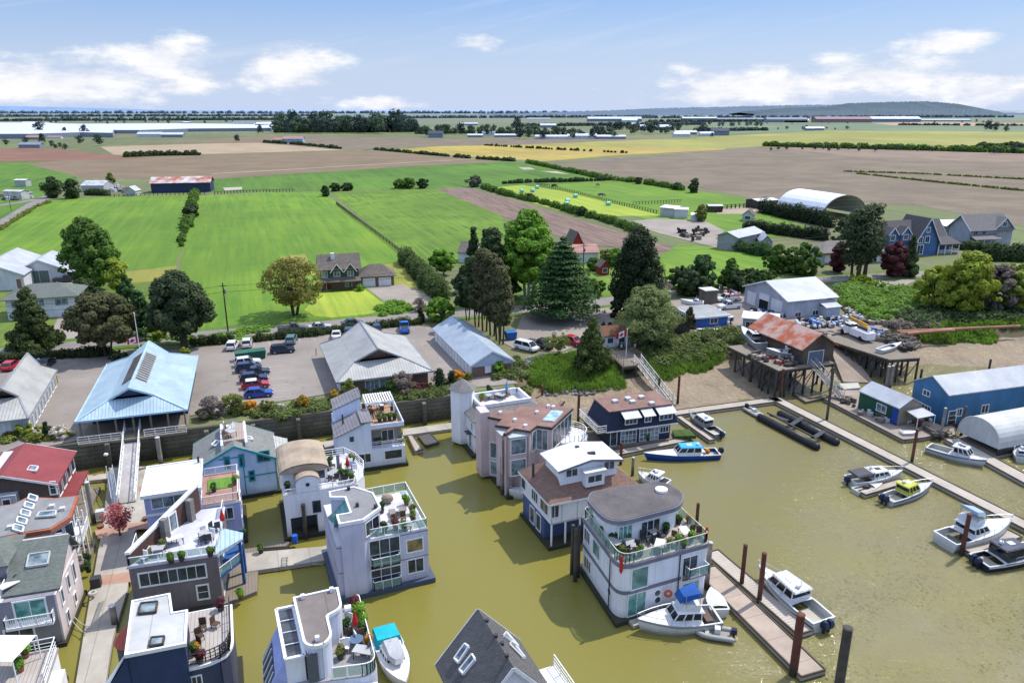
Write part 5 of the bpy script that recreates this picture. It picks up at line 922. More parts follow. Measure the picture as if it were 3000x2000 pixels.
rl=[l(.02,.02),l(.98,.02),l(1.12,.2),l(1.16,.45),l(1.08,.75),l(.95,.97),l(.62,.97)]; MB().prism([l(1,.05),l(1.12,.2),l(1.16,.45),l(1.08,.75),l(1,.9)],2.6,5.46).build('curved_wall',PAINTW,t,smooth=False); railing(t,zz(rl[:2],5.46),.6,'picket'); railing(t,zz(rl[1:],5.46),.95,'pipe'); MB().tube(l(.8,.45)+ZZ*5.4,l(.8,.45)+ZZ*7.6,.2,n=8).build('flue',BAND,t)
# ---- tall white house with curved walls at the bottom
CR['Y']=(780,1700,4.9)
pr=[at('Y',x,y,9.0) for x,y in ((385,240),(545,935),(760,945),(960,830),(880,500),(1095,390),(1030,95))]; rr_=rnd_poly(pr,[0,.7,.5,.9,.2,.7,0]); t=T('float_home','tall white float home with flat brown roof, ribbed curved walls and plant filled terrace','float home',(cen(pr).x,cen(pr).y,0)); RW=M('ribbed_white_wall',(.68,.71,.80),.6,'vsiding',scale=.7)
body(t,grow(rr_,-.05),.4,8.9,RW); flatroof(t,rr_,8.8,0,.15,mat=M('brown_grey_membrane',(.20,.17,.155),.9,'slabs'),trim=WHITE)
o0=pr[1]; q=[o0-U*1.3-V*.2,o0+U*5.0-V*1.2,o0+U*5.0+V*7.6,o0-U*1.3+V*7.0]; q=[Vector((p.x,p.y,0)) for p in q]; fq=rnd_poly(q,[.1,1.2,.3,.3]); body(t,fq,.4,6.0,RW,'lower_wall'); floatbase(t,q,h=.4,over=.3); MB().prism(grow(fq,-.02),6.0,6.06).build('terrace',M('grey_terrace',(.3,.29,.29),.8),t)
qq=grow(fq,-.12); m_=[p for p in qq]; railing(t,zz(m_[7:]+[],6.06)[0:0] or zz([lerp(q[0],q[1],.48)+V*.12]+qq[7:15]+[qq[-8]],6.06),1.0,'glass',post=1.2)
lb=[pr[1]-U*1.35,pr[1]-U*.05,pr[0]-U*.05,pr[0]-U*1.35]; lb=[Vector((p.x,p.y,0)) for p in lb]; body(t,lb,.4,8.1,PAINTW,'stair_wall'); 
pq=grow(lb,-.15); MB().prism(pq,8.1,8.14).build('rooflight',M('dark_rooflight',(.07,.075,.09),.15,'glass'),t); m=MB(); [m.bar(Vector((*a_[:2],8.2)),Vector((*b_[:2],8.2)),.22,.2) for a_,b_ in ((lb[0],lb[1]),(lb[1],lb[2]),(lb[2],lb[3]),(lb[3],lb[0]))]; [m.bar(Vector((*lerp(pq[0],pq[3],f_)[:2],8.2)),Vector((*lerp(pq[1],pq[2],f_)[:2],8.2)),.06,.06) for f_ in (.25,.5,.75)]; m.build('rooflight_frame',WHITE,t)
se=[]; 
for zf,ins in ((.4,-.3),(2.4,-.6),(4.4,-.4),(6.0,.4),(7.3,1.3)):
    se.append([Vector((*(q[0]-U*(1.3-ins)+V*1.2)[:2],zf)),Vector((*(q[0]+U*.2+V*.4)[:2],zf)),Vector((*(q[3]+U*.2-V*.4)[:2],zf)),Vector((*(q[3]-U*(1.3-ins)-V*1.2)[:2],zf))])
m=MB(); m.loft([s[::-1] for s in se]); m.build('curved_bay',PERI,t,smooth=False); g_=MB(); g_.slab([se[2][0]+V*.5-U*.06,se[3][0]+V*.5-U*.06+ZZ*.03,se[3][3]-V*.5-U*.06+ZZ*.03,se[2][3]-V*.5-U*.06],.05); gw=g_.build('curved_window',GLASS,t); m=MB(); [m.bar(lerp(se[2][0],se[2][3],f_)-U*.1,lerp(se[3][0],se[3][3],f_)-U*.1+ZZ*.06,.07) for f_ in (.14,.3,.5,.7,.86)]; m.split('mullion',WHITE,gw)
FW=(q[0],q[1]); win(t,FW,(5.3,3.2,7.2,5.0),nx=2); MB().box(lerp(q[0],q[1],.78)-V*.5+ZZ*5.35,(2.4,.5,.3),G).build('rolled_awning',WHITE,t); pu=[p for p in grow(rr_,-.05)]; f0=lerp(pr[1],pr[2],.45)-V*.12
m=MB(); MB().box(Vector((f0.x,f0.y,6.3)),(.75,.2,4.2),G).build('glass_block_window',M('glass_block',(.08,.09,.11),.2,'brick',col2=(.35,.4,.45)),t); vents(t,'Y',9.0,[(525,250),(940,150),(735,850)],WHITE,.3)
for x,y in ((960,590),(1160,400)): p=at('Y',x,y,7.6); MB().tube(p-U*.2,p+U*.3,.3,n=10).build('curved_hood',WHITE,t)
# ---- navy house with terrace at bottom left
pr=[at('A',x,y,8.0) for x,y in ((725,1405),(1060,1340),(1070,1155),(985,1170),(970,1060),(765,1100))]; t=T('float_home','midnight blue float home with white flat roof and curved railed terrace','float home',(cen(pr).x,cen(pr).y,0)); body(t,pr,.4,7.9,MIDN); flatroof(t,pr,7.85,.1,.15,mat=M('pale_grey_membrane',(.50,.50,.49),.8,'slabs'),trim=WHITE)
dk=[at('A',x,y,5.6) for x,y in ((1080,1480),(1250,1440),(1335,1370),(1325,1120),(1090,1165))]; p0=pr[1]; dk=[Vector((p.x,p.y,0)) for p in dk]; fl_=[Vector((pr[0].x,pr[0].y,0)),dk[0]+(pr[1]-pr[0]).normalized()*-.6,dk[0],dk[1],dk[2],dk[3],dk[4]+V*.3,Vector((pr[4].x,pr[4].y,0)),Vector((pr[5].x,pr[5].y,0))]
dkr=rnd_poly([dk[0]-U*.6,dk[1],dk[2],dk[3],dk[4]-U*.6],[0,1.2,1.2,0,0]); body(t,dkr,.4,5.5,M('slate_navy_wall',(.07,.08,.12),.8,'siding'),'lower_wall'); MB().prism(grow(dkr,.12),5.35,5.6).build('terrace_edge',WHITE,t); MB().prism(grow(dkr,-.05),5.6,5.66).build('terrace',DECKM,t); railing(t,zz(grow(dkr,-.1)[:-1],5.66),.95,'pipe',mat=CHAR,post=1.1)
MB().prism([pr[0]-U*.4-V*1.5,dk[1]-V*1.6+U*.3,dk[2]+U*.4,dk[3]+U*.4,pr[5]-U*.4],-.4,.4).build('float',FLOATM,t)
FW=(dkr[0],dkr[1]); Lq=(dkr[1]-dkr[0]).length; win(t,FW,(.4,3.0,Lq-.1,4.7),nx=3); RWd=(dkr[-3],dkr[-2])
for pts in (((795,1175),(895,1165),(905,1105),(810,1115)),((858,1360),(935,1350),(945,1305),(870,1312))): skylight(t,*[at('A',x,y,8.05) for x,y in pts],fm=DWOOD)
m=MB(); ax=pr[5]+(pr[0]-pr[5])*.12; bx_=pr[5]+(pr[0]-pr[5])*.5; n_=Vector((-U.x,-U.y,0)); rg_=[]
for s_,(za,rad) in enumerate(((7.6,.15),(6.1,1.5))): c_=(ax+bx_)/2; rg_.append([c_+Vector((math.cos(R(110+G*57.3-19.7+180*i/12)),math.sin(R(110+180*i/12)),0))*rad+Vector((0,0,za-c_.z)) for i in range(13)])
m.loft(rg_,cap=False,closed=False); m.build('red_awning',M('red_ribbed_canopy',(.45,.09,.06),.6,'ribs',scale=.6),t); c_=(ax+bx_)/2; MB().prism([Vector((c_.x,c_.y,0))+Vector((math.cos(R(110+180*i/12)),math.sin(R(110+180*i/12)),0))*1.35 for i in range(13)],.4,6.1).build('curved_wall',M('dark_ribbed_wall',(.12,.12,.125),.8,'vsiding'),t)
MB().slab([pr[0]+ZZ*.05-U*.1,pr[0]-U*1.7-V*.8-ZZ*2.2,pr[0]-U*1.7+V*.3-ZZ*2.2,pr[0]+V*.3],.15).build('side_roof',WHITE,t); MB().prism([Vector((*p[:2],0)) for p in (pr[0]-U*1.6-V*.7,pr[0]-V*.1,pr[0]+V*.6,pr[0]-U*1.6+V*.2)],.4,[5.7,7.7,7.7,5.7]).build('side_wall',MIDN,t)
# ---- brown house with slanting roof
q=rect((-35.0,59.4,0),7.6,9.0,16); t=T('float_home','taupe float home with white slanting roof edge, brown stone wall and wide terrace','float home',(cen(q).x,cen(q).y,0)); floatbase(t,q,h=.4,over=.4); l=lambda a,b_: q[0]+(q[1]-q[0])*a+(q[3]-q[0])*b_; q6=[l(0,0),l(1,0),l(1,1),l(.66,1)]; body(t,q6,.4,5.6,TAUPE); MB().prism(grow(q6,.08),5.5,5.75).build('terrace',M('pale_lilac_terrace',(.55,.55,.62),.8,var=.1),t)
dg=[l(-.01,.02),l(.03,.02),l(.70,1.0),l(.66,1.0)]; MB().prism([Vector((*p[:2],0)) for p in dg],5.7,[6.9,6.9,8.5,8.5]).build('brown_wall',M('brown_stone_wall',(.10,.055,.045),.9,'brick',col2=(.13,.09,.07)),t); dgo=grow(dg,.05)
MB().slab([Vector((*p[:2],z)) for p,z in zip(dgo,(7.1,7.1,8.75,8.75))],.25).build('slanted_roof',WHITE,t); FW=(q[0],q[1]); wpx(t,FW,'A',805,965,1185,985,nx=7) if False else None
a_=onwall(*FW,'A',808,1000); b_=onwall(*FW,'A',1180,925); win(t,FW,(a_[0],3.5,b_[0],4.8),nx=7,fw=.14); a_=onwall(*FW,'A',1145,1100); win(t,FW,(a_[0],1.2,a_[0]+.9,2.6),nx=1,nz=2,fw=.14)
dv=(dg[2]-dg[1]).normalized(); dn=Vector((dv.y,-dv.x,0)); 
for s_ in (.42,.80): p=lerp(dg[1],dg[2],s_)+dn*.4; MB().box(Vector((p.x,p.y,6.9)),(.6,.6,2.4),math.atan2(dv.y,dv.x)).build('chimney',M('grey_stone',(.2,.19,.18),.9,'brick'),t)
win(t,(dg[1],dg[2]),(5.5,5.9,6.4,7.6),nx=1,fw=.15,name='terrace_door',pm=GLT)
railing(t,zz([l(.0,.5),l(.01,.01),l(.98,.01),l(.99,.2)],5.75),.8,'glass'); railing(t,zz([l(.99,.75),l(.99,.99)],5.75),.9,'glass')
bq=[l(1,.05),l(1.22,.3),l(1.22,.75),l(1,.85)]; MB().prism([l(1,-.0),l(1.28,.28),l(1.28,.4),l(1,.5)],5.3,[5.8,5.5,5.5,5.9]).build('porch_roof',RBLUE,t); m=MB(); BLT=M('cobalt_post',(.03,.10,.30),.6); [m.bar((p.x,p.y,.4),(p.x,p.y,5.4),.25) for p in (l(1.24,.28),l(1.24,.5))]; m.split('porch_post',BLT,t); MB().prism([l(1,.02),l(1.24,.28),l(1.24,.6),l(1,.6)],2.9,3.1).build('balcony_floor',BLT,t); railing(t,zz([l(1,.02),l(1.24,.28),l(1.24,.5)],3.1),.95,'glass'); RWl=(q[1],q[2]); [win(t,RWl,(x_,z_,x_+1.6,z_+1.9),nx=2) for x_,z_ in ((.6,.7),(.6,3.3),(3,.7),(3,3.3))]; MB().prism([l(1.0,-.05),l(1.4,.1),l(1.4,1.0),l(1.0,1.0)],-.2,.45).build('side_deck',WOOD,t)
# ---- periwinkle house with sunroom
q=rect((-38.2,69.6,0),9.2,7.4,20); t=T('float_home','periwinkle float home with white flat roofed sunroom and latticed roof garden','float home',(cen(q).x,cen(q).y,0)); floatbase(t,q,h=.4,over=.4); l=lambda a,b_: q[0]+(q[1]-q[0])*a+(q[3]-q[0])*b_; body(t,q,.4,5.0,PERI); band(t,q,4.85,5.1,WHITE,.05)
s1=[l(0,0),l(.58,0),l(.58,.92),l(0,.92)]; body(t,s1,5.0,7.1,PERI,'sunroom_wall'); flatroof(t,s1,7.1,.25,.25,mat=ROOFW,trim=WHITE); L1=(s1[1]-s1[0]).length; win(t,(s1[0],s1[1]),(.7,5.7,L1-.4,6.85),nx=4,pm=GLT); win(t,(s1[3],s1[0]),(3,5.7,6,6.85),nx=2); win(t,(s1[1],s1[2]),(.3,5.7,2.6,6.85),nx=2)
MB().prism([l(.58,0),l(1,0),l(1,1),l(.58,1)],5.0,5.12).build('roof_garden',M('brick_paving',(.38,.22,.17),.9,'slabs'),t); MB().prism([l(.64,.45),l(.92,.45),l(.92,.8),l(.64,.8)],5.12,5.2).build('turf_mat',M('bright_turf',(.12,.28,.04),.9,'grass',scale=8),t); railing(t,zz([l(.6,.02),l(.99,.02),l(.99,.98),l(.6,.98)],5.12),.9,'lattice'); FW=(q[0],q[1]); [win(t,(q[1],q[2]),r4,nx=1) for r4 in ((1,3,1.8,4.4),(3,3,3.8,4.4),(1,.8,2,2.4))]; win(t,FW,(7.2,3.1,8.4,4.4),nx=2); MB().tube(l(.56,.85)+ZZ*7.2,l(.56,.85)+ZZ*8.1,.12,n=8).build('flue',CHAR,t)
# ---- light blue house with teal trim
q=rect((-37.6,80.6,0),9.2,7.6,21); t=T('float_home','light blue float home with teal trimmed gable and grey shingle roof','float home',(cen(q).x,cen(q).y,0)); floatbase(t,q,h=.4,over=.3); gableroof(t,q,4.7,7.0,over=.35,mat=M('weathered_grey_shingle',(.23,.235,.22),.9,'shingle',scale=1.2),body=PALEB,zb=.4,trim=TEAL); l=lambda a,b_: q[0]+(q[1]-q[0])*a+(q[3]-q[0])*b_; FW=(q[0],q[1])
wl2=[l(.36,.12),l(.66,.12),l(.66,.9),l(.36,.9)]; m=MB(); m.prism([l(.34,.05),l(.37,.05),l(.37,.95),l(.34,.95)],5.5,7.2); m.prism([l(.64,.05),l(.67,.05),l(.67,.95),l(.64,.95)],5.5,7.2); m.build('deck_parapet',WHITE,t); MB().prism([l(.37,.2),l(.64,.2),l(.64,.9),l(.37,.9)],5.8,7.18).build('roof_deck',M('worn_pink_deck',(.45,.36,.31),.8,'planks'),t)
wpx(t,FW,'A',1290,275,1318,328,nx=1,fm=TEAL,fw=.16); wpx(t,FW,'A',1375,262,1400,318,nx=1,fm=TEAL,fw=.16); wpx(t,FW,'A',1478,245,1545,285,nx=2,fm=TEAL,fw=.16); wpx(t,FW,'A',1432,355,1460,400,nx=1,fm=TEAL,fw=.16)
for pts in (((1215,205),(1240,180),(1262,185),(1240,210)),((1405,170),(1395,158),(1440,158),(1455,175))): skylight(t,*[at('A',x,y,6.2) for x,y in pts])
m=MB(); n_=Vector(((q[1]-q[0]).y,-(q[1]-q[0]).x,0)).normalized()*.05
for u0 in (.58,.02,.985): m.prism([l(u0,0)+n_,l(u0+.014,0)+n_,l(u0+.014,0),l(u0,0)],.5,4.9 if u0!=.58 else 5.6)
m.prism([l(.58,0)+n_,l(1,0)+n_,l(1,0),l(.58,0)],2.75,2.9); m.prism([l(.3,0)+n_,l(.6,0)+n_,l(.6,0),l(.3,0)],5.5,5.65); m.split('trim_board',TEAL,t); pq=[l(1.02,.0),l(1.2,.0),l(1.2,.9),l(1.02,.9)]; MB().slab([Vector((*p[:2],z)) for p,z in zip(pq,(4.8,4.1,4.1,4.8))],.1).build('porch_roof',RGREY,t); MB().prism(pq,-.3,.45).build('side_deck',WOOD,t); m=MB(); [m.bar((p.x,p.y,.4),(p.x,p.y,4.1),.12) for p in (pq[1],pq[2],lerp(pq[1],pq[2],.5))]; m.split('porch_post',WHITE,t)
# ---- red roofed house
q=rect((-60.8,73.2,0),9.8,8.2,17); t=T('float_home','float home with red metal gable roof and dark brown shingled walls','float home',(cen(q).x,cen(q).y,0)); floatbase(t,q,h=.4,over=.3); REDR=M('red_metal_roof',(.25,.05,.05),.55,var=.1); gableroof(t,q,5.3,7.0,over=.35,mat=REDR,body=M('dark_brown_shingle_wall',(.085,.055,.045),.9,'brick'),zb=2.9,trim=WHITE); body(t,q,.4,2.95,PAINTW,'lower_wall'); FW=(q[0],q[1]); l=lambda a,b_: q[0]+(q[1]-q[0])*a+(q[3]-q[0])*b_
wpx(t,FW,'A',282,418,325,478,nx=1,nz=2,fw=.14); bq=[l(.12,-.12),l(.62,-.12),l(.62,0),l(.12,0)]; body(t,bq,.4,5.0,M('pale_grey_bay',(.42,.45,.5),.7,'siding'),'bay_wall'); [win(t,(bq[0],bq[1]),(x_,3.2,x_+.7,4.6),nx=1) for x_ in (1.2,3.6)]
MB().prism([l(.3,.1),l(.47,.1),l(.47,.9),l(.3,.9)],6.2,6.85).build('roof_deck',ROOFW,t); skylight(t,*[at('A',x,y,6.4) for x,y in ((155,350),(205,355),(220,330),(172,325))]); RWl=(q[1],q[2]); [win(t,RWl,(x_,z_,x_+1.3,z_+1.5),nx=1) for x_ in (.6,2.5,4.5,6.5) for z_ in (.9,3.4)]; MB().prism([l(1,.1),l(1.16,.1),l(1.16,.9),l(1,.9)],2.9,3.15).build('porch_roof',REDR,t); m=MB(); [m.bar((p.x,p.y,.4),(p.x,p.y,2.9),.14) for p in (l(1.14,.12),l(1.14,.5),l(1.14,.88))]; m.split('porch_post',WHITE,t); MB().prism([l(1,-.02),l(1.24,-.02),l(1.24,1),l(1,1)],-.3,.45).build('side_deck',WOOD,t)
# ---- grey polygon roof with orange edge
pr=[at('A',x,y,6.0) for x,y in ((-90,760),(130,715),(290,690),(405,620),(448,497),(320,512),(160,505),(80,545),(-120,575))]; t=T('float_home','float home with faceted grey flat roof edged in orange and tilted skylights','float home',(cen(pr).x,cen(pr).y,0)); ORG=M('orange_red_edge',(.42,.13,.07),.7); body(t,grow(pr,-.5),.4,5.8,PAINTW); MB().prism(grow(pr,.05),5.7,6.1).build('roof_edge',ORG,t); MB().prism(grow(pr,-.2),6.1,6.16).build('roof',ROOFG,t); MB().prism(grow(pr,.1),-.4,.4).build('float',FLOATM,t); vents(t,'A',6.16,[(360,575),(300,560),(60,680)],OFFW,.5)
for i in range(5): 
    a_=at('A',75+22*i,690-44*i,6.2); b_=at('A',130+20*i,705-44*i,6.2); v_=V*.78; skylight(t,a_,b_,b_+v_+ZZ*.15,a_+v_+ZZ*.15)
skylight(t,*[at('A',x,y,6.3) for x,y in ((210,618),(320,610),(322,585),(230,590))],fm=OFFW); gg=grow(pr,-.5); [win(t,(gg[2],gg[3]),(x_,3.2,x_+.9,5.2),nx=1) for x_ in (.4,1.7)]; [win(t,(gg[3],gg[4]),(x_,z_,x_+1.0,z_+1.6),nx=1,fw=.14) for x_ in (.3,1.8,3.3) for z_ in (.9,3.4)]; [win(t,(gg[1],gg[2]),(x_,3.2,x_+1.1,5.2),nx=2) for x_ in (.3,2.0)]
rq=[gg[3],gg[4]]; o_=Vector((rq[1]-rq[0]).normalized()); n_=Vector((o_.y,-o_.x,0)); MB().prism([rq[0],rq[0]+n_*1.1,rq[1]+n_*1.1,rq[1]],2.7,2.9).build('balcony_floor',WHITE,t); railing(t,zz([rq[0],rq[0]+n_*1.1,rq[1]+n_*1.1,rq[1]],2.9),.9,'picket'); m=MB(); [m.bar((p.x,p.y,.3),(p.x,p.y,5.6),.13) for p in (rq[0]+n_*1.1,lerp(rq[0],rq[1],.5)+n_*1.1,rq[1]+n_*1.1)]; m.split('porch_post',WHITE,t); MB().prism([rq[0]-o_*.5,rq[0]+n_*1.4-o_*.5,rq[1]+n_*1.4,rq[1]],-.3,.42).build('side_deck',WOOD,t)
# ---- mauve house with white balconies
FRc=Vector((-39.9,56.0,0)); q=rect(FRc-Vector((math.cos(R(17)),math.sin(R(17)),0))*12,12,7.4,17); t=T('float_home','mauve grey float home with mossy shingle roof, skylight and white picket balconies','float home',(cen(q).x,cen(q).y,0)); floatbase(t,q,h=.4,over=.3); body(t,q,.4,5.2,MAUVE); l=lambda a,b_: q[0]+(q[1]-q[0])*a+(q[3]-q[0])*b_
PKW=M('pale_pink_siding',(.66,.57,.56),.8,'siding'); MB().prism([l(1,0),l(1.012,0),l(1.012,1),l(1,1)],.42,5.2).build('side_panel',PKW,t); r4=[l(.68,-.02),l(1.01,-.02),l(1.01,1),l(.68,1)]; MB().prism([Vector((*p[:2],0)) for p in [l(.68,.15),l(1,.15),l(1,.9),l(.68,.9)]],5.2,[5.5,5.5,7.4,7.4]).build('upper_wall',PKW,t); MB().slab([Vector((*l(a_,b_)[:2],z)) for a_,b_,z in ((.66,.08,5.4),(1.03,.08,5.4),(1.03,.78,7.75),(.66,.78,7.75))],.15).build('roof',SHGR,t); MB().slab([Vector((*l(a_,b_)[:2],z)) for a_,b_,z in ((.66,.78,7.75),(1.03,.78,7.75),(1.03,1.05,5.6),(.66,1.05,5.6))],.15).build('roof',SHGR,t)
sk=[(.78,.40),(.92,.40),(.92,.56),(.78,.56)]; skylight(t,*[Vector((*l(a_,b_)[:2],5.4+(b_-.08)/.7*2.35+.05)) for a_,b_ in sk],fm=OFFW)
ub=[l(.1,.35),l(.66,.35),l(.66,1),l(.1,1)]; body(t,ub,5.2,7.4,MAUVE,'upper_wall'); hiproof(t,ub,7.4,8.6,rl=2,over=.3,mat=SHGR); win(t,(ub[0],ub[1]),(3.0,5.5,6.0,7.1),nx=3,fw=.12)
railing(t,zz([l(.02,.3),l(.02,.01),l(.65,.01),l(.65,.3)],5.25),.9,'picket'); MB().prism([l(0,0),l(.67,0),l(.67,.35),l(0,.35)],5.2,5.25).build('terrace',DECKW,t)
bq=[l(.68,-.10),l(.98,-.10),l(.98,0),l(.68,0)]; MB().prism(bq,2.75,3.0).build('balcony_floor',WHITE,t); railing(t,zz([bq[3],bq[0],bq[1],bq[2]],3.0),.9,'picket'); FW=(q[0],q[1]); Lq=12; win(t,FW,(8.9,3.15,11.2,5.0),nx=2,fw=.15,pm=CURT); win(t,FW,(7.8,.9,9.9,2.4),nx=2,fw=.16); win(t,FW,(4.3,2.9,5.9,4.7),nx=2,nz=2,fw=.16); win(t,FW,(1.0,2.9,2.9,4.7),nx=2,nz=2,fw=.16)
RWl=(q[1]+U*.16,q[2]+U*.16); [win(t,RWl,r5,nx=1) for r5 in ((1.0,3.4,1.6,4.8),(3.2,3.4,3.8,4.8),(5.2,3.0,5.8,4.8),(1.5,1.0,2.1,2.2),(4.2,1.2,4.8,2.2))]
# ---- bottom left corner deck
tp=[at('A',x,y,3.4) for x,y in ((210,1355),(258,1580))]; q=[tp[1]-U*9,tp[1],tp[0],tp[0]-U*9]; q=[Vector((p.x,p.y,0)) for p in q]; q[2]=q[1]+V*4.4; q[3]=q[2]-U*9; t=T('float_home','white railed roof terrace of a float home cut off by the bottom left corner','float home',(cen(q).x,cen(q).y,0)); body(t,q,.4,3.3,PAINTW); floatbase(t,q,h=.4,over=.3); MB().prism(grow(q,.1),3.2,3.4).build('terrace',DECKM,t); railing(t,zz([q[1],q[2],q[3]],3.4),1.1,'pipe',post=1.4); MB().prism([q[1],q[1]+U*.9,q[1]+U*.9+V*2.2,q[1]+V*2.2],1.6,2.9).build('side_stair',WHITE,t)

# small house numbers in raised strokes, mooring lines, ladder
def digit(root,W_,k,x,y,segs,h=.5):
    A_=Vector((W_[0][0],W_[0][1],0)); e=(Vector((W_[1][0],W_[1][1],0))-A_).normalized(); n=Vector((e.y,-e.x,0)); u,z=onwall(W_[0],W_[1],k,x,y); w_=h*.5; P=lambda a,b: A_+e*(u+a*w_)+n*.03+ZZ*(z+b*h); m=MB()
    S={'t':((0,1),(1,1)),'m':((0,.5),(1,.5)),'b':((0,0),(1,0)),'l':((0,.5),(0,1)),'r':((1,.5),(1,1)),'L':((0,0),(0,.5)),'R':((1,0),(1,.5))}
    for c_ in segs: m.bar(P(*S[c_][0]),P(*S[c_][1]),.05,.07)
    m.build('house_number',CHAR,root)
homes=[o for o in COL.objects if o.name.startswith('float_home')]
hl=[o for o in homes if 'lavender three' in o['label']][0]; q=rect((-16.6,62.2,0),8.9,8.4,22); digit(hl,(q[0],q[1]),'B',563,948,'tmblrLR',.45)
def rope(label,a,b_,sag=.4):
    m=MB(); m.path([a*(1-i/8)+b_*(i/8)-ZZ*sag*4*(i/8)*(1-i/8) for i in range(9)],.035,5); m.build('mooring_line',OFFW,None,label=label,cat='rope')
rope('upper white mooring line from mauve house to main dock',at('A',425,1187,.9),at('A',508,1242,.7),.2); rope('lower white mooring line from mauve house to main dock',at('A',418,1213,.9),at('A',495,1283,.7),.2); rope('loose pale rope trailing from the concrete side dock',at('B',305,980,.5),at('B',405,995,.3),.1); rope('rope tying the red roofed house to its dock',at('A',440,470,.8),at('A',500,432,.6),.15)
o=MB(); a_,b_=at('B',210,958,.62),at('B',207,1002,.62); c_=at('B',235,955,.62)-a_; o.bar(a_,b_,.07); o.bar(a_+c_,b_+c_,.07); [o.bar(lerp(a_,b_,f_),lerp(a_,b_,f_)+c_,.05) for f_ in (.1,.4,.7,.95)]; o.build('dock_ladder',STEEL,None,label='small steel ladder lying on the concrete side dock edge',cat='ladder')
# ================================================================ docks, piles, gangways, piers
def dock(label,pts,mat,z=.5,th=.5,beams=True,fin=None,name='dock'):
    pts=[Vector((p[0],p[1],0)) for p in pts]; area=sum(pts[i].x*pts[(i+1)%len(pts)].y-pts[(i+1)%len(pts)].x*pts[i].y for i in range(len(pts)))
    if area<0: pts=pts[::-1]
    c=cen(pts); t=T(name,label,'dock',(c.x,c.y,0)); MB().prism(grow(pts,-.06),z-th,z).build('deck',mat,t); MB().prism(grow(pts,-.02),-.35,z-th+.06).build('flotation',FLOATM,t)
    if beams:
        m=MB(); n=len(pts); g_=grow(pts,-.07)
        for i in range(n): m.bar(Vector((*g_[i][:2],z+.02)),Vector((*g_[(i+1)%n][:2],z+.02)),.12,.16)
        m.build('edge_beam',M('dock_edge_timber',(.15,.125,.1),.9,var=.3),t)
    return t
def strip(label,a,b_,w,mat=None,z=.5,**k):
    a,b_=Vector((a[0],a[1],0)),Vector((b_[0],b_[1],0)); d=(b_-a).normalized(); n=Vector((-d.y,d.x,0))*w/2; return dock(label,[a-n,b_-n,b_+n,a+n],mat or PLANK,z,**k)
PLANK=M('bleached_planks',(.50,.44,.37),.85,'planks',ang=19.7-90,scale=1.2); PLANK2=M('bleached_cross_planks',(.47,.41,.34),.85,'planks',scale=1.2); PINKC=M('brick_dock_patch',(.42,.25,.18),.85,'slabs')
dock('broad pale concrete main dock running between the left float homes',ats('A',.5,(395,1700),(430,1568),(500,1150),(590,640),(622,330),(870,322),(862,600),(775,700),(735,1030),(650,1310),(610,1568),(560,1700)),CONC,beams=False)
for p in (((545,690),(735,650),(880,640),(870,680),(735,690),(550,720)),((582,950),(765,925),(765,985),(585,1005)),((560,720),(700,700),(700,716),(560,740))): sheet('dock_paving',ats('A',.504,*p),PINKC)
sheet('dock_paving',ats('A',.504,(800,440),(860,435),(858,462),(798,468)),PINKC)
dock('concrete side dock linking the taupe house to the lavender house',ats('B',.5,(30,1032),(25,938),(405,905),(455,890),(450,965),(415,975)),CONC,beams=False)
dock('narrow pale dock leading to the red roofed house',ats('A',.5,(425,415),(420,385),(618,362),(618,395)),PLANK,beams=False)
dock('dock below the seawall between the light blue and pergola houses',ats('B',.5,(190,462),(190,432),(460,392),(465,425)),CONC,beams=False)
dock('pale dock between the pergola house and the hexagonal tower house',ats('B',.5,(790,372),(790,340),(1050,305),(1060,335)),CONC,beams=False)
dock('short plank finger float beside the pergola house',ats('B',.5,(812,372),(838,366),(892,440),(850,452)),PLANK2)
dock('dark box float with tilted panels next to the short finger',ats('B',.35,(862,372),(925,358),(970,405),(905,425)),M('dark_float_box',(.12,.12,.13),.8),z=.35)
dock('grated work float beneath the tan roofed house',ats('B',.5,(100,915),(100,895),(245,880),(245,905)),WOOD,beams=False)
d2a,d2b=at('D',283,193,.5),at('D',1485,800,.5); dd=(d2b-d2a).normalized(); 
strip('long plank dock running diagonally down the right side of the marina',d2a-dd*.5,d2b+dd*14,2.1,PLANK)
h0=at('G',1240,1372,.5); h1=at('D',300,195,.5); strip('plank dock along the mud bank from the navy house to the corner',h0,h1,2.0,PLANK2)
strip('plank walkway joining the blush house and the navy house',at('C',640,330,.5),at('C',745,318,.5),2.0,PLANK2)
dock('plank dock in front of the navy mansard house',ats('C',.5,(800,478),(790,448),(1115,388),(1190,398)),PLANK2); strip('narrow plank finger beside the grey aluminium boat',at('C',1135,278,.5),at('C',1300,395,.5),1.1,PLANK)
u0,u1=at('C',1292,930,.5),at('D',432,1325,.5); strip('plank dock with edge beams below the white three storey house',u0,u1,1.9,PLANK)
l0,l1=at('C',1262,1010,.5),at('D',470,1523,.5); strip('wide concrete dock nearest the camera with bare end',l0,l1,2.6,M('pinkish_concrete',(.40,.32,.255),.85,'slabs',ang=-70))
dock('cluttered timber platform carrying the green floating shed',ats('D',.5,(515,195),(590,150),(740,150),(1150,330),(1160,372),(1060,372),(1000,385),(900,395)),M('rough_platform_boards',(.36,.30,.25),.9,'planks',ang=-70)); strip('plank dock in front of the arched boathouse',at('D',1130,385,.5),at('D',1485,592,.5)+dd*4,2.4,PLANK)
dock('broken low timber float near the gangway foot',ats('D',.3,(365,170),(385,165),(450,195),(530,175),(535,190),(430,213)),WOOD,z=.3); dock('battered white work float below the boat shed pier',ats('H',.5,(790,1180),(800,1170),(930,1165),(945,1200),(830,1210)),OFFW,beams=False)
strip('finger float between the white cruiser and the yellow boat',at('D',700,650,.5),at('D',905,590,.5),1.3,PLANK2); strip('finger float beside the sport fishing boat',at('D',1195,925,.5),at('D',1440,842,.5),1.9,PLANK2)
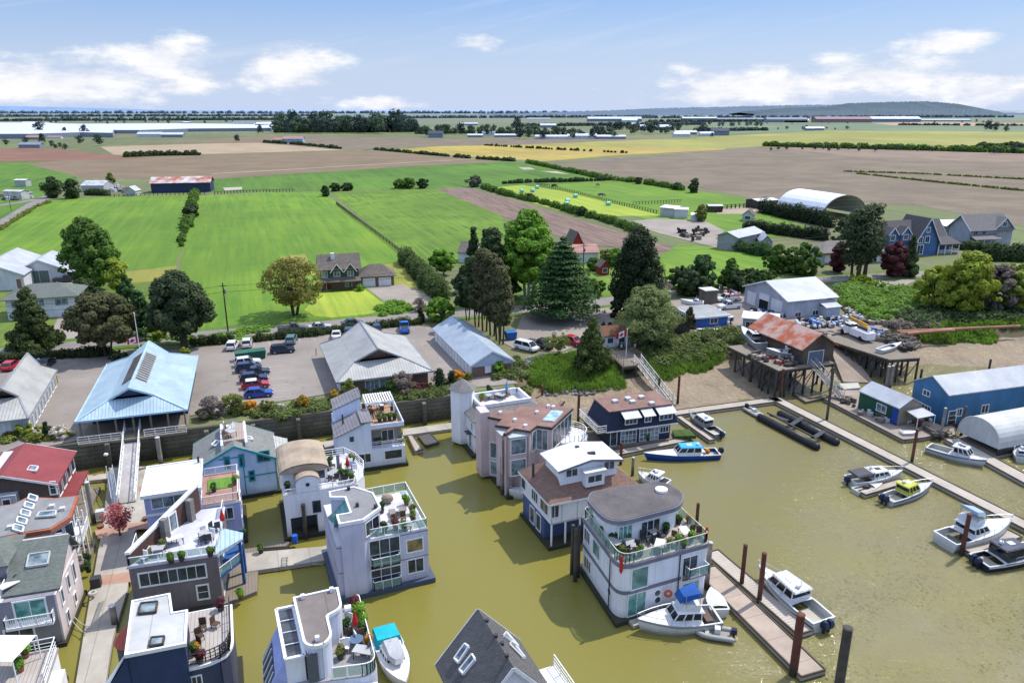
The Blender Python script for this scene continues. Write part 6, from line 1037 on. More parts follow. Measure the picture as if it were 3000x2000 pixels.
def hgt(b,k,ty):
    y=CR[k][1]+ty/CR[k][2]; m_=(1000-y)/FPX; y0=b.y; return (m_*y0*CT-y0*ST)/(CT+m_*ST)+CAMH
PLB={'r':('rust brown steel pile with flat top',RUSTP),'d':('dark weathered timber pile',DKPILE),'g':('grey timber pile with pale cap',GREYP)}
def pile(k,x,y,ty,c,where,r=.2):
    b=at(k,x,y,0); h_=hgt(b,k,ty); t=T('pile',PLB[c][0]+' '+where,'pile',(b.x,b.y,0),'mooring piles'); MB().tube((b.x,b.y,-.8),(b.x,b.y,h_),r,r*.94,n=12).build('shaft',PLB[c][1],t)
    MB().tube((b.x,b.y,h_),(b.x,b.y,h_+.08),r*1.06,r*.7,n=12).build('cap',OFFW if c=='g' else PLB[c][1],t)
for a_ in (('C',650,308,172,'r','behind the blush house',.22),('C',476,205,132,'r','right of the tower house terrace'),('C',1130,225,85,'r','at the foot of the white gangway'),('C',1037,185,95,'d','behind the navy house roof'),('C',780,105,48,'g','standing in the marsh grass'),('C',855,512,408,'r','in front of the navy house dock'),('C',912,565,478,'g','right of the clerestory house'),('C',430,160,95,'d','at the end of the seawall'),
('C',283,655,468,'g','against the blush house wall',.24),('C',619,1040,805,'d','leftmost of the three by the white house'),('C',648,1055,808,'d','rightmost of the three by the white house'),('C',634,1075,822,'d','front one of three by the white house'),('C',1222,805,700,'r','behind the white house terrace'),('C',1270,1112,888,'g','right of the white house',.24),
('D',118,1105,900,'r','on the lower right dock, farther one',.22),('D',203,1185,940,'r','on the lower right dock, nearer one',.24),('D',368,1528,1235,'r','thick, at the concrete dock end',.36),('D',572,1700,1300,'d','thick, alone at the lower right',.38),('D',306,195,52,'r','at the corner of the long dock',.22),('D',530,305,46,'d','tall, beside the floating tube frame'),('D',940,512,343,'r','halfway down the long dock'),('D',1182,950,752,'r','beside the sport fishing boat',.24),
('D',815,160,38,'g','left of a pair by the timber trestle',.26),('D',833,160,35,'g','right of a pair by the timber trestle',.26),('D',1312,70,5,'d','behind the blue boathouse'),('D',983,108,52,'d','right of the timber trestle'),('D',1086,300,192,'d','at the corner of the blue boathouse'),('D',1078,395,240,'g','in front of the blue boathouse corner'),('D',1222,285,190,'g','against the blue boathouse wall'),('D',1178,382,233,'d','left of the arched boathouse'),
('A',540,650,415,'g','by the dock maple',.25),('A',928,330,158,'g','right of the covered ramp',.3),('A',665,1250,1122,'g','beside the red curved awning',.3),('B',325,872,705,'d','under the tan roofed house',.24),('B',410,330,300,'g','by the seawall') ): pile(*a_)
def truss(label,a,b_,w,h,mat,deckmat,name='gangway'):
    t=T(name,label,'gangway',(a+b_)/2); d=(b_-a); L_=d.length; dn=d.normalized(); s=Vector((-dn.y,dn.x,0)).normalized()*w/2; up=Vector((0,0,1)); n=max(4,int(L_/1.3))
    m=MB(); m.slab([a-s,b_-s,b_+s,a+s],.12); m.build('walkway',deckmat,t)
    for sg in (-1,1):
        m=MB(); o=s*sg
        m.bar(a+o+up*h,b_+o+up*h,.09); m.bar(a+o,b_+o,.12); m.bar(a+o+up*h*.5,b_+o+up*h*.5,.04)
        for i in range(n+1):
            p=a+d*(i/n)+o; m.bar(p,p+up*h,.06)
            if i<n: q_=a+d*((i+1)/n)+o; m.bar(p if i%2 else p+up*h,q_+up*h if i%2 else q_,.05)
        m.build('side_truss',mat,t)
    return t
a_,b_=at('A',765,100,3.75),at('A',728,530,.65); truss('long covered looking ramp with white side rails below the blue roofed office',a_,b_,1.9,1.15,WHITE,M('ramp_deck',(.42,.4,.39),.8)); d=(b_-a_); s_=Vector((-d.y,d.x,0)).normalized()
t=truss('narrow steel lattice gangway left of the main ramp',at('A',632,352,2.2),at('A',665,540,.8),.7,.8,STEEL,STEEL)
truss('white lattice gangway from the flagpole pier down to the dock',at('G',1045,1020,3.75),at('G',1275,1318,.7),1.3,1.1,OFFW,WOOD); truss('steel lattice gangway from the boat shed pier to the work float',at('H',625,1050,4.9),at('H',820,1268,.7),1.4,1.2,STEEL,WOOD)
def pier(label,pts,z,posts,mat=WOOD,name='pier',hb=-.8,brace=True):
    pts=[Vector((p.x,p.y,0)) for p in pts]; ar=sum(pts[i].x*pts[(i+1)%len(pts)].y-pts[(i+1)%len(pts)].x*pts[i].y for i in range(len(pts))); pts=pts if ar>0 else pts[::-1]; c=cen(pts)
    t=T(name,label,'pier',(c.x,c.y,z)); MB().prism(pts,z-.25,z).build('deck',mat,t); m=MB(); n=len(pts); g_=grow(pts,-.1)
    for i in range(n): m.bar(Vector((*g_[i][:2],z-.4)),Vector((*g_[(i+1)%n][:2],z-.4)),.3,.35)
    m.build('beam',DWOOD,t)
    for p in posts: MB().tube((p[0],p[1],hb),(p[0],p[1],z-.3),.19,n=8).build('post',DKPILE,t)
    if brace:
        for i in range(len(posts)-1):
            a,b=Vector(posts[i]),Vector(posts[i+1])
            if (a-b).length<6: MB().bar((a.x,a.y,.8),(b.x,b.y,z-.8),.1).build('brace',DWOOD,t)
    return t
pl=rect(at('H',405,1085,5.0),11.4,14,19.7); ed=[lerp(pl[0],pl[1],i/6)+V*.3 for i in range(7)]+[lerp(pl[0],pl[1],i/4)+V*3.5 for i in range(5)]+[lerp(pl[0],pl[3],i/6)+U*.3 for i in range(1,6)]+[lerp(pl[0],pl[1],i/4)+V*7 for i in range(5)]
pier('old timber pier on tall posts carrying the rusty boat shed',pl,4.95,[(p.x,p.y) for p in ed])
pr_=[at('H',1135,1015,4.4),at('H',1335,1003,4.4)]; u_=(pr_[1]-pr_[0]); pr2=[pr_[0],pr_[1],pr_[1]+V*15+U*3,pr_[0]+V*15-U*2]; ed=[lerp(pr2[0],pr2[1],i/3)+V*.3 for i in range(4)]+[lerp(pr2[0],pr2[1],i/3)+V*3.5 for i in range(4)]+[lerp(pr2[0],pr2[3],i/5)+U*.3 for i in range(2,6)]+[lerp(pr2[0],pr2[1],i/3)+V*7 for i in range(4)]
pier('timber trestle pier piled with boats and lumber beside the slipway',pr2,4.4,[(p.x,p.y) for p in ed])
pf=ats('G',3.75,(848,962),(950,1062),(1040,1050),(1080,1010),(985,950)); t=pier('small timber landing with railings below the flagpole',pf,3.75,[(p.x,p.y) for p in pf]+[(cen(pf).x,cen(pf).y)]); railing(t,[at('G',850,955,3.75),at('G',955,1058,3.75),at('G',1020,1060,3.75)],1,'pipe',mat=WOOD); railing(t,[at('G',980,952,3.75),at('G',1075,1008,3.75)],1,'pipe',mat=WOOD)
sl=[at('H',745,940,3.3),at('H',830,900,3.3),at('H',1030,1165,.25),at('H',830,1160,.25)]; MB().slab(sl,.3).build('slipway',M('stained_slipway',(.33,.26,.2),.9,'slabs'),None,kind='structure')
# pipes on the far bank
for i,(a,b_) in enumerate((((1180,830),(1990,795)),((1200,840),(1560,822)),((1250,845),(1540,818)))):
    p,q_=at('H',*a,3.9),at('H',*b_,3.9); o=MB().tube(p,q_,.28,n=8).build('pipeline',M('faded_orange_pipe',(.42,.2,.13),.8,var=.2),None,label=['long rusty orange pipe lying along the far mud bank','short orange pipe lying in front of the long bank pipe','middle orange pipe end beside the lumber stack'][i],cat='pipe')
# flags
def flagpole(k,x,y,z,ty,label,fy,fw,fh,wave=.12):
    b=at(k,x,y,z); h_=hgt(b,k,ty)-z; t=T('flagpole',label,'flagpole',(b.x,b.y,z)); MB().tube(b,b+ZZ*h_,.08,.05,n=8).build('pole',WHITE,t); MB().ball(b+ZZ*h_,.12).build('finial',WHITE,t)
    z0=b.z+h_*fy; d=Vector((-.93,-.2,-.25)).normalized()
    def P_(u,v): return b+d*u*fw+ZZ*(z0-b.z-v*fh)+Vector((0,.1,0))*math.sin(u*7)*1.5
    for nm,u0,u1,mt in (('red_stripe',0,.25,RED),('white_field',.25,.75,WHITE),('red_stripe',.75,1,RED)):
        m=MB(); n=4
        for i in range(n): ua=u0+(u1-u0)*i/n; ub=u0+(u1-u0)*(i+1)/n; m.poly([P_(ua,1),P_(ub,1),P_(ub,0),P_(ua,0)])
        fo=m.build(nm if nm!='white_field' else 'flag_field',mt,t)
        if nm=='white_field':
            lf=[(0,.42),(.04,.2),(.1,.26),(.09,.02),(.19,.1),(.24,.02),(.28,.08),(.4,.05),(.35,.16),(.4,.2),(.26,.36),(.3,.44),(.06,.4),(.05,.55)]; pts=[(x_,y_) for x_,y_ in lf]; outl=[(0,-.02+.0)]; 
            poly=[(0.5+x_*.5,.62-(.44-y_)*0-.0) for x_,y_ in ()]
            leaf=[(0,-.42),(.09,-.24),(.19,-.3),(.16,-.06),(.3,-.16),(.33,-.08),(.46,-.1),(.42,.04),(.47,.08),(.26,.24),(.29,.32),(.04,.28),(.04,.45),(-.04,.45),(-.04,.28),(-.29,.32),(-.26,.24),(-.47,.08),(-.42,.04),(-.46,-.1),(-.33,-.08),(-.3,-.16),(-.16,-.06),(-.19,-.3),(-.09,-.24)]
            for off in (-.04,.04):
                m=MB(); m.poly([P_(.5+x_*.42,.5+y_*.85)+Vector((0,off,0)) for x_,y_ in leaf]); m.build('maple_leaf',RED,fo)
flagpole('G',972,1000,3.75,815,'white flagpole with red and white maple leaf flag on the landing',.98,2.1,1.1); flagpole('E',930,1040,3.5,710,'white flagpole with maple leaf flag at half mast behind the blue roof',.55,1.9,1.0)
# street furniture
def upole(k,x,y,ty,label,arm=1.6,r=.16):
    b=at(k,x,y,3.5); h_=hgt(b,k,ty)-3.5; t=T('utility_pole',label,'utility pole',(b.x,b.y,3.5)); MB().tube(b,b+ZZ*h_,r,r*.7,n=8).build('pole',DWOOD,t)
    if arm: MB().bar(b+ZZ*(h_-.6)-U*arm*.5,b+ZZ*(h_-.6)+U*arm*.5,.12).build('crossarm',DWOOD,t); m=MB().tube(b+ZZ*(h_-2.2)+U*.3,b+ZZ*(h_-1.3)+U*.3,.2,n=8).build('transformer',GREY,t)
    return b+ZZ*(h_-.6)
p1=upole('E',1497,832,512,'tall wooden utility pole beside the road at the pasture edge'); p2=upole('G',690,470,255,'wooden utility pole near the pink roofed house'); p3=upole('I',78,795,660,'thin wooden pole by the left side road',0,.12)
for a,b_,nm in ((p1-Vector((60,18,0)),p1,'left'),(p1,p2,'mid'),(p2,p2+Vector((80,22,0)),'right')):
    for j in (0,1):
        m=MB(); pts=[]; L_=(b_-a).length
        for i in range(15): s_=i/14; pts.append(a*(1-s_)+b_*s_-ZZ*(4*s_*(1-s_))*1.4-ZZ*j*1.2)
        m.path(pts,.03,4); o=m.build('overhead_wire',BLK,None,label={'left':'overhead wire running left of the pasture utility pole','mid':'overhead wire between the pasture pole and the pink roof pole','right':'overhead wire running right over the garden trees'}[nm],cat='wire',group='overhead wires')
for k,x,y,ty in (('E',380,1170,1110),('F',508,990,938)): b=at(k,x,y,3.5); MB().tube(b,b+ZZ*1.4,.09,n=8).build('bollard',M('yellow_paint',(.6,.35,.03),.6),None,label='yellow bollard beside the '+('left parking lot' if k=='E' else 'grey office corner'),cat='bollard')
b=at('A',625,352,.5); t=T('lamp_post','small white dock lamp at the top of the lattice gangway','lamp',b); MB().tube(b,b+ZZ*2.3,.05,n=6).build('pole',CHAR,t); MB().box(b+ZZ*2.4,(.4,.4,.25)).build('lamp_head',WHITE,t)
m=MB(); 
# parking markings
def mark(k,a,b_,w=.12): p,q_=at(k,*a,3.6),at(k,*b_,3.6); d=(q_-p).normalized(); n=Vector((-d.y,d.x,0))*w/2; m.add([p-n,q_-n,q_+n,p+n],[[0,1,2,3]])
for i in range(7): mark('F',(190+i*6,1022+i*40),(280+i*10,1015+i*40))
for i in range(14): p=at('F',100,930,3.6)+U*2.75*i; q_=p+V*4.6; n=U*.05; m.add([p-n,p+n,q_+n,q_-n],[[0,1,2,3]])
for i in range(8): p=at('E',120,1085,3.6)+U*2.75*i; q_=p+V*4.6; n=U*.05; m.add([p-n,p+n,q_+n,q_-n],[[0,1,2,3]])
m.build('parking_lines',M('worn_line_paint',(.42,.4,.38),.8),None,kind='structure')
# ================================================================ vehicles
TYRE=BLK; LAMPW=M('headlight',(.7,.7,.68),.15); LAMPR=M('tail_light',(.4,.01,.01),.2); CGL=M('car_glass',(.02,.025,.03),.05,'glass')
def car(label,k,x,y,hd,col,kind='suv',roof=None,z=3.6,cat='car',group='parked cars'):
    p=at(k,x,y,z) if k else x; L_,W_,H_,hb={'suv':(4.4,1.85,1.6,.95),'hatch':(4.3,1.8,1.45,.88),'sedan':(4.6,1.8,1.4,.85),'pickup':(5.5,1.95,1.85,1.1),'van':(4.8,1.9,1.75,1.0)}[kind]
    t=T('pickup_truck' if kind=='pickup' else 'parked_car',label,'pickup truck' if kind=='pickup' else cat,(p.x,p.y,z),group if kind!='pickup' else None,R(hd)); loc=Vector(t.location); t.location=(0,0,0)
    mt=M('paint_%s'%'_'.join(str(int(c*100)) for c in col),col,.28,'carpaint'); l=L_/2; w=W_/2
    prof=[(-l,.45,hb*.8),(-l+.12,.3,hb*.98),(-l+.5,.22,hb*1.02),(-.2*l,.22,hb),(l*.45,.22,hb*.97),(l*.75,.22,hb*.88),(l-.12,.3,hb*.78),(l,.42,hb*.6)]
    secs=[]
    for i,(xx,zb,zt) in enumerate(prof): ww=w*(.86 if i in(0,7) else .95 if i in (1,6) else 1); secs.append([(xx,-ww*.92,zb),(xx,-ww,(zb+zt)/2),(xx,-ww*.93,zt),(xx,-ww*.6,zt+.03),(xx,ww*.6,zt+.03),(xx,ww*.93,zt),(xx,ww,(zb+zt)/2),(xx,ww*.92,zb)])
    MB().loft(secs).build('body',mt,t,smooth=False)
    x0,x1,r0,r1={'suv':(-l+.12,l*.42,-l+.5,l*.08),'hatch':(-l+.15,l*.45,-l+.7,l*.08),'sedan':(-l*.68,l*.45,-l*.35,l*.1),'pickup':(-l*.12,l*.5,-l*.05,l*.25),'van':(-l+.1,l*.7,-l+.35,l*.35)}[kind]
    def fr(z_,a,b,ww): return [(a,-ww,z_),(b,-ww,z_),(b,ww,z_),(a,ww,z_)]
    MB().loft([fr(hb*.97,x0,x1,w*.9),fr(H_-.06,r0,r1,w*.72)]).build('window_glass',CGL,t)
    MB().loft([fr(H_-.07,r0-.03,r1+.03,w*.75),fr(H_,r0+.1,r1-.1,w*.66)]).build('roof',M('roof_%s'%'_'.join(str(int(c*100)) for c in roof),roof,.3,'carpaint') if roof else mt,t)
    m=MB()
    for s in(-1,1):
        for a,b in ((x0,r0),(x1,r1),((x0+x1)/2,(r0+r1)/2)): m.bar((a,s*w*.905,hb*.97),(b,s*w*.73,H_-.04),.07,.09)
    m.build('pillar',mt,t)
    if kind=='pickup': MB().slab([(-l+.12,-w*.78,hb*1.055),(-l*.18,-w*.78,hb*1.055),(-l*.18,w*.78,hb*1.055),(-l+.12,w*.78,hb*1.055)],.02).build('cargo_bed',CHAR,t)
    for xx in (-l*.62,l*.64):
        for s in(-1,1): wh=MB().tube((xx,s*w*.84,.34),(xx,s*w*1.01,.34),.34,n=12).build('wheel',TYRE,t); MB().tube((xx,s*w*.9,.34),(xx,s*w*1.02,.34),.19,n=8).build('rim',STEEL,wh)
    for s in(-1,1): MB().box((l-.06,s*w*.68,hb*.72),(.1,.36,.16)).build('headlight',LAMPW,t); MB().box((-l+.03,s*w*.75,hb*.82),(.1,.22,.24)).build('tail_light',LAMPR,t)
    t.location=loc; return t
g=19.7
car('white suv, backmost of the six cars parked side by side','E',1628,1052,g+6,(.65,.65,.66)); car('dark blue estate car second from the back in the row of six','E',1635,1090,g,(.03,.04,.09)); car('dark slate car third from the back in the row of six','E',1680,1112,g,(.04,.045,.06),'sedan'); car('navy suv fourth from the back in the row of six','E',1668,1158,g,(.02,.03,.07)); car('red car with white roof in the row of six','E',1680,1198,g,(.4,.03,.03),'hatch',roof=(.7,.7,.7)); car('blue hatchback at the near end of the row of six','E',1700,1255,g-4,(.02,.06,.3),'hatch')
car('white suv with dark rear window parked against the hedge','E',1528,940,g+80,(.68,.68,.68)); car('white off-roader with spare wheel cover beside the hedge','E',1622,925,g+86,(.66,.66,.64)); car('grey teal suv parked at the hedge','F',345,902,g+78,(.12,.22,.25)); car('black suv driving across the parking lot','F',288,968,-2+g,(.015,.02,.04)); car('white sedan parked behind the grey office','F',640,868,g+82,(.7,.7,.7),'sedan'); car('dark blue car just left of the grey roof gable','F',722,850,g+80,(.03,.05,.1)); car('navy car half hidden behind the grey office roof','F',905,828,g+80,(.02,.03,.09)); car('bright blue pickup truck beside the storage building','F',1087,825,g+80,(.02,.16,.6),'pickup')
car('blue hatchback parked behind the left office','E',195,1060,g+78,(.03,.12,.45),'hatch'); car('charcoal sedan parked behind the left office','E',305,1055,g+80,(.05,.05,.06),'sedan'); car('red car partly hidden behind the left roof','E',75,1072,g+80,(.45,.02,.03),'hatch')
car('grey pickup truck parked along the road','F',350,830,g,(.13,.13,.14),'pickup',z=3.64); car('silver sedan parked along the road','F',530,815,g,(.5,.5,.5),'sedan',z=3.64); car('dark sedan parked along the road by the hedge','F',745,790,g,(.05,.05,.06),'sedan',z=3.64)
car('white minivan parked at the edge of the gravel yard','G',320,950,g-78+20,(.68,.68,.68),'van'); car('black pickup truck parked beside the white minivan','G',408,935,g-76+20,(.02,.025,.02),'pickup'); car('red suv parked by the small tree','G',632,915,g-80+15,(.42,.02,.03)); car('dark suv parked by the white barn','E',145,512,g+60,(.06,.06,.06)); car('black pickup truck by the barn lean-to','E',430,505,g,(.03,.03,.03),'pickup')
car('white pickup truck with flat bed in the boatyard','G',1650,680,g+175,(.68,.68,.68),'pickup'); car('white pickup truck behind the flat bed truck','G',1635,632,g+175,(.6,.62,.62),'pickup')
# bucket truck
b=at('H',915,865,4.5); t=T('bucket_truck','white bucket truck with folded yellow boom on the trestle pier','truck',(b.x,b.y,4.42),None,0); rz=R(-40); rz=math.atan2((at('H',960,895,4.5)-at('H',815,835,4.5)).y,(at('H',960,895,4.5)-at('H',815,835,4.5)).x); t.location=(0,0,0)
MB().box((1.5,0,1.15),(4.6,2.0,1.3)).build('utility_body',WHITE,t); MB().box((-1.9,0,1.25),(1.7,1.9,1.1)).build('cab',WHITE,t); MB().box((-1.75,0,1.95),(1.4,1.8,.6)).build('window_glass',CGL,t); MB().box((-1.7,0,2.28),(1.5,1.8,.08)).build('roof',WHITE,t); MB().box((-3.2,0,1.0),(1.1,1.7,.7)).build('bonnet',WHITE,t); [MB().tube((x_,s*.8,.45),(x_,s*1.05,.45),.45,n=12).build('wheel',BLK,t) for x_ in(-2.9,2.2) for s in(-1,1)]; m=MB().bar((3.2,0,2.5),(-2.4,.1,3.1),.35); m.bar((-2.4,.1,3.3),(2.2,.3,2.9),.28); m.build('boom',M('boom_yellow',(.55,.3,.05),.6),t); MB().box((1.2,.5,2.0),(3.0,.7,.5)).build('tool_rack',CHAR,t); MB().tube((3.1,0,1.8),(3.1,0,2.6),.3,n=8).build('turret',WHITE,t)
t.location=(b.x,b.y,4.42); t.rotation_euler=(0,0,rz)
def dumpster(k,x,y,hd,col,label,s=1.0):
    p=at(k,x,y,3.6); t=T('dumpster',label,'dumpster',(0,0,0)); mt=M('bin_%d'%int(sum(col)*1000),col,.6); q_=[(-1*s,-.8,0),(1*s,-.8,0),(1*s,.8,0),(-1*s,.8,0)]; MB().loft([[(a*.9,b,.12) for a,b,c in q_],[(a*1.05,b*1.05,1.4) for a,b,c in q_]]).build('bin',mt,t); MB().slab([(-1*s,-.85,1.5),(1*s,-.85,1.5),(1*s,.85,1.62),(-1*s,.85,1.62)],.06).build('lid',M('bin_lid_%d'%int(sum(col)*1000),tuple(c*1.5 for c in col),.6),t); t.location=p; t.rotation_euler=(0,0,R(hd))
dumpster('E',1590,1018,g+3,(.02,.09,.06),'green dumpster behind the row of six cars',1.1); dumpster('E',1690,1005,g+3,(.03,.08,.06),'dark green waste container in its fenced bay',1.4); dumpster('G',215,880,g,(.02,.1,.3),'blue dumpster beside the tall conifers')
# ================================================================ boats
HW=M('white_gelcoat',(.72,.73,.74),.3,spec=.5,var=.05); HG=M('brushed_aluminium',(.36,.38,.40),.35,metal=.4); HDECK=M('cream_boat_deck',(.60,.58,.54),.6,var=.1); NAVYC=M('navy_canvas',(.02,.035,.08),.8); OUTB=M('outboard_cowl',(.02,.03,.07),.3); HBLU=M('boat_blue',(.015,.09,.42),.3)
def boat(label,A,B_,W,fb=.85,hull=None,name='motor_boat',deckm=None,stripe=None,cab=None,roofm=None,rail=True,ob=0,cockpit=.42,fly=False,canvas=None,blunt=1.0,z=0.0,cat='boat',mirror=False):
    """A stern, B_ bow at the waterline"""
    A=Vector((A.x,A.y,0)); B_=Vector((B_.x,B_.y,0)); d=B_-A; L=d.length; c=(A+B_)/2; t=T(name,label,cat,(0,0,0)); hull=hull or HW; deckm=deckm or HDECK
    hw=lambda s: W/2*(1 if s<.45 else max(.0,1-((s-.45)/.55)**(2.1*blunt)))*(.92+.08*min(1,s*4)); gz=lambda s: fb*(1+.4*s*s); n=12
    secs=[]
    for i in range(n+1):
        s=i/n; x=-L/2+L*s; w=max(hw(s),.03); k=-.3+.45*max(0,(s-.7)/.3)**2; xo=.06*L*max(0,(s-.75)/.25)
        secs.append([(x+xo,-w,gz(s)),(x+xo*.6,-w*.93,gz(s)*.45),(x,-w*.82,-.05+k*.1),(x-.02*L,0,k),(x,w*.82,-.05+k*.1),(x+xo*.6,w*.93,gz(s)*.45),(x+xo,w,gz(s))])
    m=MB(); m.loft(secs,cap=True,closed=False); m.add(secs[0],[list(range(7))[::-1]]); h=m.build('hull',hull,t,smooth=True)
    if stripe:
        m=MB()
        for sd in (0,6):
            q_=[[(p[sd][0],p[sd][1]*1.012,p[sd][2]-.05),(p[sd][0],p[sd][1]*1.012,p[sd][2]-.22)] for p in secs]; m.loft(q_,cap=False,closed=False)
        m.build('hull_stripe',stripe,h)
    # foredeck and cockpit
    k0=int(n*cockpit); m=MB()
    for i in range(k0,n): a,b=secs[i],secs[i+1]; m.add([(a[0][0],a[0][1]*.97,a[0][2]),(b[0][0],b[0][1]*.97,b[0][2]),(b[0][0],0,b[0][2]+.08),(a[0][0],0,a[0][2]+.1),(b[6][0],b[6][1]*.97,b[6][2]),(a[6][0],a[6][1]*.97,a[6][2])],[[0,1,2,3],[3,2,4,5]])
    m.build('foredeck',HW if hull is not HG else HG,t)
    m=MB()
    for i in range(k0): a,b=secs[i],secs[i+1]; m.add([(a[0][0],a[0][1]*.86,.28),(b[0][0],b[0][1]*.86,.28),(b[0][0],-b[0][1]*.86,.28),(a[0][0],-a[0][1]*.86,.28)],[[0,1,2,3]])
    m.build('cockpit_floor',deckm,t)
    m=MB(); zg=lambda i: secs[i][0][2]
    for i in range(k0):
        for sd,sg in((0,-1),(6,1)): a,b=secs[i][sd],secs[i+1][sd]; m.bar((a[0],a[1]*.94,a[2]-.02),(b[0],b[1]*.94,b[2]-.02),.16,.1)
    m.bar((-L/2+.08,-W*.42,fb-.02),(-L/2+.08,W*.42,fb-.02),.18,.1); m.build('gunwale',HW,t)
    top=fb
    if cab:
        x0,x1,hh,cw=cab[:4]; x0=-L/2+L*x0; x1=-L/2+L*x1; cm=cab[4] if len(cab)>4 else HW; w0=W*cw/2; zb=fb*.9; rk=hh*.45
        MB().loft([[(x0,-w0,zb),(x1,-w0*.8,zb),(x1,w0*.8,zb),(x0,w0,zb)],[(x0,-w0*.98,zb+hh*.42),(x1-rk*.35,-w0*.8,zb+hh*.42),(x1-rk*.35,w0*.8,zb+hh*.42),(x0,w0*.98,zb+hh*.42)]]).build('cabin',cm,t)
        MB().loft([[(x0+.03,-w0*.95,zb+hh*.42),(x1-rk*.38,-w0*.77,zb+hh*.42),(x1-rk*.38,w0*.77,zb+hh*.42),(x0+.03,w0*.95,zb+hh*.42)],[(x0+.03,-w0*.86,zb+hh*.9),(x1-rk*1.3,-w0*.68,zb+hh*.9),(x1-rk*1.3,w0*.68,zb+hh*.9),(x0+.03,w0*.86,zb+hh*.9)]]).build('cabin_window',CGL,t)
        m=MB()
        for sd in (-1,1):
            for f in (0,.33,.66,1): xa=x0+(x1-rk*.36-x0)*f; xb=x0+(x1-rk*1.28-x0)*f; m.bar((xa,sd*w0*(.96-.18*f),zb+hh*.4),(xb,sd*w0*(.87-.18*f),zb+hh*.92),.08,.1)
        m.bar((x1-rk*.36,0,zb+hh*.4),(x1-rk*1.28,0,zb+hh*.92),.07,.07); m.split('cabin_pillar',cm,t); top=zb+hh
        ro=MB().loft([[(x0-.35,-w0*.93,top-.1),(x1-rk*1.0,-w0*.76,top-.1),(x1-rk*1.0,w0*.76,top-.1),(x0-.35,w0*.93,top-.1)],[(x0-.25,-w0*.85,top+.02),(x1-rk*1.15,-w0*.66,top+.04),(x1-rk*1.15,w0*.66,top+.04),(x0-.25,w0*.85,top+.02)]]).build('cabin_roof',roofm or HW,t)
        xm=(x0+x1-rk)/2; MB().box((xm,0,top+.06),(.7,.6,.06)).build('roof_hatch',CHAR if roofm is None else HW,ro); m=MB().bar((x0+.2,0,top),(x0+.1,0,top+.9),.05); m.tube((x0+.3,.2,top+.1),(x0+.3,.2,top+.32),.25,.2,n=10); m.build('radar_mast',HW,ro)
        if fly:
            MB().loft([[(x0+.1,-w0*.8,top),(xm+.8,-w0*.6,top),(xm+.8,w0*.6,top),(x0+.1,w0*.8,top)],[(x0+.1,-w0*.85,top+.7),(xm+.5,-w0*.62,top+.75),(xm+.5,w0*.62,top+.75),(x0+.1,w0*.85,top+.7)]]).build('flybridge',HW,t)
            m=MB(); [m.bar((xx,s*w0*.8,top+.6),(xx,s*w0*.75,top+1.7),.05) for xx in (x0+.2,xm+.4) for s in (-1,1)]; m.build('canopy_frame',STEEL,t)
            if canvas: MB().loft([[(x0,-w0*.85,top+1.55),(xm+.9,-w0*.6,top+.9),(xm+.9,w0*.6,top+.9),(x0,w0*.85,top+1.55)],[(x0+.1,-w0*.7,top+1.85),(xm+.5,-w0*.5,top+1.5),(xm+.5,w0*.5,top+1.5),(x0+.1,w0*.7,top+1.85)]]).build('canvas_top',canvas,t)
        elif canvas: xq=-L/2+.3; MB().loft([[(xq,-w0,top-.35),(x0,-w0,top-.15),(x0,w0,top-.15),(xq,w0,top-.35)],[(xq+.1,-w0*.85,top-.15),(x0,-w0*.85,top+.03),(x0,w0*.85,top+.03),(xq+.1,w0*.85,top-.15)]]).build('canvas_top',canvas,t); m=MB(); [m.bar((xq+.05,s*w0*.9,fb),(xq+.1,s*w0*.85,top-.3),.04) for s in(-1,1)]; m.build('canopy_frame',STEEL,t)
    if rail:
        m=MB(); pts=[]
        for i in range(max(k0,5),n+1): pts.append(Vector((secs[i][0][0],secs[i][0][1]*.9,secs[i][0][2]+.5)))
        pts+= [Vector((p.x,-p.y,p.z)) for p in pts[::-1]]; m.path(pts,.028,5)
        for p in pts[::2]: m.bar(p-ZZ*.5,p,.035)
        m.build('bow_rail',STEEL,t)
    for j in range(ob):
        y=(j-(ob-1)/2)*.6; o=MB().loft([[(-L/2-.65,y-.2,.55),(-L/2-.05,y-.2,.55),(-L/2-.05,y+.2,.55),(-L/2-.65,y+.2,.55)],[(-L/2-.75,y-.24,.95),(-L/2-.05,y-.24,.95),(-L/2-.05,y+.24,.95),(-L/2-.75,y+.24,.95)],[(-L/2-.6,y-.15,1.3),(-L/2-.15,y-.15,1.3),(-L/2-.15,y+.15,1.3),(-L/2-.6,y+.15,1.3)]]).build('outboard_motor',OUTB if j>=0 else BLK,t); MB().box((-L/2-.3,y,.1),(.22,.14,1.0)).build('motor_leg',CHAR,o)
    t.location=(c.x,c.y,z); t.rotation_euler=(0,0,math.atan2(d.y,d.x)); t['L']=L; del t['L']; return t,L
def item(t,nm,mb,mat,parent=None): # part in the local frame of a placed root
    loc,rot=Vector(t.location),t.rotation_euler.copy(); t.location=(0,0,0); t.rotation_euler=(0,0,0); o=mb.build(nm,mat,parent or t); t.location=loc; t.rotation_euler=rot; return o
w=lambda k,x,y: at(k,x,y,.15)
t,L=boat('white flybridge cruiser with blue canvas top moored at the three storey house',w('C',1318,1268),w('C',955,1308),3.0,1.0,cab=(.28,.66,1.25,.82),fly=True,canvas=M('blue_canvas',(.02,.10,.36),.8),cockpit=.3,stripe=M('grey_stripe',(.3,.3,.33),.5))
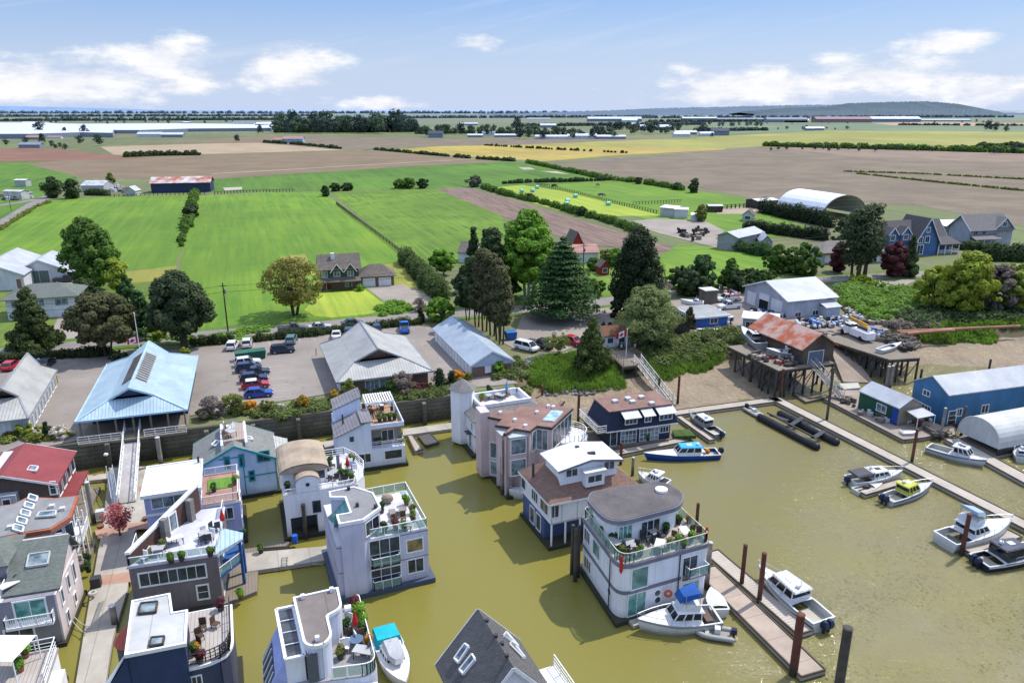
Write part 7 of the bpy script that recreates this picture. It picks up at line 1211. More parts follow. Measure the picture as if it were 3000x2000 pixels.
item(t,'fender',MB().tube((0,-1.6,.1),(0,-1.6,.7),.13,n=8),WHITE); item(t,'fender',MB().tube((-1.6,-1.6,.1),(-1.6,-1.6,.7),.13,n=8),WHITE); item(t,'cockpit_seat',MB().box((-L/2+1.0,0,.6),(.7,1.6,.6)),M('brown_canvas',(.17,.12,.1),.9))
def rib(label,A,B_,W,tube,ob=1,name='inflatable_boat'):
    A=Vector((A.x,A.y,0)); B_=Vector((B_.x,B_.y,0)); d=B_-A; L=d.length; c=(A+B_)/2; t=T(name,label,'inflatable boat',(0,0,0)); r=.24; pts=[(-L/2-.25,-W/2+r)]+[(-L/2+L*.55*i/4,-W/2+r) for i in range(5)]+[(L*.05+L*.42*math.sin(a),-(W/2-r)*math.cos(a)) for a in [i*math.pi/10 for i in range(1,10)]]+[(-L/2+L*.55*i/4,W/2-r) for i in (4,3,2,1,0)]+[(-L/2-.25,W/2-r)]
    m=MB(); 
    secs=[]
    for i,p in enumerate(pts):
        a=Vector((*pts[max(0,i-1)],0)); b=Vector((*pts[min(len(pts)-1,i+1)],0)); dd_=(b-a).normalized(); nn_=Vector((-dd_.y,dd_.x,0)); rr=r*(.3 if i in(0,len(pts)-1) else 1); secs.append([Vector((p[0],p[1],.35))+nn_*rr*math.cos(2*math.pi*k/8)+ZZ*rr*math.sin(2*math.pi*k/8) for k in range(8)])
    m.loft(secs); m.build('inflatable_tube',tube,t,smooth=True); MB().box((-.1,0,.2),(L*.8,W-.6,.2)).build('floor',M('grey_floor',(.4,.4,.41),.7),t); MB().box((-.3,0,.62),(.5,.6,.65)).build('console',HW,t); MB().box((.6,0,.45),(.35,W-.8,.2)).build('seat',OFFW,t)
    if ob: o=MB().box((-L/2-.1,0,.8),(.5,.4,.5)).build('outboard_motor',OUTB,t); MB().box((-L/2-.1,0,.25),(.2,.15,.8)).build('motor_leg',CHAR,o)
    t.location=(c.x,c.y,0); t.rotation_euler=(0,0,math.atan2(d.y,d.x)); return t
rib('grey inflatable dinghy with outboard beside the flybridge cruiser',w('C',1395,1345),w('C',1215,1318),1.9,M('grey_hypalon',(.45,.45,.46),.6))
boat('upturned pair of white tenders on a lift beside the concrete dock',at('C',1335,1235,.4),at('C',1290,1140,.4),1.9,.7,cockpit=.2,rail=False,name='tender',cat='tender',z=.2)
t,L=boat('white aluminium hardtop boat with ribbed roof moored by the lower right dock',w('D',515,1305),w('D',212,1060),2.9,1.05,cab=(.36,.8,1.45,.84),roofm=M('ribbed_white_roof',(.66,.67,.66),.5,'ribs',ang=-45,scale=.8),ob=2,cockpit=.36,stripe=HG)
t,L=boat('small yellow green cabin boat with blue hull stripe',w('D',815,697),w('D',1025,630),2.3,.75,cab=(.36,.66,1.3,.86,M('lime_paint',(.50,.52,.06),.4)),roofm=MATS['lime_paint'],ob=2,cockpit=.36,stripe=HBLU)
boat('white sport cruiser with grey canvas top just above the yellow boat',w('D',640,607),w('D',880,575),2.6,.85,cab=(.38,.74,1.05,.8),canvas=M('charcoal_canvas',(.09,.09,.095),.8),ob=1,cockpit=.38)
t,L=boat('small open white dinghy with black bag and orange buoy',w('D',668,648),w('D',790,622),1.5,.5,cockpit=.7,rail=False,name='dinghy',cat='dinghy'); item(t,'gear_bag',MB().ball((-.3,0,.6),.45,8,5,(1.3,.8,.6)),BLK)
boat('sport fishing boat with tower canopy and grey covered foredeck',w('D',1095,905),w('D',1400,830),3.3,1.15,cab=(.3,.58,1.3,.82),fly=True,canvas=M('light_steel_canvas',(.35,.45,.55),.7),cockpit=.28,deckm=M('grey_deck',(.3,.3,.31),.7),name='sport_fishing_boat')
t,L=boat('dark landing craft style boat with solar panel roof and twin outboards',w('D',1262,1000),w('D',1560,950),2.9,.8,hull=M('black_hull',(.03,.035,.05),.4),cab=(.3,.72,1.5,.86,M('dark_cabin',(.05,.055,.07),.5)),roofm=M('solar_panels',(.09,.09,.11),.25,'brick',scale=.4,col2=(.4,.4,.42)),ob=2,cockpit=.3,stripe=HW)
boat('white and blue fishing workboat with wheelhouse forward behind the long dock',w('D',1020,440),w('D',1282,520),2.5,.85,cab=(.5,.82,1.35,.8),cockpit=.48,stripe=M('sky_blue_stripe',(.08,.22,.5),.4),name='fishing_boat')
boat('small white boat cut off by the right edge near the arched boathouse',w('D',1480,500),w('D',1452,460),2.0,.8,cab=(.2,.6,1,.7),cockpit=.2)
t,L=boat('long bright blue hulled boat with light blue cabin roof',w('C',1325,468),w('C',985,484),2.5,.8,hull=HBLU,cab=(.28,.62,1.2,.84),roofm=M('azure_roof',(.06,.40,.72),.4),ob=1,cockpit=.3,rail=False)
item(t,'orange_bag',MB().ball((-L/2+1.6,.1,.9),.4,8,5),M('orange_fabric',(.55,.2,.02),.8)); item(t,'deck_crate',MB().box((-L/2+2.4,0,.7),(.8,1.2,.7)),OFFW)
boat('grey aluminium cabin boat with outboard beside the narrow finger dock',w('C',1335,382),w('C',1192,292),2.1,.75,hull=HG,cab=(.4,.78,1.25,.84,HG),roofm=HW,ob=1,cockpit=.4)
boat('white cabin boat half hidden behind the terracotta roof',w('C',1080,625),w('C',945,580),2.5,.8,cab=(.3,.7,1.1,.8),cockpit=.3)
boat('white bowrider poking out between the blush and clerestory houses',w('C',440,655),w('C',322,668),2.2,.85,cockpit=.4)
t,L=boat('white runabout with teal canopy at the bottom edge',w('B',700,1352),w('B',800,1600),2.6,.9,cab=(.40,.66,.75,.78),cockpit=.38,canvas=None,rail=False,blunt=1.2); item(t,'canvas_top',MB().loft([[(-L/2+.1,-1.15,.9),(-L/2+2.2,-1.2,.95),(-L/2+2.2,1.2,.95),(-L/2+.1,1.15,.9)],[(-L/2+.25,-.95,1.75),(-L/2+2.1,-1,1.8),(-L/2+2.1,1,1.8),(-L/2+.25,.95,1.75)]]),M('turquoise_canvas',(.01,.42,.50),.75)); item(t,'inflatable_tender',MB().loft([[(-.9,-.75,1.75),(1.2,-.7,1.6),(2.0,-.3,1.6),(2.0,.3,1.6),(1.2,.7,1.6),(-.9,.75,1.75)],[(-.8,-.6,2.05),(1.1,-.55,1.9),(1.7,-.2,1.9),(1.7,.2,1.9),(1.1,.55,1.9),(-.8,.6,2.05)]]),M('light_grey_cover',(.4,.41,.43),.7))
rib('small grey dinghy at the corner of the long plank dock',w('D',145,245),w('D',225,292),1.6,M('dinghy_grey',(.5,.5,.49),.6))
boat('small upturned white skiff on the cluttered timber platform',at('D',890,362,.6),at('D',965,362,.6),1.2,.35,cockpit=.1,rail=False,name='skiff',cat='skiff',z=.5)
# hulls stored on the piers and yard
GH=M('weathered_grey_hull',(.34,.34,.33),.7,var=.25)
boat('weathered grey cabin boat hauled out on the left of the boat shed',at('H',290,945,5.2),at('H',165,850,5.2),2.6,1.1,hull=GH,cab=(.25,.6,1.3,.8,GH),cockpit=.3,z=5.2,rail=False,name='hauled_boat'); boat('grey open workboat propped in front of the boat shed',at('H',495,1000,5.2),at('H',330,985,5.2),2.0,1.0,hull=GH,cab=(.2,.4,.9,.7,OFFW),cockpit=.5,z=5.1,rail=False,name='hauled_boat')
boat('pale old dinghy lying on the timber trestle',at('H',1065,970,4.5),at('H',1200,930,4.5),1.6,.6,hull=OFFW,cockpit=.7,z=4.5,rail=False,name='dinghy',cat='dinghy')
boat('white speedboat on a trailer with blue cover',at('G',1480,665,4),at('G',1335,655,4),2.2,.8,cab=(.3,.5,.5,.7,HBLU),cockpit=.3,z=4.2,rail=False,name='speedboat'); boat('white boat wrapped beside the bright blue office',at('G',1660,760,4),at('G',1580,770,4),2.3,.9,cockpit=.1,z=4.2,rail=False,name='hauled_boat'); boat('row of long white racing shell stored before the blue office',at('G',1600,825,4),at('G',1440,830,4),1.1,.4,cockpit=.1,z=4.0,rail=False,name='skiff',cat='skiff'); boat('white boat parked beside the red barn',at('G',745,310,4),at('G',675,310,4),2.2,.9,cab=(.2,.6,.9,.7),cockpit=.2,z=4.1,rail=False,name='hauled_boat'); 
# floating tube frame
t=T('tube_float','floating frame of fat black tubes joined by dark crossbeams','tube frame',(at('D',380,330,0).x,at('D',380,330,0).y,0)); TB=M('black_tube',(.035,.035,.045),.45,var=.2)
for a,b in (((212,285),(480,425)),((308,268),(575,402))):
    p,q_=at('D',*a,.4),at('D',*b,.4); m=MB().tube(p,q_,.6,n=14); m.ball(p,.6,12,7); m.ball(q_,.6,12,7); o=m.build('flotation_tube',TB,t,smooth=True); [MB().tube(lerp(p,q_,f_),lerp(p,q_,f_+.01),.63,n=14).build('strap',CHAR,o) for f_ in (.2,.4,.62,.85)]
for a,b in (((345,330),(415,285)),((465,385),(520,350)),((260,272),(345,300))): p,q_=at('D',*a,1.1),at('D',*b,1.1); MB().bar(p,q_,.7,.12).build('crossbeam',CHAR,t)
MB().bar(at('D',245,262,1.3),at('D',470,380,1.3),.2).build('long_spar',CHAR,t)
# ================================================================ vegetation
def fol(name,c,c2=None,s=1.0,haze=0.0): return M(name,c,.75,'foliage',scale=s,col2=c2,haze=haze)
F_DARK=fol('dark_evergreen_leaf',(.048,.08,.028),(.075,.11,.035)); F_SPR=fol('spruce_leaf',(.035,.085,.028),(.10,.18,.045)); F_MID=fol('mid_green_leaf',(.08,.15,.025),(.13,.22,.035)); F_BRT=fol('bright_spring_leaf',(.13,.26,.025),(.22,.36,.05)); F_YEL=fol('yellow_green_leaf',(.21,.27,.025),(.33,.36,.05)); F_BRN=fol('brownish_cedar_leaf',(.088,.092,.038),(.135,.13,.055)); F_WIL=fol('willow_leaf',(.17,.21,.07),(.25,.29,.11)); F_GOLD=fol('golden_leaf',(.32,.20,.02),(.42,.3,.03)); F_RED=fol('dark_red_leaf',(.105,.03,.035),(.18,.06,.06)); F_PINE=fol('grey_pine_leaf',(.05,.078,.032),(.09,.105,.05)); F_THU=fol('deep_cypress_leaf',(.025,.042,.018),(.05,.075,.026)); F_TWIG=fol('bare_twig',(.19,.155,.13),(.25,.21,.17)); F_MAR=fol('marsh_grass_blade',(.12,.21,.025),(.2,.28,.05),.6); F_IVY=fol('ivy_leaf',(.10,.135,.035),(.17,.19,.065)); F_ORA=fol('orange_leaf',(.45,.2,.02),(.55,.32,.05)); F_OLV=fol('olive_leaf',(.15,.18,.035),(.22,.24,.06))
BARK=M('bark',(.10,.075,.055),.95,var=.3)
def clumps(centers,rad,n,seed,flat=1.0,up=.25,size=.16,outw=.75):
    """leaf positions/normals on fuzzy shells around clump centers"""
    rg=np.random.RandomState(seed); C=np.asarray(centers,float); k=len(C); rad=np.ones(k)*rad if np.isscalar(rad) else np.asarray(rad); idx=rg.choice(k,n,p=rad**2/np.sum(rad**2))
    d=rg.normal(size=(n,3)); d/=np.linalg.norm(d,axis=1,keepdims=True); r=rad[idx]*(.55+.5*rg.rand(n))**.7; P=C[idx]+d*np.array([1,1,flat])*r[:,None]
    Nn=d*outw+rg.normal(size=(n,3))*.45+np.array([0,0,up]); S=size*(.6+.8*rg.rand(n)); return P,Nn,S
def crown(shape,h0,h1,r,n,seed,rc):
    rg=np.random.RandomState(seed); out=[]
    for i in range(n):
        t_=(i+.5)/n; z=h0+(h1-h0)*t_
        if shape=='round': prof=math.sqrt(max(.05,1-(2*t_-1)**2))*(1.05 if t_<.5 else 1)
        elif shape=='cone': prof=(1-t_)**.8*1.0+.06
        elif shape=='column': prof=min(1,(t_*5+.3))*min(1,((1-t_)*2.2+.12))
        elif shape=='egg': prof=min(1,(t_*2.5+.35))*math.sqrt(max(.04,1-t_**2.2))
        elif shape=='flat': prof=(.5+.5*math.sin(t_*math.pi*.9+.3))
        elif shape=='vase': prof=.35+.65*math.sin(t_*math.pi*.62+.25)
        a=i*2.39996+rg.rand()*.6; q=r*prof*(1-.35*rg.rand()**2)*(1+.16*math.sin(2*a+seed)+.10*math.sin(3*a+t_*7+seed)+.12*(rg.rand()-.3))*(1 if i%3 else .45); out.append((math.cos(a)*q,math.sin(a)*q,z+rg.uniform(-.3,.3)*rc))
    return out
def tree(name,label,k,x,y,ty,r,shape='round',mat=None,nleaf=7000,nc=70,h0=.22,rc=.13,size=.2,z=3.5,trunks=1,tr=.03,group=None,seed=None,cat='tree',rx=None,tap=None,up=.25,dark=None,bark=None):
    b=at(k,x,y,z) if k else x; H_=hgt(b,k,ty)-z if k else ty; seed=seed or (int(abs(b.x*7+b.y*13))%9000+1); t=T(name,label,cat,(b.x,b.y,z),group); r*=.86; rc*=.82; nc=int(nc*1.35); nleaf=int(nleaf*1.25); size*=.82; cs=crown(shape,H_*h0,H_*(1-rc*.5),max(r*.35,r-H_*rc*.6),nc,seed,H_*rc); rg=np.random.RandomState(seed+1)
    rads=H_*rc*(.38+1.0*rg.rand(nc))*(np.array([1.0 if shape!='cone' else 1.15-c[2]/H_*.75 for c in cs])); rads=np.minimum(rads,max(r*.6,.3)); P,Nn,S=clumps(cs,rads*.88,nleaf,seed,.8,up,size); 
    ax=np.array([0,0,H_*.5]); Nn=Nn+.55*(P-ax)/ (np.linalg.norm(P-ax,axis=1,keepdims=True)+.1); P[:,2]=np.maximum(P[:,2],.1); leafmesh('crown',P,Nn,S,mat or F_MID,t)
    m=MB(); rr=max(.06,H_*tr)
    for i in range(trunks):
        a=i*2.4; o=Vector((math.cos(a),math.sin(a),0))*(rr*1.5 if trunks>1 else 0); top=Vector((math.cos(a)*r*.35*(trunks>1),math.sin(a)*r*.35*(trunks>1),H_*(.8 if shape in('cone','column','egg') else .6))); m.tube(o+b,top+b,rr/(1 if trunks==1 else 1.5),rr*.25,n=7)
    rg2=random.Random(seed)
    for c in rg2.sample(cs,min(len(cs),9 if nc<40 else 16)):
        zz0=min(c[2]*.75,H_*.6); m.tube(b+Vector((0,0,max(H_*.12,zz0*.7))),b+Vector(c),rr*.35,rr*.08,n=5)
    m.build('trunk',bark or BARK,t); return t
# --- large near trees
tree('broadleaf_tree','tall leafy broad tree behind the white bungalow','E',620,560,85,8.2,'egg',F_MID,15000,120,.1,.11,.3)
tree('broadleaf_tree','yellow green sapling growth right of the tall leafy tree','E',790,600,350,3.0,'egg',F_YEL,2500,30,.2,.14,.25); tree('conifer','small dark conifer behind the spreading pine','E',840,640,450,3.2,'cone',F_SPR,3500,50,.1,.12,.22)
tree('conifer','dark conifer between the tall leafy tree and spreading pine','E',560,650,480,4.0,'egg',F_DARK,4500,50,.1,.12,.24)
tree('conifer','bushy pyramidal cypress in front of the white bungalow','E',235,945,535,5.2,'cone',F_OLV and fol('cypress_tree_leaf',(.05,.075,.022),(.10,.12,.035)),13000,120,.03,.13,.22)
tree('pine_tree','spreading brownish pine over the parking hedge','E',705,990,590,7.0,'flat',F_BRN,16000,110,.32,.13,.24,trunks=3); tree('pine_tree','dense dark pine with thick trunk beside the hedge','E',1212,935,440,7.2,'egg',F_PINE,17000,120,.22,.12,.24,tr=.05)
tree('conifer','tall green conifer behind the flagpole','E',940,860,545,4.6,'cone',F_SPR,6500,70,.15,.12,.24); tree('broadleaf_tree','spreading low yellow green bush under the dark pine','E',1060,870,790,3.2,'round',F_YEL,2500,30,.05,.2,.2,cat='bush')
tree('broadleaf_tree','yellow green budding tree on the farmhouse lawn','F',365,725,345,7.6,'round',fol('budding_leaf',(.17,.16,.035),(.25,.23,.06)),9500,140,.22,.10,.17,trunks=4)
# conifers group centre
for i,(x,y,ty,r,mt,lb) in enumerate(((1560,800,330,3.2,F_DARK,'leftmost tall cedar with bare trunk beside the storage building'),(1610,830,290,3.4,F_BRN,'tall brown tinged cedar, second in the row by the storage building'),(1660,860,320,3.4,F_BRN,'brown tinged cedar in the middle of the bare trunk row'),(1700,890,360,3.2,F_BRN,'fourth brown tinged cedar, nearer the gravel yard'),(1720,915,420,2.8,F_BRN,'nearest and shortest cedar of the bare trunk row'),(1500,760,400,3.6,F_DARK,'dark conifer behind the row of bare trunked cedars'))):
    tree('cedar_tree',lb,'F',x,y,ty,r,'egg',mt,8000,80,.28,.09,.26,trunks=2,tr=.018)
tree('conifer','dark conifer right behind the cedar row','G',100,640,150,4,'egg',F_DARK,5000,60,.15,.1,.3); tree('conifer','thin dark conifer in front of the pasture','F',1545,560,130,2.8,'cone',F_DARK,4000,50,.2,.1,.28); tree('conifer','second thin dark conifer beside the first one','F',1620,560,150,2.6,'cone',F_DARK,4000,50,.2,.1,.28)
tree('broadleaf_tree','very large bright green deciduous tree with pale branches','G',330,620,45,9.0,'egg',F_BRT,19000,140,.25,.10,.3,trunks=3,bark=M('pale_bark',(.4,.37,.32),.9)); tree('broadleaf_tree','dark mid green tree beneath the bright deciduous tree','G',190,600,330,5,'round',F_SPR,5000,60,.1,.14,.28)
tree('broadleaf_tree','bright green small tree left of the bushy hedge','F',1345,460,290,3.8,'round',F_BRT,4500,50,.2,.14,.26); tree('broadleaf_tree','lime green tree behind the storage building roof','F',1320,760,615,3.8,'round',F_BRT,5500,50,.05,.17,.24); tree('bush','yellow green bush at the end of the hedge','F',1310,520,465,2.2,'round',F_YEL,2500,25,.0,.25,.2,cat='bush')
# layered spruce
b=at('G',552,745,3.5); H_=hgt(b,'G',200)-3.5; t=T('spruce_tree','wide layered green spruce with drooping tiers beside the road','tree',(b.x,b.y,3.5)); rg=np.random.RandomState(5); Ps=[];Ns=[]
for lv in range(15):
    tt=lv/14; z=H_*(.16+.8*tt); rad=8.2*(1-tt)**.75+.5
    for j in range(11):
        a=j*2*math.pi/11+lv*.7+rg.rand()*.3; n=int(130*(rad/8)+25); s_=rg.rand(n)**.7*rad*(.85+.25*rg.rand()); wd=rg.normal(size=n)*(.3+.10*s_); dr=-.05*s_**1.5*.6+rg.normal(size=n)*.14; Ps.append(np.stack([np.cos(a)*s_-np.sin(a)*wd,np.sin(a)*s_+np.cos(a)*wd,z+dr],1)); Ns.append(np.array([math.cos(a)*.4,math.sin(a)*.4,1])+rg.normal(size=(n,3))*.35)
P=np.concatenate(Ps); leafmesh('crown',P,np.concatenate(Ns),.2*(.6+.8*rg.rand(len(P))),F_SPR,t); MB().tube(b,b+ZZ*H_*.97,.38,.05,n=8).build('trunk',BARK,t)
tree('cypress_tree','huge dense dark cypress beside the road','G',1040,730,160,6.2,'egg',F_THU,26000,170,.02,.11,.22); tree('cypress_tree','small dark cypress left of the willow','G',915,740,565,2.2,'egg',F_THU,3000,30,.0,.12,.2)
tree('willow_tree','soft grey green willow spreading over the gatehouse','G',1120,920,540,6.8,'round',F_WIL,17000,110,.08,.14,.17,trunks=3); tree('bare_tree','bare twiggy crown showing above the willow','G',1190,720,480,3.6,'round',F_TWIG,2500,40,.3,.12,.12,trunks=3)
tree('conifer','green cypress beside the gatehouse on the bank','G',745,1060,735,4.0,'cone',fol('bank_cypress_leaf',(.07,.10,.025),(.13,.15,.04)),11000,100,.02,.14,.19); tree('broadleaf_tree','small airy tree between the black pickup and red suv','G',525,985,850,2.6,'vase',F_OLV,1800,40,.35,.16,.12); tree('conifer','narrow brown conifer beside the blue office','G',1385,805,665,2.0,'cone',F_BRN,3000,40,.05,.13,.18)
for i,(x,y,ty,r,mt,sh,lb) in enumerate(((1330,590,400,4.4,F_DARK,'round','round dark tree left of the timber hut'),(1470,580,330,4.4,F_SPR,'egg','tall green tree behind the timber hut'),(1400,600,430,4,F_DARK,'round','dark tree between the round tree and the hut'),(1640,560,350,3.8,F_MID,'cone','pointed green tree at the pasture corner'),(1700,570,420,4,F_DARK,'round','dark bushy tree left of the workshop'),(760,430,350,2.8,F_MID,'round','small round tree in front of the pink roof'),(900,400,285,3.4,F_BRT,'round','light green orchard tree near the red shed'),(850,400,300,2.6,F_OLV,'vase','thin branched orchard tree near the red shed'),(760,590,490,3,F_MID,'round','low tree right of the layered spruce'),(1460,110,0,2.6,F_OLV,'round','lone tree between the white sheds'),)):
    tree('broadleaf_tree',lb,'G',x,y,ty,r,sh,mt,4500,50,.08,.14,.26,seed=50+i)
for i,(x,y,ty,r,mt,sh,lb) in enumerate(((385,450,260,4.2,F_MID,'egg','green tree nearest the machine shed garage'),(560,460,250,5.4,F_MID,'round','large leafy tree above the workshop roof'),(470,440,330,3.5,F_DARK,'round','dark tree left of the large leafy tree'),(90,520,340,3.6,F_MID,'cone','pointed green tree behind the pickups'),(220,520,420,4.2,F_SPR,'round','round green tree behind the workshop door'),(300,500,430,4,F_MID,'round','mid green tree behind the workshop gable'),(905,490,5,6.0,F_PINE,'egg','tall dark pine in front of the ranch house'),(970,470,-20,5.0,F_PINE,'flat','twin crown of the tall dark pine'),(850,300,60,5.5,F_DARK,'egg','dark conifer behind the tall pine'),(1150,470,245,4.2,F_RED,'round','dark red plum tree before the blue house'),(1255,470,195,2.8,F_DARK,'cone','grey blue narrow spruce by the blue house'),(1410,690,395,6.0,F_YEL,'egg','left yellow green tree on the far bank'),(1620,720,310,6.8,F_YEL,'egg','tallest yellow green tree on the far bank'),(1800,700,380,5,F_TWIG,'round','bare twiggy tree among the yellow green trees'),(1940,700,390,6.4,fol('light_yellow_leaf',(.2,.25,.04),(.3,.34,.07)),'egg','light green tree at the right edge of the bank'),(940,540,465,4.2,F_YEL,'round','rounded yellow green bush beside the driveway'),(790,440,245,3,F_RED,'round','small dark red tree left of the pine'),)):
    tree('broadleaf_tree' if mt not in(F_PINE,) else 'pine_tree',lb,'H',x,y,ty,r,sh,mt,9500 if r>6 else 5000,90 if r>6 else 55,.06 if mt is not F_PINE else .25,.12,.27,seed=90+i,trunks=1 if r<6 else 3)
# --- shrub masses and hedges
def mass(name,label,pts,n,mat,r,size,kind=None,cat='bushes',z=3.5,hh=1.0,up=.3,group=None):
    """leafy mass: pts centers (world) with radius r"""
    rg=np.random.RandomState(len(pts)+n%97); c=cen(pts); C=[(p[0]-c.x,p[1]-c.y,(p[2] if len(p)>2 else z)-z+r*.5*hh) for p in pts]; P,Nn,S=clumps(C,np.ones(len(C))*r*(.5+.85*rg.rand(len(C))),n,n%991,hh,up,size); P[:,2]=np.maximum(P[:,2],.02); o=leafmesh(name,P,Nn,S*(.6 if mat is F_MAR else 1),mat,None,(c.x,c.y,z),-3.4 if mat is F_MAR else 1.0); return tag(o,label,cat,group,kind)
def line(a,b,n,j=.3): return [lerp(a,b,(i+.5)/n)+Vector((rnd.uniform(-j,j),rnd.uniform(-j,j),0)) for i in range(n)]
def hedge(label,k,pts,n,r,mat,nl,size=.16,z=3.5,hh=1.0,name='hedge',cat='hedge'):
    P_=[at(k,x,y,z) for x,y in pts]; n=int(n*1.7); c=[]; tot=sum((P_[i+1]-P_[i]).length for i in range(len(P_)-1))
    for i in range(len(P_)-1): c+=line(P_[i],P_[i+1],max(1,int(n*(P_[i+1]-P_[i]).length/tot)))
    c=[p for p in c if rnd.random()>.14] if size>.24 else c
    return mass(name,label,c,int(nl*1.2),mat,r*.92,size*.85,cat=cat,z=z,hh=hh)
bush=None; proto=None
def bushes(k,a,b,n,r,label,mat,group,name='round_bush'):
    P_=[lerp(at(k,*a,3.5),at(k,*b,3.5),i/(n-1)) for i in range(n)]; rg=np.random.RandomState(n); C=rg.normal(size=(9,3))*.3*r+np.array([0,0,r*.75]); P,Nn,S=clumps(C,r*.62,520,n,1.0,.3,.11); P[:,2]=np.maximum(P[:,2],.02); o=leafmesh(name,P,Nn,S,mat,None,tuple(P_[0])); tag(o,label,'bush',group)
    for i in range(1,n): c=o.copy(); COL.objects.link(c); c.location=P_[i]; c.rotation_euler=(0,0,i*1.3); s_=.85+.3*rnd.random(); c.scale=(s_,s_,s_*(.9+.2*rnd.random()))
F_HDG=fol('clipped_hedge_leaf',(.035,.055,.018),(.08,.10,.03),2)
bushes('E',(-10,1035),(495,1000),19,1.05,'clipped round bush in the row between road and left parking lot',F_HDG,'row of round bushes by the left parking lot')
bushes('E',(1275,925),(1500,905),7,1.0,'clipped round bush in the row right of the dark pine',F_HDG,'row of round bushes right of the dark pine')
hedge('long clipped dark hedge between road and middle parking lot','F',((90,898),(400,868),(700,832),(1000,800),(1180,782)),46,1.15,F_HDG,11000,.14); hedge('dark hedge piece under the spreading pine','E',((500,1000),(720,985)),10,1.3,F_HDG,2800,.15)
hedge('tall wide clipped hedge running from the pasture to the road','F',((1090,375),(1150,440),(1240,530),(1330,620)),26,2.3,fol('tall_hedge_leaf',(.06,.10,.025),(.12,.16,.045)),16000,.22,hh=1.4); hedge('tall dark conifer hedge in front of the arched shelter','K',((525,800),(720,845),(900,880),(1020,910)),34,2.7,F_THU,12000,.3,hh=1.5); hedge('low dark conifer hedge behind the garage','H',((175,165),(400,195),(720,235)),24,2.0,F_THU,8000,.28,hh=1.4); hedge('round green shrubs behind the small grey garage','H',((100,290),(230,320),(350,340)),10,2.6,F_SPR,5500,.26); hedge('clipped dark hedge behind the far bank trees','H',((1560,290),(1760,300)),10,1.8,F_DARK,3500,.24); hedge('tall grey green hedge at the right edge','H',((1760,360),(2016,370)),12,2.6,F_DARK,5500,.28,hh=1.3)
hedge('leafy field hedgerow between crop strip and hay field','J',((980,640),(1100,680),(1250,715),(1400,750),(1600,810),(1800,860),(1950,910),(2050,950)),60,2.0,F_MID,15000,.36); hedge('dark hedgerow along the north edge of the pasture','J',((1280,465),(1500,510),(1800,575),(2100,610),(2352,655)),60,2.2,F_MID,11000,.45); hedge('low hedge line below the sandy far pasture','J',((1110,610),(1300,600),(1600,595),(1850,585)),30,1.8,F_DARK,6000,.4); hedge('shrubby hedgerow between the two bright pastures','I',((1345,680),(1330,740),(1310,800),(1290,880),(1270,940)),12,2.3,F_MID,5000,.32); hedge('thin shrub line beside the left pasture','E',((1270,60),(1250,100),(1210,200),(1180,290)),7,1.5,F_MID,2600,.26)
hedge('scrubby ditch hedge beside the left side road','I',((350,735),(250,770),(120,850),(0,930)),30,1.0,F_OLV,4000,.2); hedge('garden shrubs in front of the silver roofed shed','I',((590,685),(750,690)),9,2.2,F_DARK,3200,.3)
for i,(k,x,y,ty,r,mt,lb) in enumerate((('I',1345,680,635,3,F_DARK,'round tree at the corner of the navy barn'),('I',1315,840,745,3.4,F_DARK,'largest round shrub between the bright pastures'),('I',370,705,555,5,F_DARK,'dark tree left of the silver roofed shed'),('I',500,710,575,5,F_DARK,'green tree against the silver roofed shed'),('I',765,610,535,3,F_OLV,'lopped tree behind the silver roofed shed'),('I',2245,695,620,2.6,F_DARK,'small dark tree at the fence line bend'),('J',400,640,575,5,F_MID,'wide round bush left of the pair in the far pasture'),('J',465,640,565,5,F_MID,'round bush in the middle of the far pasture group'),('J',560,640,570,4,F_DARK,'single dark round bush right of the bush group'),('J',915,630,550,5.2,fol('silver_leaf',(.12,.14,.09),(.2,.22,.15)),'silvery willow bush at the top of the crop strip'),('J',40,655,600,4,F_DARK,'low round bush at the left of the far pasture'),('J',1300,725,675,2.6,F_DARK,'tree on the hedgerow beside the hay bales'),('J',1655,830,765,2.6,F_DARK,'round shrub at the end of the hay field hedge'),('K',75,670,575,3.6,F_DARK,'lone dark oval tree at the ploughed field edge'),('J',2045,610,565,3,F_DARK,'shrub on the hedgerow beside the ploughed field'),('J',2310,650,600,3.2,F_DARK,'last shrub on the hedgerow near the lone tree'),('I',2310,660,600,3.2,F_DARK,'dark shrub behind the fence bend'))):
    tree('field_tree',lb,k,x,y,ty,r,'round',mt,2600,30,.05,.2,.36,seed=200+i)
# bank vegetation
def scatter(poly_k,poly,z,n):
    P_=[at(poly_k,x,y,z) for x,y in poly]; xs=[p.x for p in P_]; ys=[p.y for p in P_]; out=[]
    def inside(x,y):
        c=False; j=len(P_)-1
        for i in range(len(P_)):
            if (P_[i].y>y)!=(P_[j].y>y) and x<(P_[j].x-P_[i].x)*(y-P_[i].y)/(P_[j].y-P_[i].y)+P_[i].x: c=not c
            j=i
        return c
    while len(out)<n:
        x=rnd.uniform(min(xs),max(xs)); y=rnd.uniform(min(ys),max(ys))
        if inside(x,y): out.append(Vector((x,y,z)))
    return out
from mathutils.bvhtree import BVHTree
bvh=BVHTree.FromPolygons([tuple(v) for v in grid],fs)
def onbank(p):
    h_=bvh.ray_cast(Vector((p.x,p.y,20)),Vector((0,0,-1)))[0]; return Vector((p.x,p.y,h_.z if h_ else 3.5))
def bankmass(name,label,k,poly,z,nc,n,mat,r,size,kind='stuff',hh=.8,cat='bank plants',up=.5):
    return mass(name,label,[onbank(p) for p in scatter(k,poly,z,nc)],n,mat,r,size,kind,cat,0,hh,up)
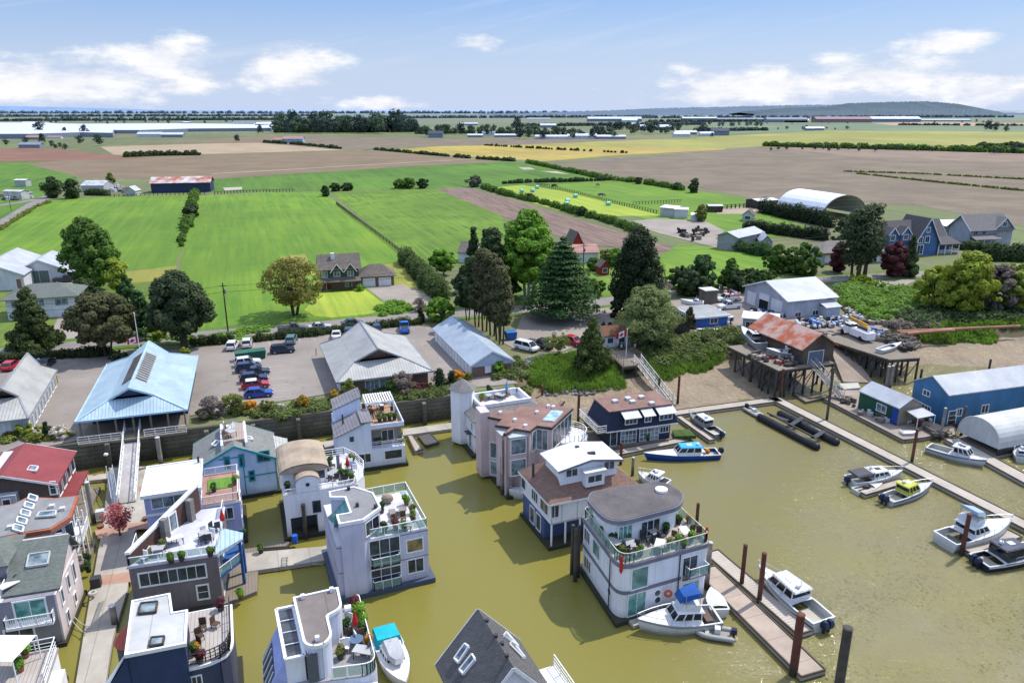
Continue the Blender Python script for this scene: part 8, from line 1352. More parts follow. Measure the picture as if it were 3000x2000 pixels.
bankmass('marsh_grass','bright green marsh grass covering the tidal bank','G',((330,1135),(420,1090),(620,1065),(850,1060),(950,1130),(960,1195),(700,1215),(480,1225),(350,1200)),1.4,420,42000,F_MAR,.75,.12,cat='marsh grass')
bankmass('marsh_grass','marsh grass beneath the white gangway','G',((1060,1080),(1160,1020),(1350,1010),(1560,985),(1610,1020),(1480,1080),(1300,1100),(1240,1140),(1130,1140)),1.6,300,30000,F_MAR,.75,.12,cat='marsh grass')
bankmass('scrub','dense brown green scrub on the bank top below the willow','G',((1080,960),(1300,900),(1500,860),(1700,850),(1740,920),(1640,960),(1500,985),(1300,1010),(1180,1040)),3.0,150,22000,F_IVY,1.2,.16,cat='scrub'); bankmass('scrub','mixed scrub at the foot of the storage building','G',((80,1100),(260,1050),(330,1110),(330,1200),(120,1190)),2.6,40,6000,F_IVY,.9,.14,cat='scrub')
bankmass('scrub','bramble thicket spreading over the far bank beside the workshop','H',((800,560),(950,540),(1290,560),(1330,700),(1150,780),(1000,760),(860,680)),3.5,230,30000,F_MID and fol('bramble_leaf',(.12,.22,.03),(.2,.31,.05)),1.5,.2,cat='thicket'); bankmass('scrub','dark undergrowth beneath the yellow green trees','H',((1180,760),(1300,690),(2060,700),(2060,760),(1700,775),(1250,800)),3.5,130,16000,F_DARK,1.5,.2,cat='undergrowth'); bankmass('scrub','dry brown scrub along the far bank edge','H',((1110,800),(1250,760),(1480,770),(1480,800),(1180,820)),3.5,50,6000,F_TWIG,1.0,.14,cat='scrub'); bankmass('marsh_grass','long strip of reedy grass on the far mud bank','H',((1300,850),(1500,830),(1850,850),(1830,875),(1380,880)),2.2,130,12000,F_MAR,.7,.14,cat='marsh grass'); bankmass('marsh_grass','low grass along the pipes on the far bank','H',((1500,790),(1800,765),(2100,770),(2100,790),(1560,815)),3.3,90,8000,F_MAR,.6,.14,cat='marsh grass')
bankmass('long_grass','tall unmown grass between lawn and road','F',((900,690),(960,650),(1060,640),(1170,690),(1100,715),(930,735)),3.5,60,7000,F_BRT,.8,.15,cat='long grass'); bankmass('long_grass','strip of longer grass along the roadside ditch','E',((950,890),(1380,860),(1792,790),(1792,830),(1400,890),(960,905)),3.5,120,9000,F_BRT,.5,.13,cat='long grass')
bankmass('ivy','green ivy and heather spilling over the seawall right of the ramp','F',((30,1370),(200,1355),(330,1330),(490,1310),(610,1290),(600,1340),(470,1385),(250,1420),(60,1410)),3.3,110,16000,F_IVY,.7,.12,cat='ivy'); bankmass('ivy','trailing heather over the seawall below the grey office','F',((980,1250),(1100,1235),(1260,1225),(1410,1190),(1400,1240),(1260,1285),(1010,1300)),3.3,80,12000,F_IVY,.7,.12,cat='ivy'); bankmass('ivy','low planting along the seawall in front of the left office','E',((-10,1530),(150,1500),(330,1490),(460,1500),(470,1530),(200,1560),(0,1568)),3.5,50,8000,F_OLV,.6,.12,cat='ground cover'); bankmass('ivy','planting strip in front of the grey office windows','F',((660,1240),(980,1215),(1270,1180),(1270,1215),(1000,1240),(680,1262)),3.5,40,5000,F_IVY,.5,.1,cat='ground cover')
for i,(k,x,y,ty,r,mt,sh,lb) in enumerate((('F',425,1345,1250,1.3,F_GOLD,'round','golden clipped round shrub on the seawall edge'),('F',632,1285,1215,1.2,F_GOLD,'round','gold green round shrub beside the pergola house'),('F',65,1360,1285,1.6,F_ORA,'round','bright orange azalea beside the blue hatchback'),('F',190,1350,1280,1.5,F_OLV,'round','small green round shrub right of the orange azalea'),('F',275,1345,1305,.9,OFFW,'round','small white flowering shrub on the seawall'),('F',735,1290,1130,2.2,F_OLV,'cone','feathery yellow green conifer before the grey office'),('F',1080,1240,1090,2.8,F_TWIG,'round','bare branched shrub before the grey office'),('F',1020,1240,1140,1.7,F_MID,'round','green shrub left of the bare branched shrub'),('F',1205,1225,1165,1.1,F_RED,'round','red leaved shrub near the brick wall'),('F',1320,1205,1072,1.3,F_THU,'column','tall columnar cypress right of the grey office'),('F',1398,1195,1080,.9,F_THU,'column','slim columnar cypress nearest the driveway'),('F',1440,1155,1080,1.2,F_ORA,'round','orange flowering shrub beside the storage building'),('F',1500,1150,1100,1.4,F_OLV,'round','mossy round shrub at the storage building corner'),('F',1705,1115,1025,1.6,F_BRT,'round','fresh green maple before the brick gable'),('E',1400,1390,1250,2.2,F_TWIG,'flat','dark twiggy maple at the parking lot edge'),('E',1355,1400,1330,1.4,F_OLV,'round','yellow green shrub under the twiggy maple'),('E',1540,1370,1235,2.0,F_OLV,'vase','pale airy maple at the parking lot edge'),('E',1630,1350,1285,1.3,F_ORA,'round','orange shrub next to the blue hatchback row'),('E',315,1530,1410,1.1,F_THU,'cone','dark pointed cypress before the left office'),('E',410,1530,1445,1.7,fol('cream_blossom',(.55,.5,.42),(.7,.66,.58)),'round','cream blossoming shrub beside the marina office'),('E',265,1550,1500,1.2,F_OLV,'round','low olive shrub before the left office'),('E',195,1520,1440,1.8,F_YEL,'vase','small yellow green maple before the left office'),('E',10,1500,1420,1.6,F_RED,'round','dark red maple at the left edge'),('E',1212,985,935,1.3,F_YEL,'round','yellow green round shrub at the dark pine base'),('E',770,1010,960,2.2,F_DARK,'round','low dark shrub below the spreading pine'),('F',800,565,520,1.5,F_BRT,'round','clipped green bush beside the garage door'),('F',1195,770,660,1.3,F_THU,'cone','small dark cypress at the hedge end'),('F',1190,700,600,1.6,F_TWIG,'round','bare sapling by the driveway'),('G',825,815,765,.8,F_THU,'cone','left of two small cypresses above the gatehouse'),('G',865,810,765,.8,F_THU,'cone','right of two small cypresses above the gatehouse'))):
    tree('shrub',lb,k,x,y,ty,r,sh,mt,1500 if r<2 else 2600,22,.05,.22,.11,seed=300+i,cat='shrub',tr=.02)
# riprap
rk=[onbank(p) for p in scatter('G',((270,1040),(400,1005),(640,985),(660,1050),(560,1080),(300,1120)),3,420)]+[onbank(p) for p in scatter('G',((430,1230),(700,1215),(960,1185),(960,1215),(740,1260),(440,1265)),.7,160)]
m=MB()
for p in rk:
    s_=rnd.uniform(.14,.34); m.box(p+ZZ*s_*.3,(s_*2,s_*1.5,s_*1.2),rnd.uniform(0,3),Matrix.Rotation(rnd.uniform(-.6,.6),3,'X'))
m.build('riprap',M('grey_riprap',(.27,.265,.26),.9,var=.35),None,kind='stuff',label='grey broken rock riprap on the tidal bank',cat='rocks')
# --- far trees, copies of three prototypes
def fproto(mat,seed,shape):
    cs=crown(shape,.25,.9,.42,16,seed,.2); P,Nn,S=clumps(cs,.17,420,seed,.9,.3,.045); Nn=Nn+.8*(P-np.array([0,0,.5])); P[:,2]=np.maximum(P[:,2],0); me=leafmesh('far_tree',P,Nn,S,mat); me.data.name='far_tree'; return me
protos=[]
for hz in (0.0,.10,.28,.5):
    protos.append([fproto(fol('far_leaf_dark_%d'%int(hz*100),(.022,.045,.02),(.04,.075,.03),.12,hz),11,'egg'),fproto(fol('far_leaf_mid_%d'%int(hz*100),(.05,.10,.025),(.09,.15,.04),.12,hz),12,'round'),fproto(fol('far_leaf_dark_%d'%int(hz*100),(0,0,0)),13,'cone')])
used=set(); nfar=0
def ftree(px,py,h_,wd,kind,hz,label,group):
    global nfar
    b=at('Z',px,py,3.5); pr_=protos[hz][kind]
    if (hz,kind) in used: o=pr_.copy(); COL.objects.link(o)
    else: o=pr_; used.add((hz,kind))
    o.location=b; o.scale=(wd,wd,h_); o.rotation_euler=(0,0,rnd.random()*6); tag(o,label,'tree',group); nfar+=1
def px2m(py): return (py/.784-HOR)*CT/(CAMH-3.5)/1.0   # image px per metre at that row
def belt(x0,x1,py,dy,hpx,n,hz,kinds,label,group):
    for i in range(n):
        x=x0+(x1-x0)*(i+rnd.random())/n; y=py+rnd.uniform(-dy,dy); s_=px2m(y)*.784; h_=hpx*rnd.uniform(.6,1.15)/s_; ftree(x,y,h_,h_*rnd.uniform(.7,1.1),rnd.choice(kinds),hz,label,group)
belt(628,950,305,3,38,34,1,(0,1,0),'tall dark tree in the shelterbelt beyond the ploughed fields','shelterbelt trees left of centre'); belt(950,1240,310,5,26,26,1,(0,1,1),'tree around the farm greenhouses near the centre','trees around the central greenhouses'); belt(1180,1420,318,2,26,18,1,(0,1,1,2),'tree in the belt right of the greenhouses','tree belt right of centre'); belt(1400,1560,306,4,24,14,1,(0,0,1),'dark tree by the distant farm roofs','trees by the distant farm roofs')
belt(90,600,282,5,11,30,2,(0,1,2),'small hazy tree beyond the long greenhouses','hazy trees beyond the greenhouses'); belt(1500,2300,283,3,7,18,3,(0,1),'faint tree before the far industrial buildings','faint trees before the warehouses')
belt(1760,2340,346,3,11,26,1,(1,0),'bush in the hedgerow across the brown fields','hedgerow bushes across the brown fields'); belt(2270,2400,352,5,20,8,1,(1,0),'tall bush at the right end of the field hedgerow','tall bushes at the right edge'); belt(1780,1960,298,2,9,8,2,(0,1),'small tree around the lone farmstead','trees around the lone farmstead')
for x,y,h_,kd,lb in ((92,308,30,0,'dark tree left among the greenhouse sheds'),(150,310,18,2,'pointed tree before the long greenhouse'),(195,312,26,2,'slim poplar before the long greenhouse'),(228,335,28,1,'rounded light green tree beside the left farm track'),(185,332,22,1,'light green tree behind the left red roofed shed'),(545,327,18,0,'dark tree right of the long greenhouse sheds'),(598,309,22,2,'dark tree at the end of the greenhouse row'),(660,310,26,2,'dark conifer between field and greenhouse'),(2268,302,26,0,'left of two dark trees in the far right field'),(2285,303,22,0,'right of two dark trees in the far right field'),(2310,304,16,1,'small tree right of the far field pair'),(1612,312,28,0,'dark poplar clump behind the pasture edge'),(1187,292,26,0,'dark tree standing above the central belt'),(745,447,20,1,'dark bush at the top of the pasture fence'),(1635,316,12,1,'small tree right of the poplar clump'),(15,335,16,0,'dark bush at the far left field edge'),(60,332,18,0,'dark bush beside the left farm sheds'),(120,338,16,1,'hedge tree at the bend of the left fields'),(150,345,14,1,'hedge tree right of the left field bend'),(98,330,24,2,'pointed dark tree above the left hedge')):
    s_=px2m(y)*.784; ftree(x,y,h_/s_,h_/s_*.85,kd,1,lb,None)
belt(120,160,340,2,13,5,1,(1,),'hedge tree by the red soil field','hedge trees by the red soil field')
hedge('dark hedge mound between the ploughed fields','I',((870,425),(1100,415),(1380,412)),26,3.2,F_DARK,5000,.8); hedge('dark hedgerow right of the blue roofed farm shed','I',((1820,325),(2050,340),(2352,370)),26,2.6,F_DARK,5000,.8); hedge('ditch hedge along the yellow crop','J',((230,375),(600,410),(950,440),(1200,455)),40,2.2,F_DARK,6000,.6); hedge('ditch line between yellow and olive crops','J',((980,345),(1400,370),(2000,400)),30,1.8,F_DARK,4000,.7); hedge('long dark field hedge at the right','K',((560,350),(1000,362),(1500,375),(2000,390),(2352,400)),80,4.2,F_MID,12000,.9); hedge('thin scrub line in the right ploughed field','K',((1200,540),(1700,595),(2352,660)),90,.9,F_OLV,5000,.35); hedge('ditch line above the thin scrub','K',((1100,525),(1600,540),(2352,580)),80,.8,F_OLV,4500,.35)

# ================================================================ terrace things, clutter, distance
def proto(name): return T(name,None,None)
def mkchair(col,nm='garden_chair'):
    t=T(nm,None,None); MB().box((0,0,.42),(.55,.55,.07)).build('seat',col,t); MB().box((-.25,0,.75),(.07,.55,.6)).build('backrest',col,t)
    for a in(-.23,.23):
        for b_ in(-.23,.23): MB().bar((a,b_,0),(a,b_,.42),.05).build('leg',col,t)
    return t
def mklounge(col): t=T('lounge_chair',None,None); MB().box((.2,0,.32),(1.2,.65,.1)).build('seat',col,t); MB().slab([(-.45,-.33,.37),(-.45,.33,.37),(-.95,.33,.8),(-.95,-.33,.8)],.06).build('backrest',col,t); [MB().bar((a,b_,0),(a,b_,.3),.06).build('leg',col,t) for a in(-.3,.75) for b_ in(-.3,.3)]; return t
def mktable(col,rd=0):
    t=T('table',None,None)
    if rd: MB().tube((0,0,.7),(0,0,.76),.55,n=16).build('tabletop',col,t); MB().tube((0,0,0),(0,0,.7),.06,n=6).build('pedestal',CHAR,t)
    else: MB().box((0,0,.72),(1.5,.9,.06)).build('tabletop',col,t); [MB().bar((a,b_,0),(a,b_,.7),.06).build('leg',CHAR,t) for a in(-.65,.65) for b_ in(-.38,.38)]
    return t
def mkplant(pot,leaf,h=.6,r=.34,n=420):
    t=T('potted_plant',None,None); MB().tube((0,0,0),(0,0,.45),.22,.3,n=10).build('pot',pot,t); P,Nn,S=clumps([(0,0,.5+h*.4),(.12,.1,.5+h*.6),(-.1,.05,.5+h*.25)],r*.8,n,int(r*99+h*10),1.0,.4,.075); leafmesh('foliage',P,Nn,S,leaf,t); return t
def mkumb(col): t=T('parasol',None,None); MB().tube((0,0,0),(0,0,2.4),.035,n=6).build('pole',WOOD,t); MB().loft([[(r*math.cos(i*math.pi/4),r*math.sin(i*math.pi/4),z) for i in range(8)] for r,z in((.22,1.1),(.26,1.4),(.13,1.9),(.03,2.35))]).build('folded_canopy',col,t); return t
WBRN=M('brown_wicker',(.14,.085,.05),.8); FUR={'c':mkchair(CHAR),'w':mkchair(WHITE),'b':mkchair(WBRN),'l':mklounge(M('sling_fabric',(.25,.23,.22),.8)),'a':mkchair(M('adirondack_brown',(.10,.06,.04),.8)),'t':mktable(M('grey_tabletop',(.4,.4,.4),.5)),'T':mktable(M('pale_tabletop',(.62,.6,.56),.5)),'r':mktable(M('glass_tabletop',(.1,.16,.25),.15),1),
'p':mkplant(CHAR,F_MID),'P':mkplant(TERRA,F_BRT,.7,.4),'g':mkplant(CHAR,F_SPR,.9,.36),'f':mkplant(TERRA,F_ORA,.5,.3),'m':mkplant(CHAR,F_RED,.7,.4),'y':mkplant(CHAR,F_OLV,.7,.34),'u':mkumb(RED),'U':mkumb(M('sky_fabric',(.1,.35,.55),.8))}
NM={'c':('dark metal chair','chair'),'w':('white chair','chair'),'b':('brown wicker chair','chair'),'l':('grey lounge chair','chair'),'a':('dark slatted garden chair','chair'),'t':('grey topped table','table'),'T':('pale rectangular table','table'),'r':('round glass table','table'),'p':('small leafy potted plant','plant'),'P':('bright green plant in terracotta pot','plant'),'g':('tall dark green potted shrub','plant'),'f':('orange flowering pot','plant'),'m':('dark red potted maple','plant'),'y':('olive green potted shrub','plant'),'u':('folded red parasol','parasol'),'U':('folded blue parasol','parasol')}
def furnish(k,z,where,items):
    for key,pts in items.items():
        for x,y in pts:
            p=at(k,x,y,z); c=copytree(FUR[key],p,rnd.uniform(0,6.28)); c['category']=NM[key][1]; c['label']=NM[key][0]+' '+where
            c['group']=NM[key][0]+'s '+where
furnish('W',6.2,'on the terrace of the white three storey house',{'t':[(720,600),(520,715),(370,700)],'c':[(640,640),(700,665),(760,650),(820,625),(590,700),(430,720),(480,760),(530,800)],'T':[(1020,600),(790,720)],'b':[(930,620),(1000,660),(1100,590),(1150,600)],'p':[(500,640),(270,590),(190,490),(965,480),(610,775),(1010,700)],'g':[(355,650),(400,655),(845,570)],'y':[(880,700),(455,775)],'P':[(960,670),(1080,640)],'f':[(1060,470),(930,470)]})
furnish('B',6.06,'on the deck of the lavender house',{'l':[(745,760),(785,750)],'b':[(750,785),(795,785)],'g':[(705,840),(690,745)],'P':[(810,705)],'y':[(838,750),(842,785)],'m':[(758,825)],'p':[(800,830)]})
t=copytree(FUR['t'],at('B',800,828,6.06)); t['label']='small square table by the railing of the lavender house deck'; t['category']='table'
o=MB().ball((0,0,.45),.6,10,6,(1.1,.9,.8)).build('grill_cover',M('tan_cover',(.3,.25,.18),.9)); o.location=at('B',718,695,6.1)+ZZ*.0; tag(o,'tan covered barbecue on the lavender house deck','barbecue')
furnish('B',5.75,'on the pergola deck',{'b':[(630,265),(640,282),(690,262),(610,250)],'T':[(655,245)],'w':[(690,238),(620,238)],'p':[(680,305),(705,303),(728,298),(752,296)],'f':[(635,228),(700,222)],'c':[(745,262)]}); furnish('B',2.95,'on the balcony of the pergola house',{'p':[(785,405),(680,415)],'c':[(660,415)]})
furnish('B',5.46,'on the deck of the tan roofed house',{'c':[(455,530),(440,560),(485,545),(430,590),(500,600),(470,590)],'t':[(455,575)],'g':[(440,520),(235,640),(250,600)],'r':[(545,535)],'w':[(560,545),(535,520)],'p':[(520,580),(500,570),(545,590)],'u':[(528,560)],'y':[(548,500)]})
furnish('Y',6.06,'on the terrace of the tall white house',{'r':[(1300,950)],'b':[(1230,860),(1380,870),(1080,1100)],'u':[(1290,800)],'P':[(1270,520),(1340,540),(1380,600),(1400,680),(1330,480)],'m':[(1260,400),(1310,430)],'f':[(1470,940)],'g':[(1390,780),(1150,740)],'w':[(1110,960),(1150,1010),(1180,640),(1330,880)],'t':[(1400,1100)],'c':[(1440,1050),(1200,820)],'y':[(1070,1120)]})
o=sheet('flower_mat',zz([at('Y',1190,300,6.08),at('Y',1350,275,6.08),at('Y',1385,400,6.08),at('Y',1230,420,6.08)],6.09),RED,None); tag(o,'red mat at the far end of the tall white house terrace','mat')
furnish('A',5.75,'on the terrace of the taupe house',{'c':[(1200,760),(1160,770),(1225,700),(1250,690)],'t':[(1185,745),(900,830)],'b':[(850,850),(940,800),(1000,760)],'p':[(985,880),(1045,865),(1210,840)],'u':[(1285,690)],'y':[(935,800)],'w':[(1215,740),(1175,725),(830,870)],'T':[(1010,770)]})
furnish('A',5.66,'on the curved terrace of the midnight blue house',{'a':[(1165,1265),(1240,1250),(1150,1320),(1130,1370)],'m':[(1270,1150),(1150,1450)],'p':[(1120,1400)],'f':[(1125,1395)]}); furnish('A',5.12,'in the roof garden of the periwinkle house',{'P':[(1350,430)],'p':[(1230,470)]}); furnish('A',7.18,'on the roof deck of the light blue house',{'b':[(1310,130),(1295,165)],'t':[(1325,150)],'w':[(1300,110),(1330,120)]})
furnish('X',5.75,'on the terrace of the tower house',{'l':[(520,300),(560,280),(480,330)],'b':[(590,320),(630,300)],'U':[(615,300)],'P':[(730,270),(340,350)],'g':[(440,290),(420,270)],'t':[(400,330),(540,330)],'y':[(850,305)]}); furnish('X',5.4,'on the round balcony',{'r':[(1255,725)],'w':[(1200,730),(1290,720),(1250,700)]}); furnish('A',.5,'on the main dock',{'g':[(510,930),(505,880)],'p':[(1395,730),(1385,700),(1500,820)],'P':[(1385,1085)]}); furnish('C',.5,'by the navy house door',{'p':[(985,395),(740,350)]}); furnish('A',3.4,'on the bottom left terrace',{'P':[(150,1420),(120,1500)],'m':[(10,1400)]})
furnish('A',5.25,'on the picket balcony of the mauve house',{'c':[(40,1010),(90,1000)],'T':[(60,1040)]})
for k_,o in FUR.items():
    for ch in list(o.children_recursive): bpy.data.objects.remove(ch)
    bpy.data.objects.remove(o)
# white gazebo
c=at('A',55,1500,3.4); t=T('gazebo','white peaked canopy on the bottom left terrace','canopy',c); m=MB(); q=[c+Vector((sx_*1.6,sy_*1.5,2.2)) for sx_,sy_ in((-1,-1),(1,-1),(1,1),(-1,1))]; [m.add([q[i],q[(i+1)%4],c+ZZ*3.0],[[0,1,2]]) for i in range(4)]; m.build('fabric_roof',WHITE,t); [MB().bar(p,p-ZZ*2.2,.07).build('post',WHITE,t) for p in q]
tree('maple_tree','red leaved maple in a pot on the main dock','A',690,720,545,1.9,'round',fol('maple_red_leaf',(.34,.09,.10),(.5,.18,.17)),1300,40,.35,.16,.1,z=.5,seed=801); 
def ring(label,k,x,y,z,r=.45,mat=None,vert=False,name='tyre'):
    c=at(k,x,y,z); m=MB(); n=14; se=[]
    for i in range(n+1):
        a=2*math.pi*i/n; o=Vector((math.cos(a),math.sin(a),0)) if not vert else Vector((math.cos(a),0,math.sin(a))); se.append([c+o*(r+.13*math.cos(b_))+(ZZ if not vert else Vector((0,1,0)))*.13*math.sin(b_) for b_ in [j*math.pi/3 for j in range(6)]])
    m.loft(se,cap=False); return m.build(name,mat or M('pale_tyre',(.5,.48,.45),.8),None,label=label,cat='life ring' if 'ring' in label else 'tyre')
ring('pale old tyre fender on the dock by the mauve house','A',532,1050,1.0,.3); ring('orange life ring on the white three storey house wall','W',872,1122,2.2,.3,M('life_ring_orange',(.55,.12,.06),.6),True,'life_ring')
def windsock(k,x,y,z,label): c=at(k,x,y,z); t=T('windsock',label,'windsock',c); MB().loft([[c+Vector((r*math.cos(i),r*math.sin(i),zz_)) for i in range(6)] for r,zz_ in((.08,.9),(.16,.6),(.13,0),(.17,-.6),(.05,-.9))]).build('fabric',RED,t)
windsock('W',440,860,6.2,'red windsock hanging at the terrace corner of the white house'); windsock('W',1222,590,6.6,'red windsock at the right end of the white house terrace')
for x,y,lb in ((555,1010,'dark metal locker on the dock by the mauve house'),(580,620,'white storage box beside the maple pot')): o=MB().box(at('A',x,y,.5)+ZZ*.5,(.9,.8,1.0),G).build('dock_box',CHAR if 'dark' in lb else OFFW,None,label=lb,cat='dock box')
def tub(k,x,y,z,r,label): MB().tube(at(k,x,y,z),at(k,x,y,z)+ZZ*.3,r*.85,r,n=12).build('planter_tub',TERRA,None,label=label,cat='planter')
tub('A',835,630,.5,.35,'brown planter tub on the dock right of the maple'); tub('A',578,675,.5,.4,'brown planter tub left of the maple'); 
o=MB().tube(at('B',272,890,.5),at('B',272,890,.5)+ZZ*.95,.32,n=14).build('barrel',M('blue_plastic',(.02,.12,.5),.4),None,label='bright blue barrel under the tan roofed house',cat='barrel')
# boatyard clutter
def heap(k,poly,z,n,kinds,where,s=1.0):
    for i,p in enumerate(scatter(k,poly,z,n)):
        kd=kinds[i%len(kinds)]; nm,mt=kd; q=s*rnd.uniform(.7,1.2); rz=rnd.uniform(0,3); m=MB()
        if nm=='buoy': m.ball(p+ZZ*.4*q,.42*q,8,6)
        elif nm=='barrel': m.tube(p,p+ZZ*.9*q,.32*q,n=10); m.tube(p+ZZ*.9*q,p+ZZ*.95*q,.27*q,n=10)
        elif nm=='crate': m.box(p+ZZ*.35*q,(1.0*q,.7*q,.7*q),rz); m.box(p+ZZ*.73*q,(1.06*q,.76*q,.06*q),rz)
        elif nm=='net_pile': m.ball(p+ZZ*.2,.8*q,9,5,(1.2,.9,.6))
        elif nm=='timber_stack':
            for j in range(7): m.bar(p+Vector((0,j%3*.3,.12+.22*(j//3))),p+Vector((math.cos(rz)*3*q,math.sin(rz)*3*q+j%3*.3,.12+.22*(j//3))),.22)
        elif nm=='outboard_motor': m.box(p+ZZ*.9*q,(.6*q,.4*q,.5*q),rz); m.bar(p,p+ZZ*.7*q,.18*q); m.box(p+ZZ*.1,(.5*q,.3*q,.1*q),rz)
        m.build(nm,mt,None,label=CLN[nm]+' '+where,cat=nm.replace('_',' '),group=CLN[nm]+'s '+where)
CLN={'buoy':'round buoy in the gear','barrel':'storage barrel','crate':'crate','net_pile':'heap of dark netting','timber_stack':'stack of old timbers','outboard_motor':'old outboard motor'}
WB=M('scuffed_white_plastic',(.6,.61,.62),.6,var=.15); BB=M('blue_plastic',(.02,.12,.5),.4); NT=M('dark_netting',(.06,.06,.055),.95,var=.3); RC=M('faded_red_plastic',(.4,.06,.05),.7); WT=M('grey_timbers',(.2,.165,.13),.9,var=.3); CTR=M('weathered_crate',(.3,.25,.2),.9,var=.2)
b_,c_,e_,n_k,t_,o_m=('buoy',WB),('barrel',WB),('crate',CTR),('net_pile',NT),('timber_stack',WT),('outboard_motor',CHAR)
heap('H',((470,760),(700,760),(860,745),(880,790),(700,815),(540,810)),3.6,100,(b_,('barrel',CHAR),c_,e_,n_k,b_,('crate',BB)),'beside the workshop front wall'); heap('H',((180,680),(430,720),(440,750),(200,720)),3.6,34,(b_,c_,n_k,('barrel',BB),b_,e_),'before the workshop doors'); heap('H',((840,670),(1000,760),(1100,780),(1000,790),(850,730)),3.6,64,(n_k,b_,e_,('net_pile',WT),c_),'behind the workshop annex',.9)
heap('H',((1090,850),(1280,900),(1310,960),(1210,960),(1080,890)),4.45,46,(t_,n_k,t_,('crate',NT),t_),'on the right of the timber trestle'); heap('H',((670,850),(800,850),(790,900),(690,890)),3.6,26,(t_,e_,n_k),'between boat shed and bucket truck'); heap('H',((920,820),(1080,830),(1100,870),(960,880)),4.45,30,(e_,('crate',BB),n_k,b_,t_),'behind the bucket truck'); heap('H',((180,980),(400,1060),(560,1060),(540,1000),(330,1000)),5.0,44,(e_,c_,n_k,t_,o_m,('barrel',RC)),'along the boat shed pier edge',.75)
heap('G',((1290,170),(1500,160),(1510,240),(1400,240)),3.6,30,(('crate',NT),('barrel',CHAR),n_k,e_,('outboard_motor',NT)),'in the machinery yard',1.7); heap('G',((1480,700),(1560,690),(1680,760),(1640,810),(1580,790)),3.6,30,(e_,b_,o_m,c_),'around the bright blue office'); heap('G',((1230,880),(1400,870),(1440,910),(1250,930)),3.6,18,(b_,e_,c_,('crate',RC)),'beside the brown shed',.8); heap('G',((1620,560),(1740,590),(1740,640),(1620,600)),3.6,22,(b_,('crate',RC),c_),'beside the white pickups',1.1)
heap('D',((890,300),(1040,290),(1040,330),(960,330)),.55,22,(b_,('crate',RC),n_k,c_,e_),'under the green shed canopy',.6); heap('D',((700,255),(850,300),(830,320),(690,275)),.55,12,(e_,c_,o_m,('crate',WB)),'before the green shed wall',.8); heap('D',((560,170),(700,200),(690,240),(600,215)),.55,10,(e_,t_,n_k),'on the platform left of the green shed',.5); heap('D',((1050,350),(1150,360),(1140,385),(1060,385)),.55,9,(e_,n_k,t_),'before the blue boathouse',.6); heap('I',((740,620),(860,630),(860,670),(760,670)),3.6,20,(c_,e_,('crate',WB),n_k),'behind the tiny greenhouse shed',1.8); heap('I',((0,690),(250,680),(250,720),(10,725)),3.6,22,(('crate',WB),e_,n_k),'in the left farmyard',2.2); heap('C',((640,320),(720,318),(720,345),(650,350)),.55,6,(e_,n_k),'left of the navy house',.7); heap('G',((900,900),(1100,905),(1130,950),(930,960)),3.9,12,(e_,c_,n_k),'near the flagpole landing',.6)
heap('B',((380,450),(460,430),(470,470),(400,490)),.45,8,(e_,n_k,o_m),'behind the tan roofed house',.7); heap('A',((450,770),(540,760),(540,900),(470,900)),.5,7,(e_,c_),'beside the mauve house gangplank',.6); heap('C',((1150,1120),(1240,1100),(1250,1150),(1170,1160)),.45,6,(e_,('barrel',CHAR)),'beside the flybridge cruiser',.6)
# hay bales, animals, fences
for x,y in ((1243,668),(1317,665),(1348,642),(1612,703),(1557,737),(1552,757),(1838,757)): 
    p=at('J',x,y,3.6); MB().tube(p-U*.9+ZZ*.9,p+U*.9+ZZ*.9,1.0,n=12).build('hay_bale',M('mint_bale_wrap',(.25,.6,.5),.4),None,label='mint green wrapped round bale on the mown hay strip',cat='hay bale',group='wrapped bales on the hay strip')
def horse(k,x,y,mt,label,hd):
    p=at(k,x,y,3.6); t=T('horse',label,'horse',(0,0,0)); m=MB(); m.ball((0,0,1.25),.5,10,7,(1.8,.62,.8)); m.tube((.75,0,1.4),(1.35,0,1.0),.26,.16,n=8); m.ball((1.5,0,.8),.2,8,5,(1.2,.7,1.3)); m.ball((1.6,0,.55),.13,8,5,(1,.8,1.4)); [m.tube((a,b_,1.1),(a+.05,b_,.55),.14,.09,n=6) or m.tube((a+.05,b_,.55),(a,b_,0),.08,.06,n=6) for a in(-.65,.6) for b_ in(-.2,.2)]; m.tube((-.85,0,1.4),(-1.05,0,.6),.1,.04,n=6); [m.tube((1.38,b_,1.1),(1.36,b_,1.28),.05,.01,n=5) for b_ in (-.07,.07)]; m.build('body',mt,t,smooth=True); t.location=p; t.rotation_euler=(0,0,hd); t.scale=(1.5,1.5,1.5)
horse('J',1463,640,M('dark_bay_coat',(.05,.03,.02),.8),'dark brown horse grazing near the fence',.5); horse('J',1787,705,M('blue_rug_coat',(.1,.13,.13),.8),'grey horse in a green rug grazing in the paddock',.2); horse('J',1770,632,M('palomino_coat',(.4,.3,.2),.8),'pale horse grazing at the far side',2)
def fence(label,k,pts,n,h=1.3,r=.1,rails=1):
    P_=[at(k,x,y,3.5) for x,y in pts]; t=T('fence',label,'fence',P_[0]); tot=sum((P_[i+1]-P_[i]).length for i in range(len(P_)-1)); m=MB()
    for i in range(len(P_)-1):
        c=max(1,int(n*(P_[i+1]-P_[i]).length/tot))
        for j in range(c): p=lerp(P_[i],P_[i+1],j/c); MB().bar(p,p+ZZ*h,r*2).build('post',DWOOD,t)
        for q in range(rails): m.bar(P_[i]+ZZ*h*(.9-.45*q),P_[i+1]+ZZ*h*(.9-.45*q),r*.8)
    m.build('rail',DWOOD,t)
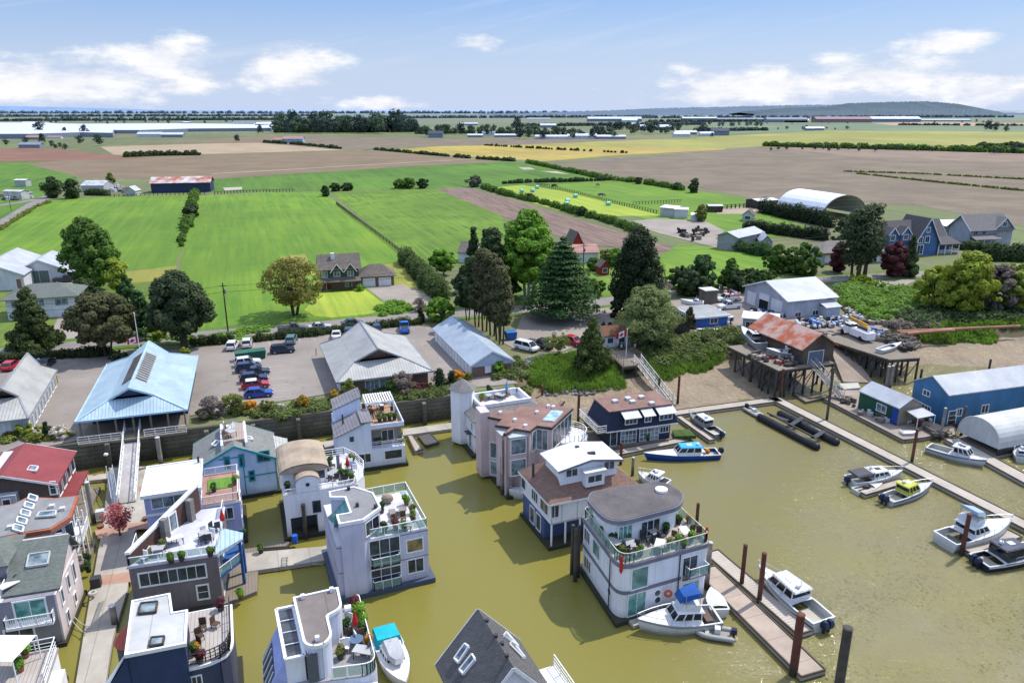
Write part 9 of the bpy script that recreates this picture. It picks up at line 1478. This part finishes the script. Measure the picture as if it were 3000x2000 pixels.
fence('long post fence separating two bright pastures','F',((640,0),(760,90),(880,180),(1010,280),(1070,330)),60,1.5,.12,2); fence('post and rail fence along the hay field','J',((1350,618),(1500,650),(1700,700),(1900,750),(2190,818)),60,1.6,.13,2); fence('wire fence across the far paddock','J',((2010,755),(2200,745),(2352,735)),18,1.5,.12); fence('fence below the far green pasture','I',((1480,680),(1700,668),(2040,660)),26,1.3,.15); fence('rails around the sandy paddock','K',((275,785),(420,775),(520,760)),12,2,.2,2); fence('fence before the navy barn','I',((760,700),(1000,690),(1440,682)),24,1.2,.12)
# distance: greenhouses, farm and industrial buildings
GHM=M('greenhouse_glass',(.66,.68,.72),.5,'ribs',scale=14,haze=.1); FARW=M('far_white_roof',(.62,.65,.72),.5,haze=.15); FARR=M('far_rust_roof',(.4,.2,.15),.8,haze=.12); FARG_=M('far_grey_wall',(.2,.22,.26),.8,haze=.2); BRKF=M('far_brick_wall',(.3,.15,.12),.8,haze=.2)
def far(k,x0,x1,y,hpx,label,roof,wall,dep=1.6,name='farm_building',cat='building',axis='u',rz=None):
    a,b_=at(k,x0,y,3.5),at(k,x1,y,3.5); s_=((CR[k][1]+y/CR[k][2])-HOR)*CT/(CAMH-3.5)*CR[k][2]; h_=hpx/s_; w_=(b_-a).length; e=rect(a,w_,max(w_*.25,h_*dep),math.degrees(math.atan2(b_.y-a.y,b_.x-a.x)) if rz is None else rz); t=T(name,label,cat,cen(e)+ZZ*3.5); gableroof(t,e,3.5+h_*.6,3.5+h_,over=h_*.06,t=h_*.05,mat=roof,body=wall,zb=3.5,axis=axis)
def ghouse(k,pts,h,label): P_=[at(k,x,y,3.5) for x,y in pts]; c=cen(P_); t=T('greenhouse',label,'greenhouse',c+ZZ*3.5); MB().prism(P_,3.5,3.5+h).build('glass_wall',FARG_,t); MB().prism(grow(P_,1),3.5+h,3.8+h).build('roof',GHM,t)
ghouse('I',((-500,300),(-500,205),(330,205),(520,228),(790,262),(780,290),(560,285),(200,298)),7,'vast pale greenhouse block at the far left'); ghouse('I',((800,262),(560,228),(340,208),(560,212),(1200,208),(1900,215),(1870,245),(1300,250),(960,262)),6,'long pale greenhouse block stretching behind the trees'); ghouse('I',((1740,200),(1880,196),(1880,218),(1760,222)),6,'small greenhouse block by the shelterbelt')
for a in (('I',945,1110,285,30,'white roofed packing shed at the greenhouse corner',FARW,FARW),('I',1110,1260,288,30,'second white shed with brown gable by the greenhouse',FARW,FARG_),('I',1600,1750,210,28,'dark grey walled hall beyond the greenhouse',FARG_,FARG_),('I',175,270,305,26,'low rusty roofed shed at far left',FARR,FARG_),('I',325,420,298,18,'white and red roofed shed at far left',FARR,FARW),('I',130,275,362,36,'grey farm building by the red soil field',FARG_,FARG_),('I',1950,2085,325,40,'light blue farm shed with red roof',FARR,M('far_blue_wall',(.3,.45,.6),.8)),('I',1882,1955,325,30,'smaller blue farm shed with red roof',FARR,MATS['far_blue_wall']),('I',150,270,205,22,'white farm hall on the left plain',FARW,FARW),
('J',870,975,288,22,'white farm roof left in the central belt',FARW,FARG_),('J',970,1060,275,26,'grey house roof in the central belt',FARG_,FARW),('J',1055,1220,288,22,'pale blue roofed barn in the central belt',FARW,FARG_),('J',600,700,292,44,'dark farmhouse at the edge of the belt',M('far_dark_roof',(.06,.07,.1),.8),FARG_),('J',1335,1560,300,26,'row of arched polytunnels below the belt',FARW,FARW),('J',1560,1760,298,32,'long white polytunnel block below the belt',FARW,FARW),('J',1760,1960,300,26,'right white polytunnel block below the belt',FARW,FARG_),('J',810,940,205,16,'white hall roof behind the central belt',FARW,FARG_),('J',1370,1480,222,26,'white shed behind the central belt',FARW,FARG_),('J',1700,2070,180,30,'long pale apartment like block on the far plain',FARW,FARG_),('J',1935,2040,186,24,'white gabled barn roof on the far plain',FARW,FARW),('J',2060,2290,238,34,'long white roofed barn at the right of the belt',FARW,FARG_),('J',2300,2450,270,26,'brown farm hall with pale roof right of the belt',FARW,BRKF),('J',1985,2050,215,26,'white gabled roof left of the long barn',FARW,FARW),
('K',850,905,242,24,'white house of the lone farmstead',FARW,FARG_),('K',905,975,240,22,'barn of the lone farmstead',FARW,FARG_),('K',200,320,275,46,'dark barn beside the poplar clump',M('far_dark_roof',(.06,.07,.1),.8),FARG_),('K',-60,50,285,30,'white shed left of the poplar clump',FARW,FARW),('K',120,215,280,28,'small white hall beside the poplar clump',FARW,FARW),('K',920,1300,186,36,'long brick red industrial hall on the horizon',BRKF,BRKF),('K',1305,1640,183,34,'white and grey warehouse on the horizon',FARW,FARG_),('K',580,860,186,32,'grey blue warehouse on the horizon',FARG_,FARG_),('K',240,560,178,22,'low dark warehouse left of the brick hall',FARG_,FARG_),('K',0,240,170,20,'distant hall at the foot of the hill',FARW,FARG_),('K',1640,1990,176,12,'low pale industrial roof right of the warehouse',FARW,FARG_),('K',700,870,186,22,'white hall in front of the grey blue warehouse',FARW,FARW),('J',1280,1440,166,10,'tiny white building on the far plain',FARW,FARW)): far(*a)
p=at('I',1287,208,3.5); t=T('storage_tank','round pale storage tank beside the greenhouse','tank',p); MB().tube(p,p+ZZ*9,14,n=20).build('tank_wall',FARG_,t); MB().tube(p+ZZ*9,p+ZZ*12,14.5,1,n=20).build('tank_roof',FARW,t)
belt(100,620,277,2.5,10,36,2,(0,1,2),'hazy tree in the belt behind the greenhouses','hazy belt behind the greenhouses'); belt(1440,1760,290,3,14,24,2,(0,1,2),'hazy tree behind the far farm roofs','hazy trees behind the far farm roofs'); belt(640,960,303,2,44,22,1,(0,1),'tallest dark tree in the shelterbelt','tall shelterbelt trees')
def wood(k,x0,x1,y0,y1,n,r,nl,sz,mt,label): mass('far_wood',label,line(at(k,x0,y0,3.5),at(k,x1,y1,3.5),int(n*1.9),r*1.6),int(nl*1.6),mt,r*.8,sz*.8,'stuff','woodland',3.5,.9)
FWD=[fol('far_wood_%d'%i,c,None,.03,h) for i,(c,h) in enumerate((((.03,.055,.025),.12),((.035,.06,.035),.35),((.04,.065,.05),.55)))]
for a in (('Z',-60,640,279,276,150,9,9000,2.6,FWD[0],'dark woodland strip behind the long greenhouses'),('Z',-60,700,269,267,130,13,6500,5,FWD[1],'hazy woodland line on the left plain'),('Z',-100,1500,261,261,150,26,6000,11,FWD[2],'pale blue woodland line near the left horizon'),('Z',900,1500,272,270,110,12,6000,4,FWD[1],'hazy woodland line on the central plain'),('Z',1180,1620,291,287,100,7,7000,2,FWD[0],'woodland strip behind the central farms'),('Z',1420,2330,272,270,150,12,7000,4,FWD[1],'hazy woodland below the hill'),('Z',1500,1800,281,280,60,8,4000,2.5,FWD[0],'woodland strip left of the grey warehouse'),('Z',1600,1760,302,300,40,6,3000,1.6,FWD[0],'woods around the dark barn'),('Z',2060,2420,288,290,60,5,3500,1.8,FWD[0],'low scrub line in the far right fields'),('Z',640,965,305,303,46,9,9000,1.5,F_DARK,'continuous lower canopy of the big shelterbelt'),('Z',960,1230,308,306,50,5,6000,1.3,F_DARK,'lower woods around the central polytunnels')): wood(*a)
hedge('broad hedge clump at the far right field corner','K',((2030,380),(2200,375),(2352,370)),14,6,F_DARK,4000,1.2)
for g_ in protos:
    for o in g_:
        if 'label' not in o: bpy.data.objects.remove(o)
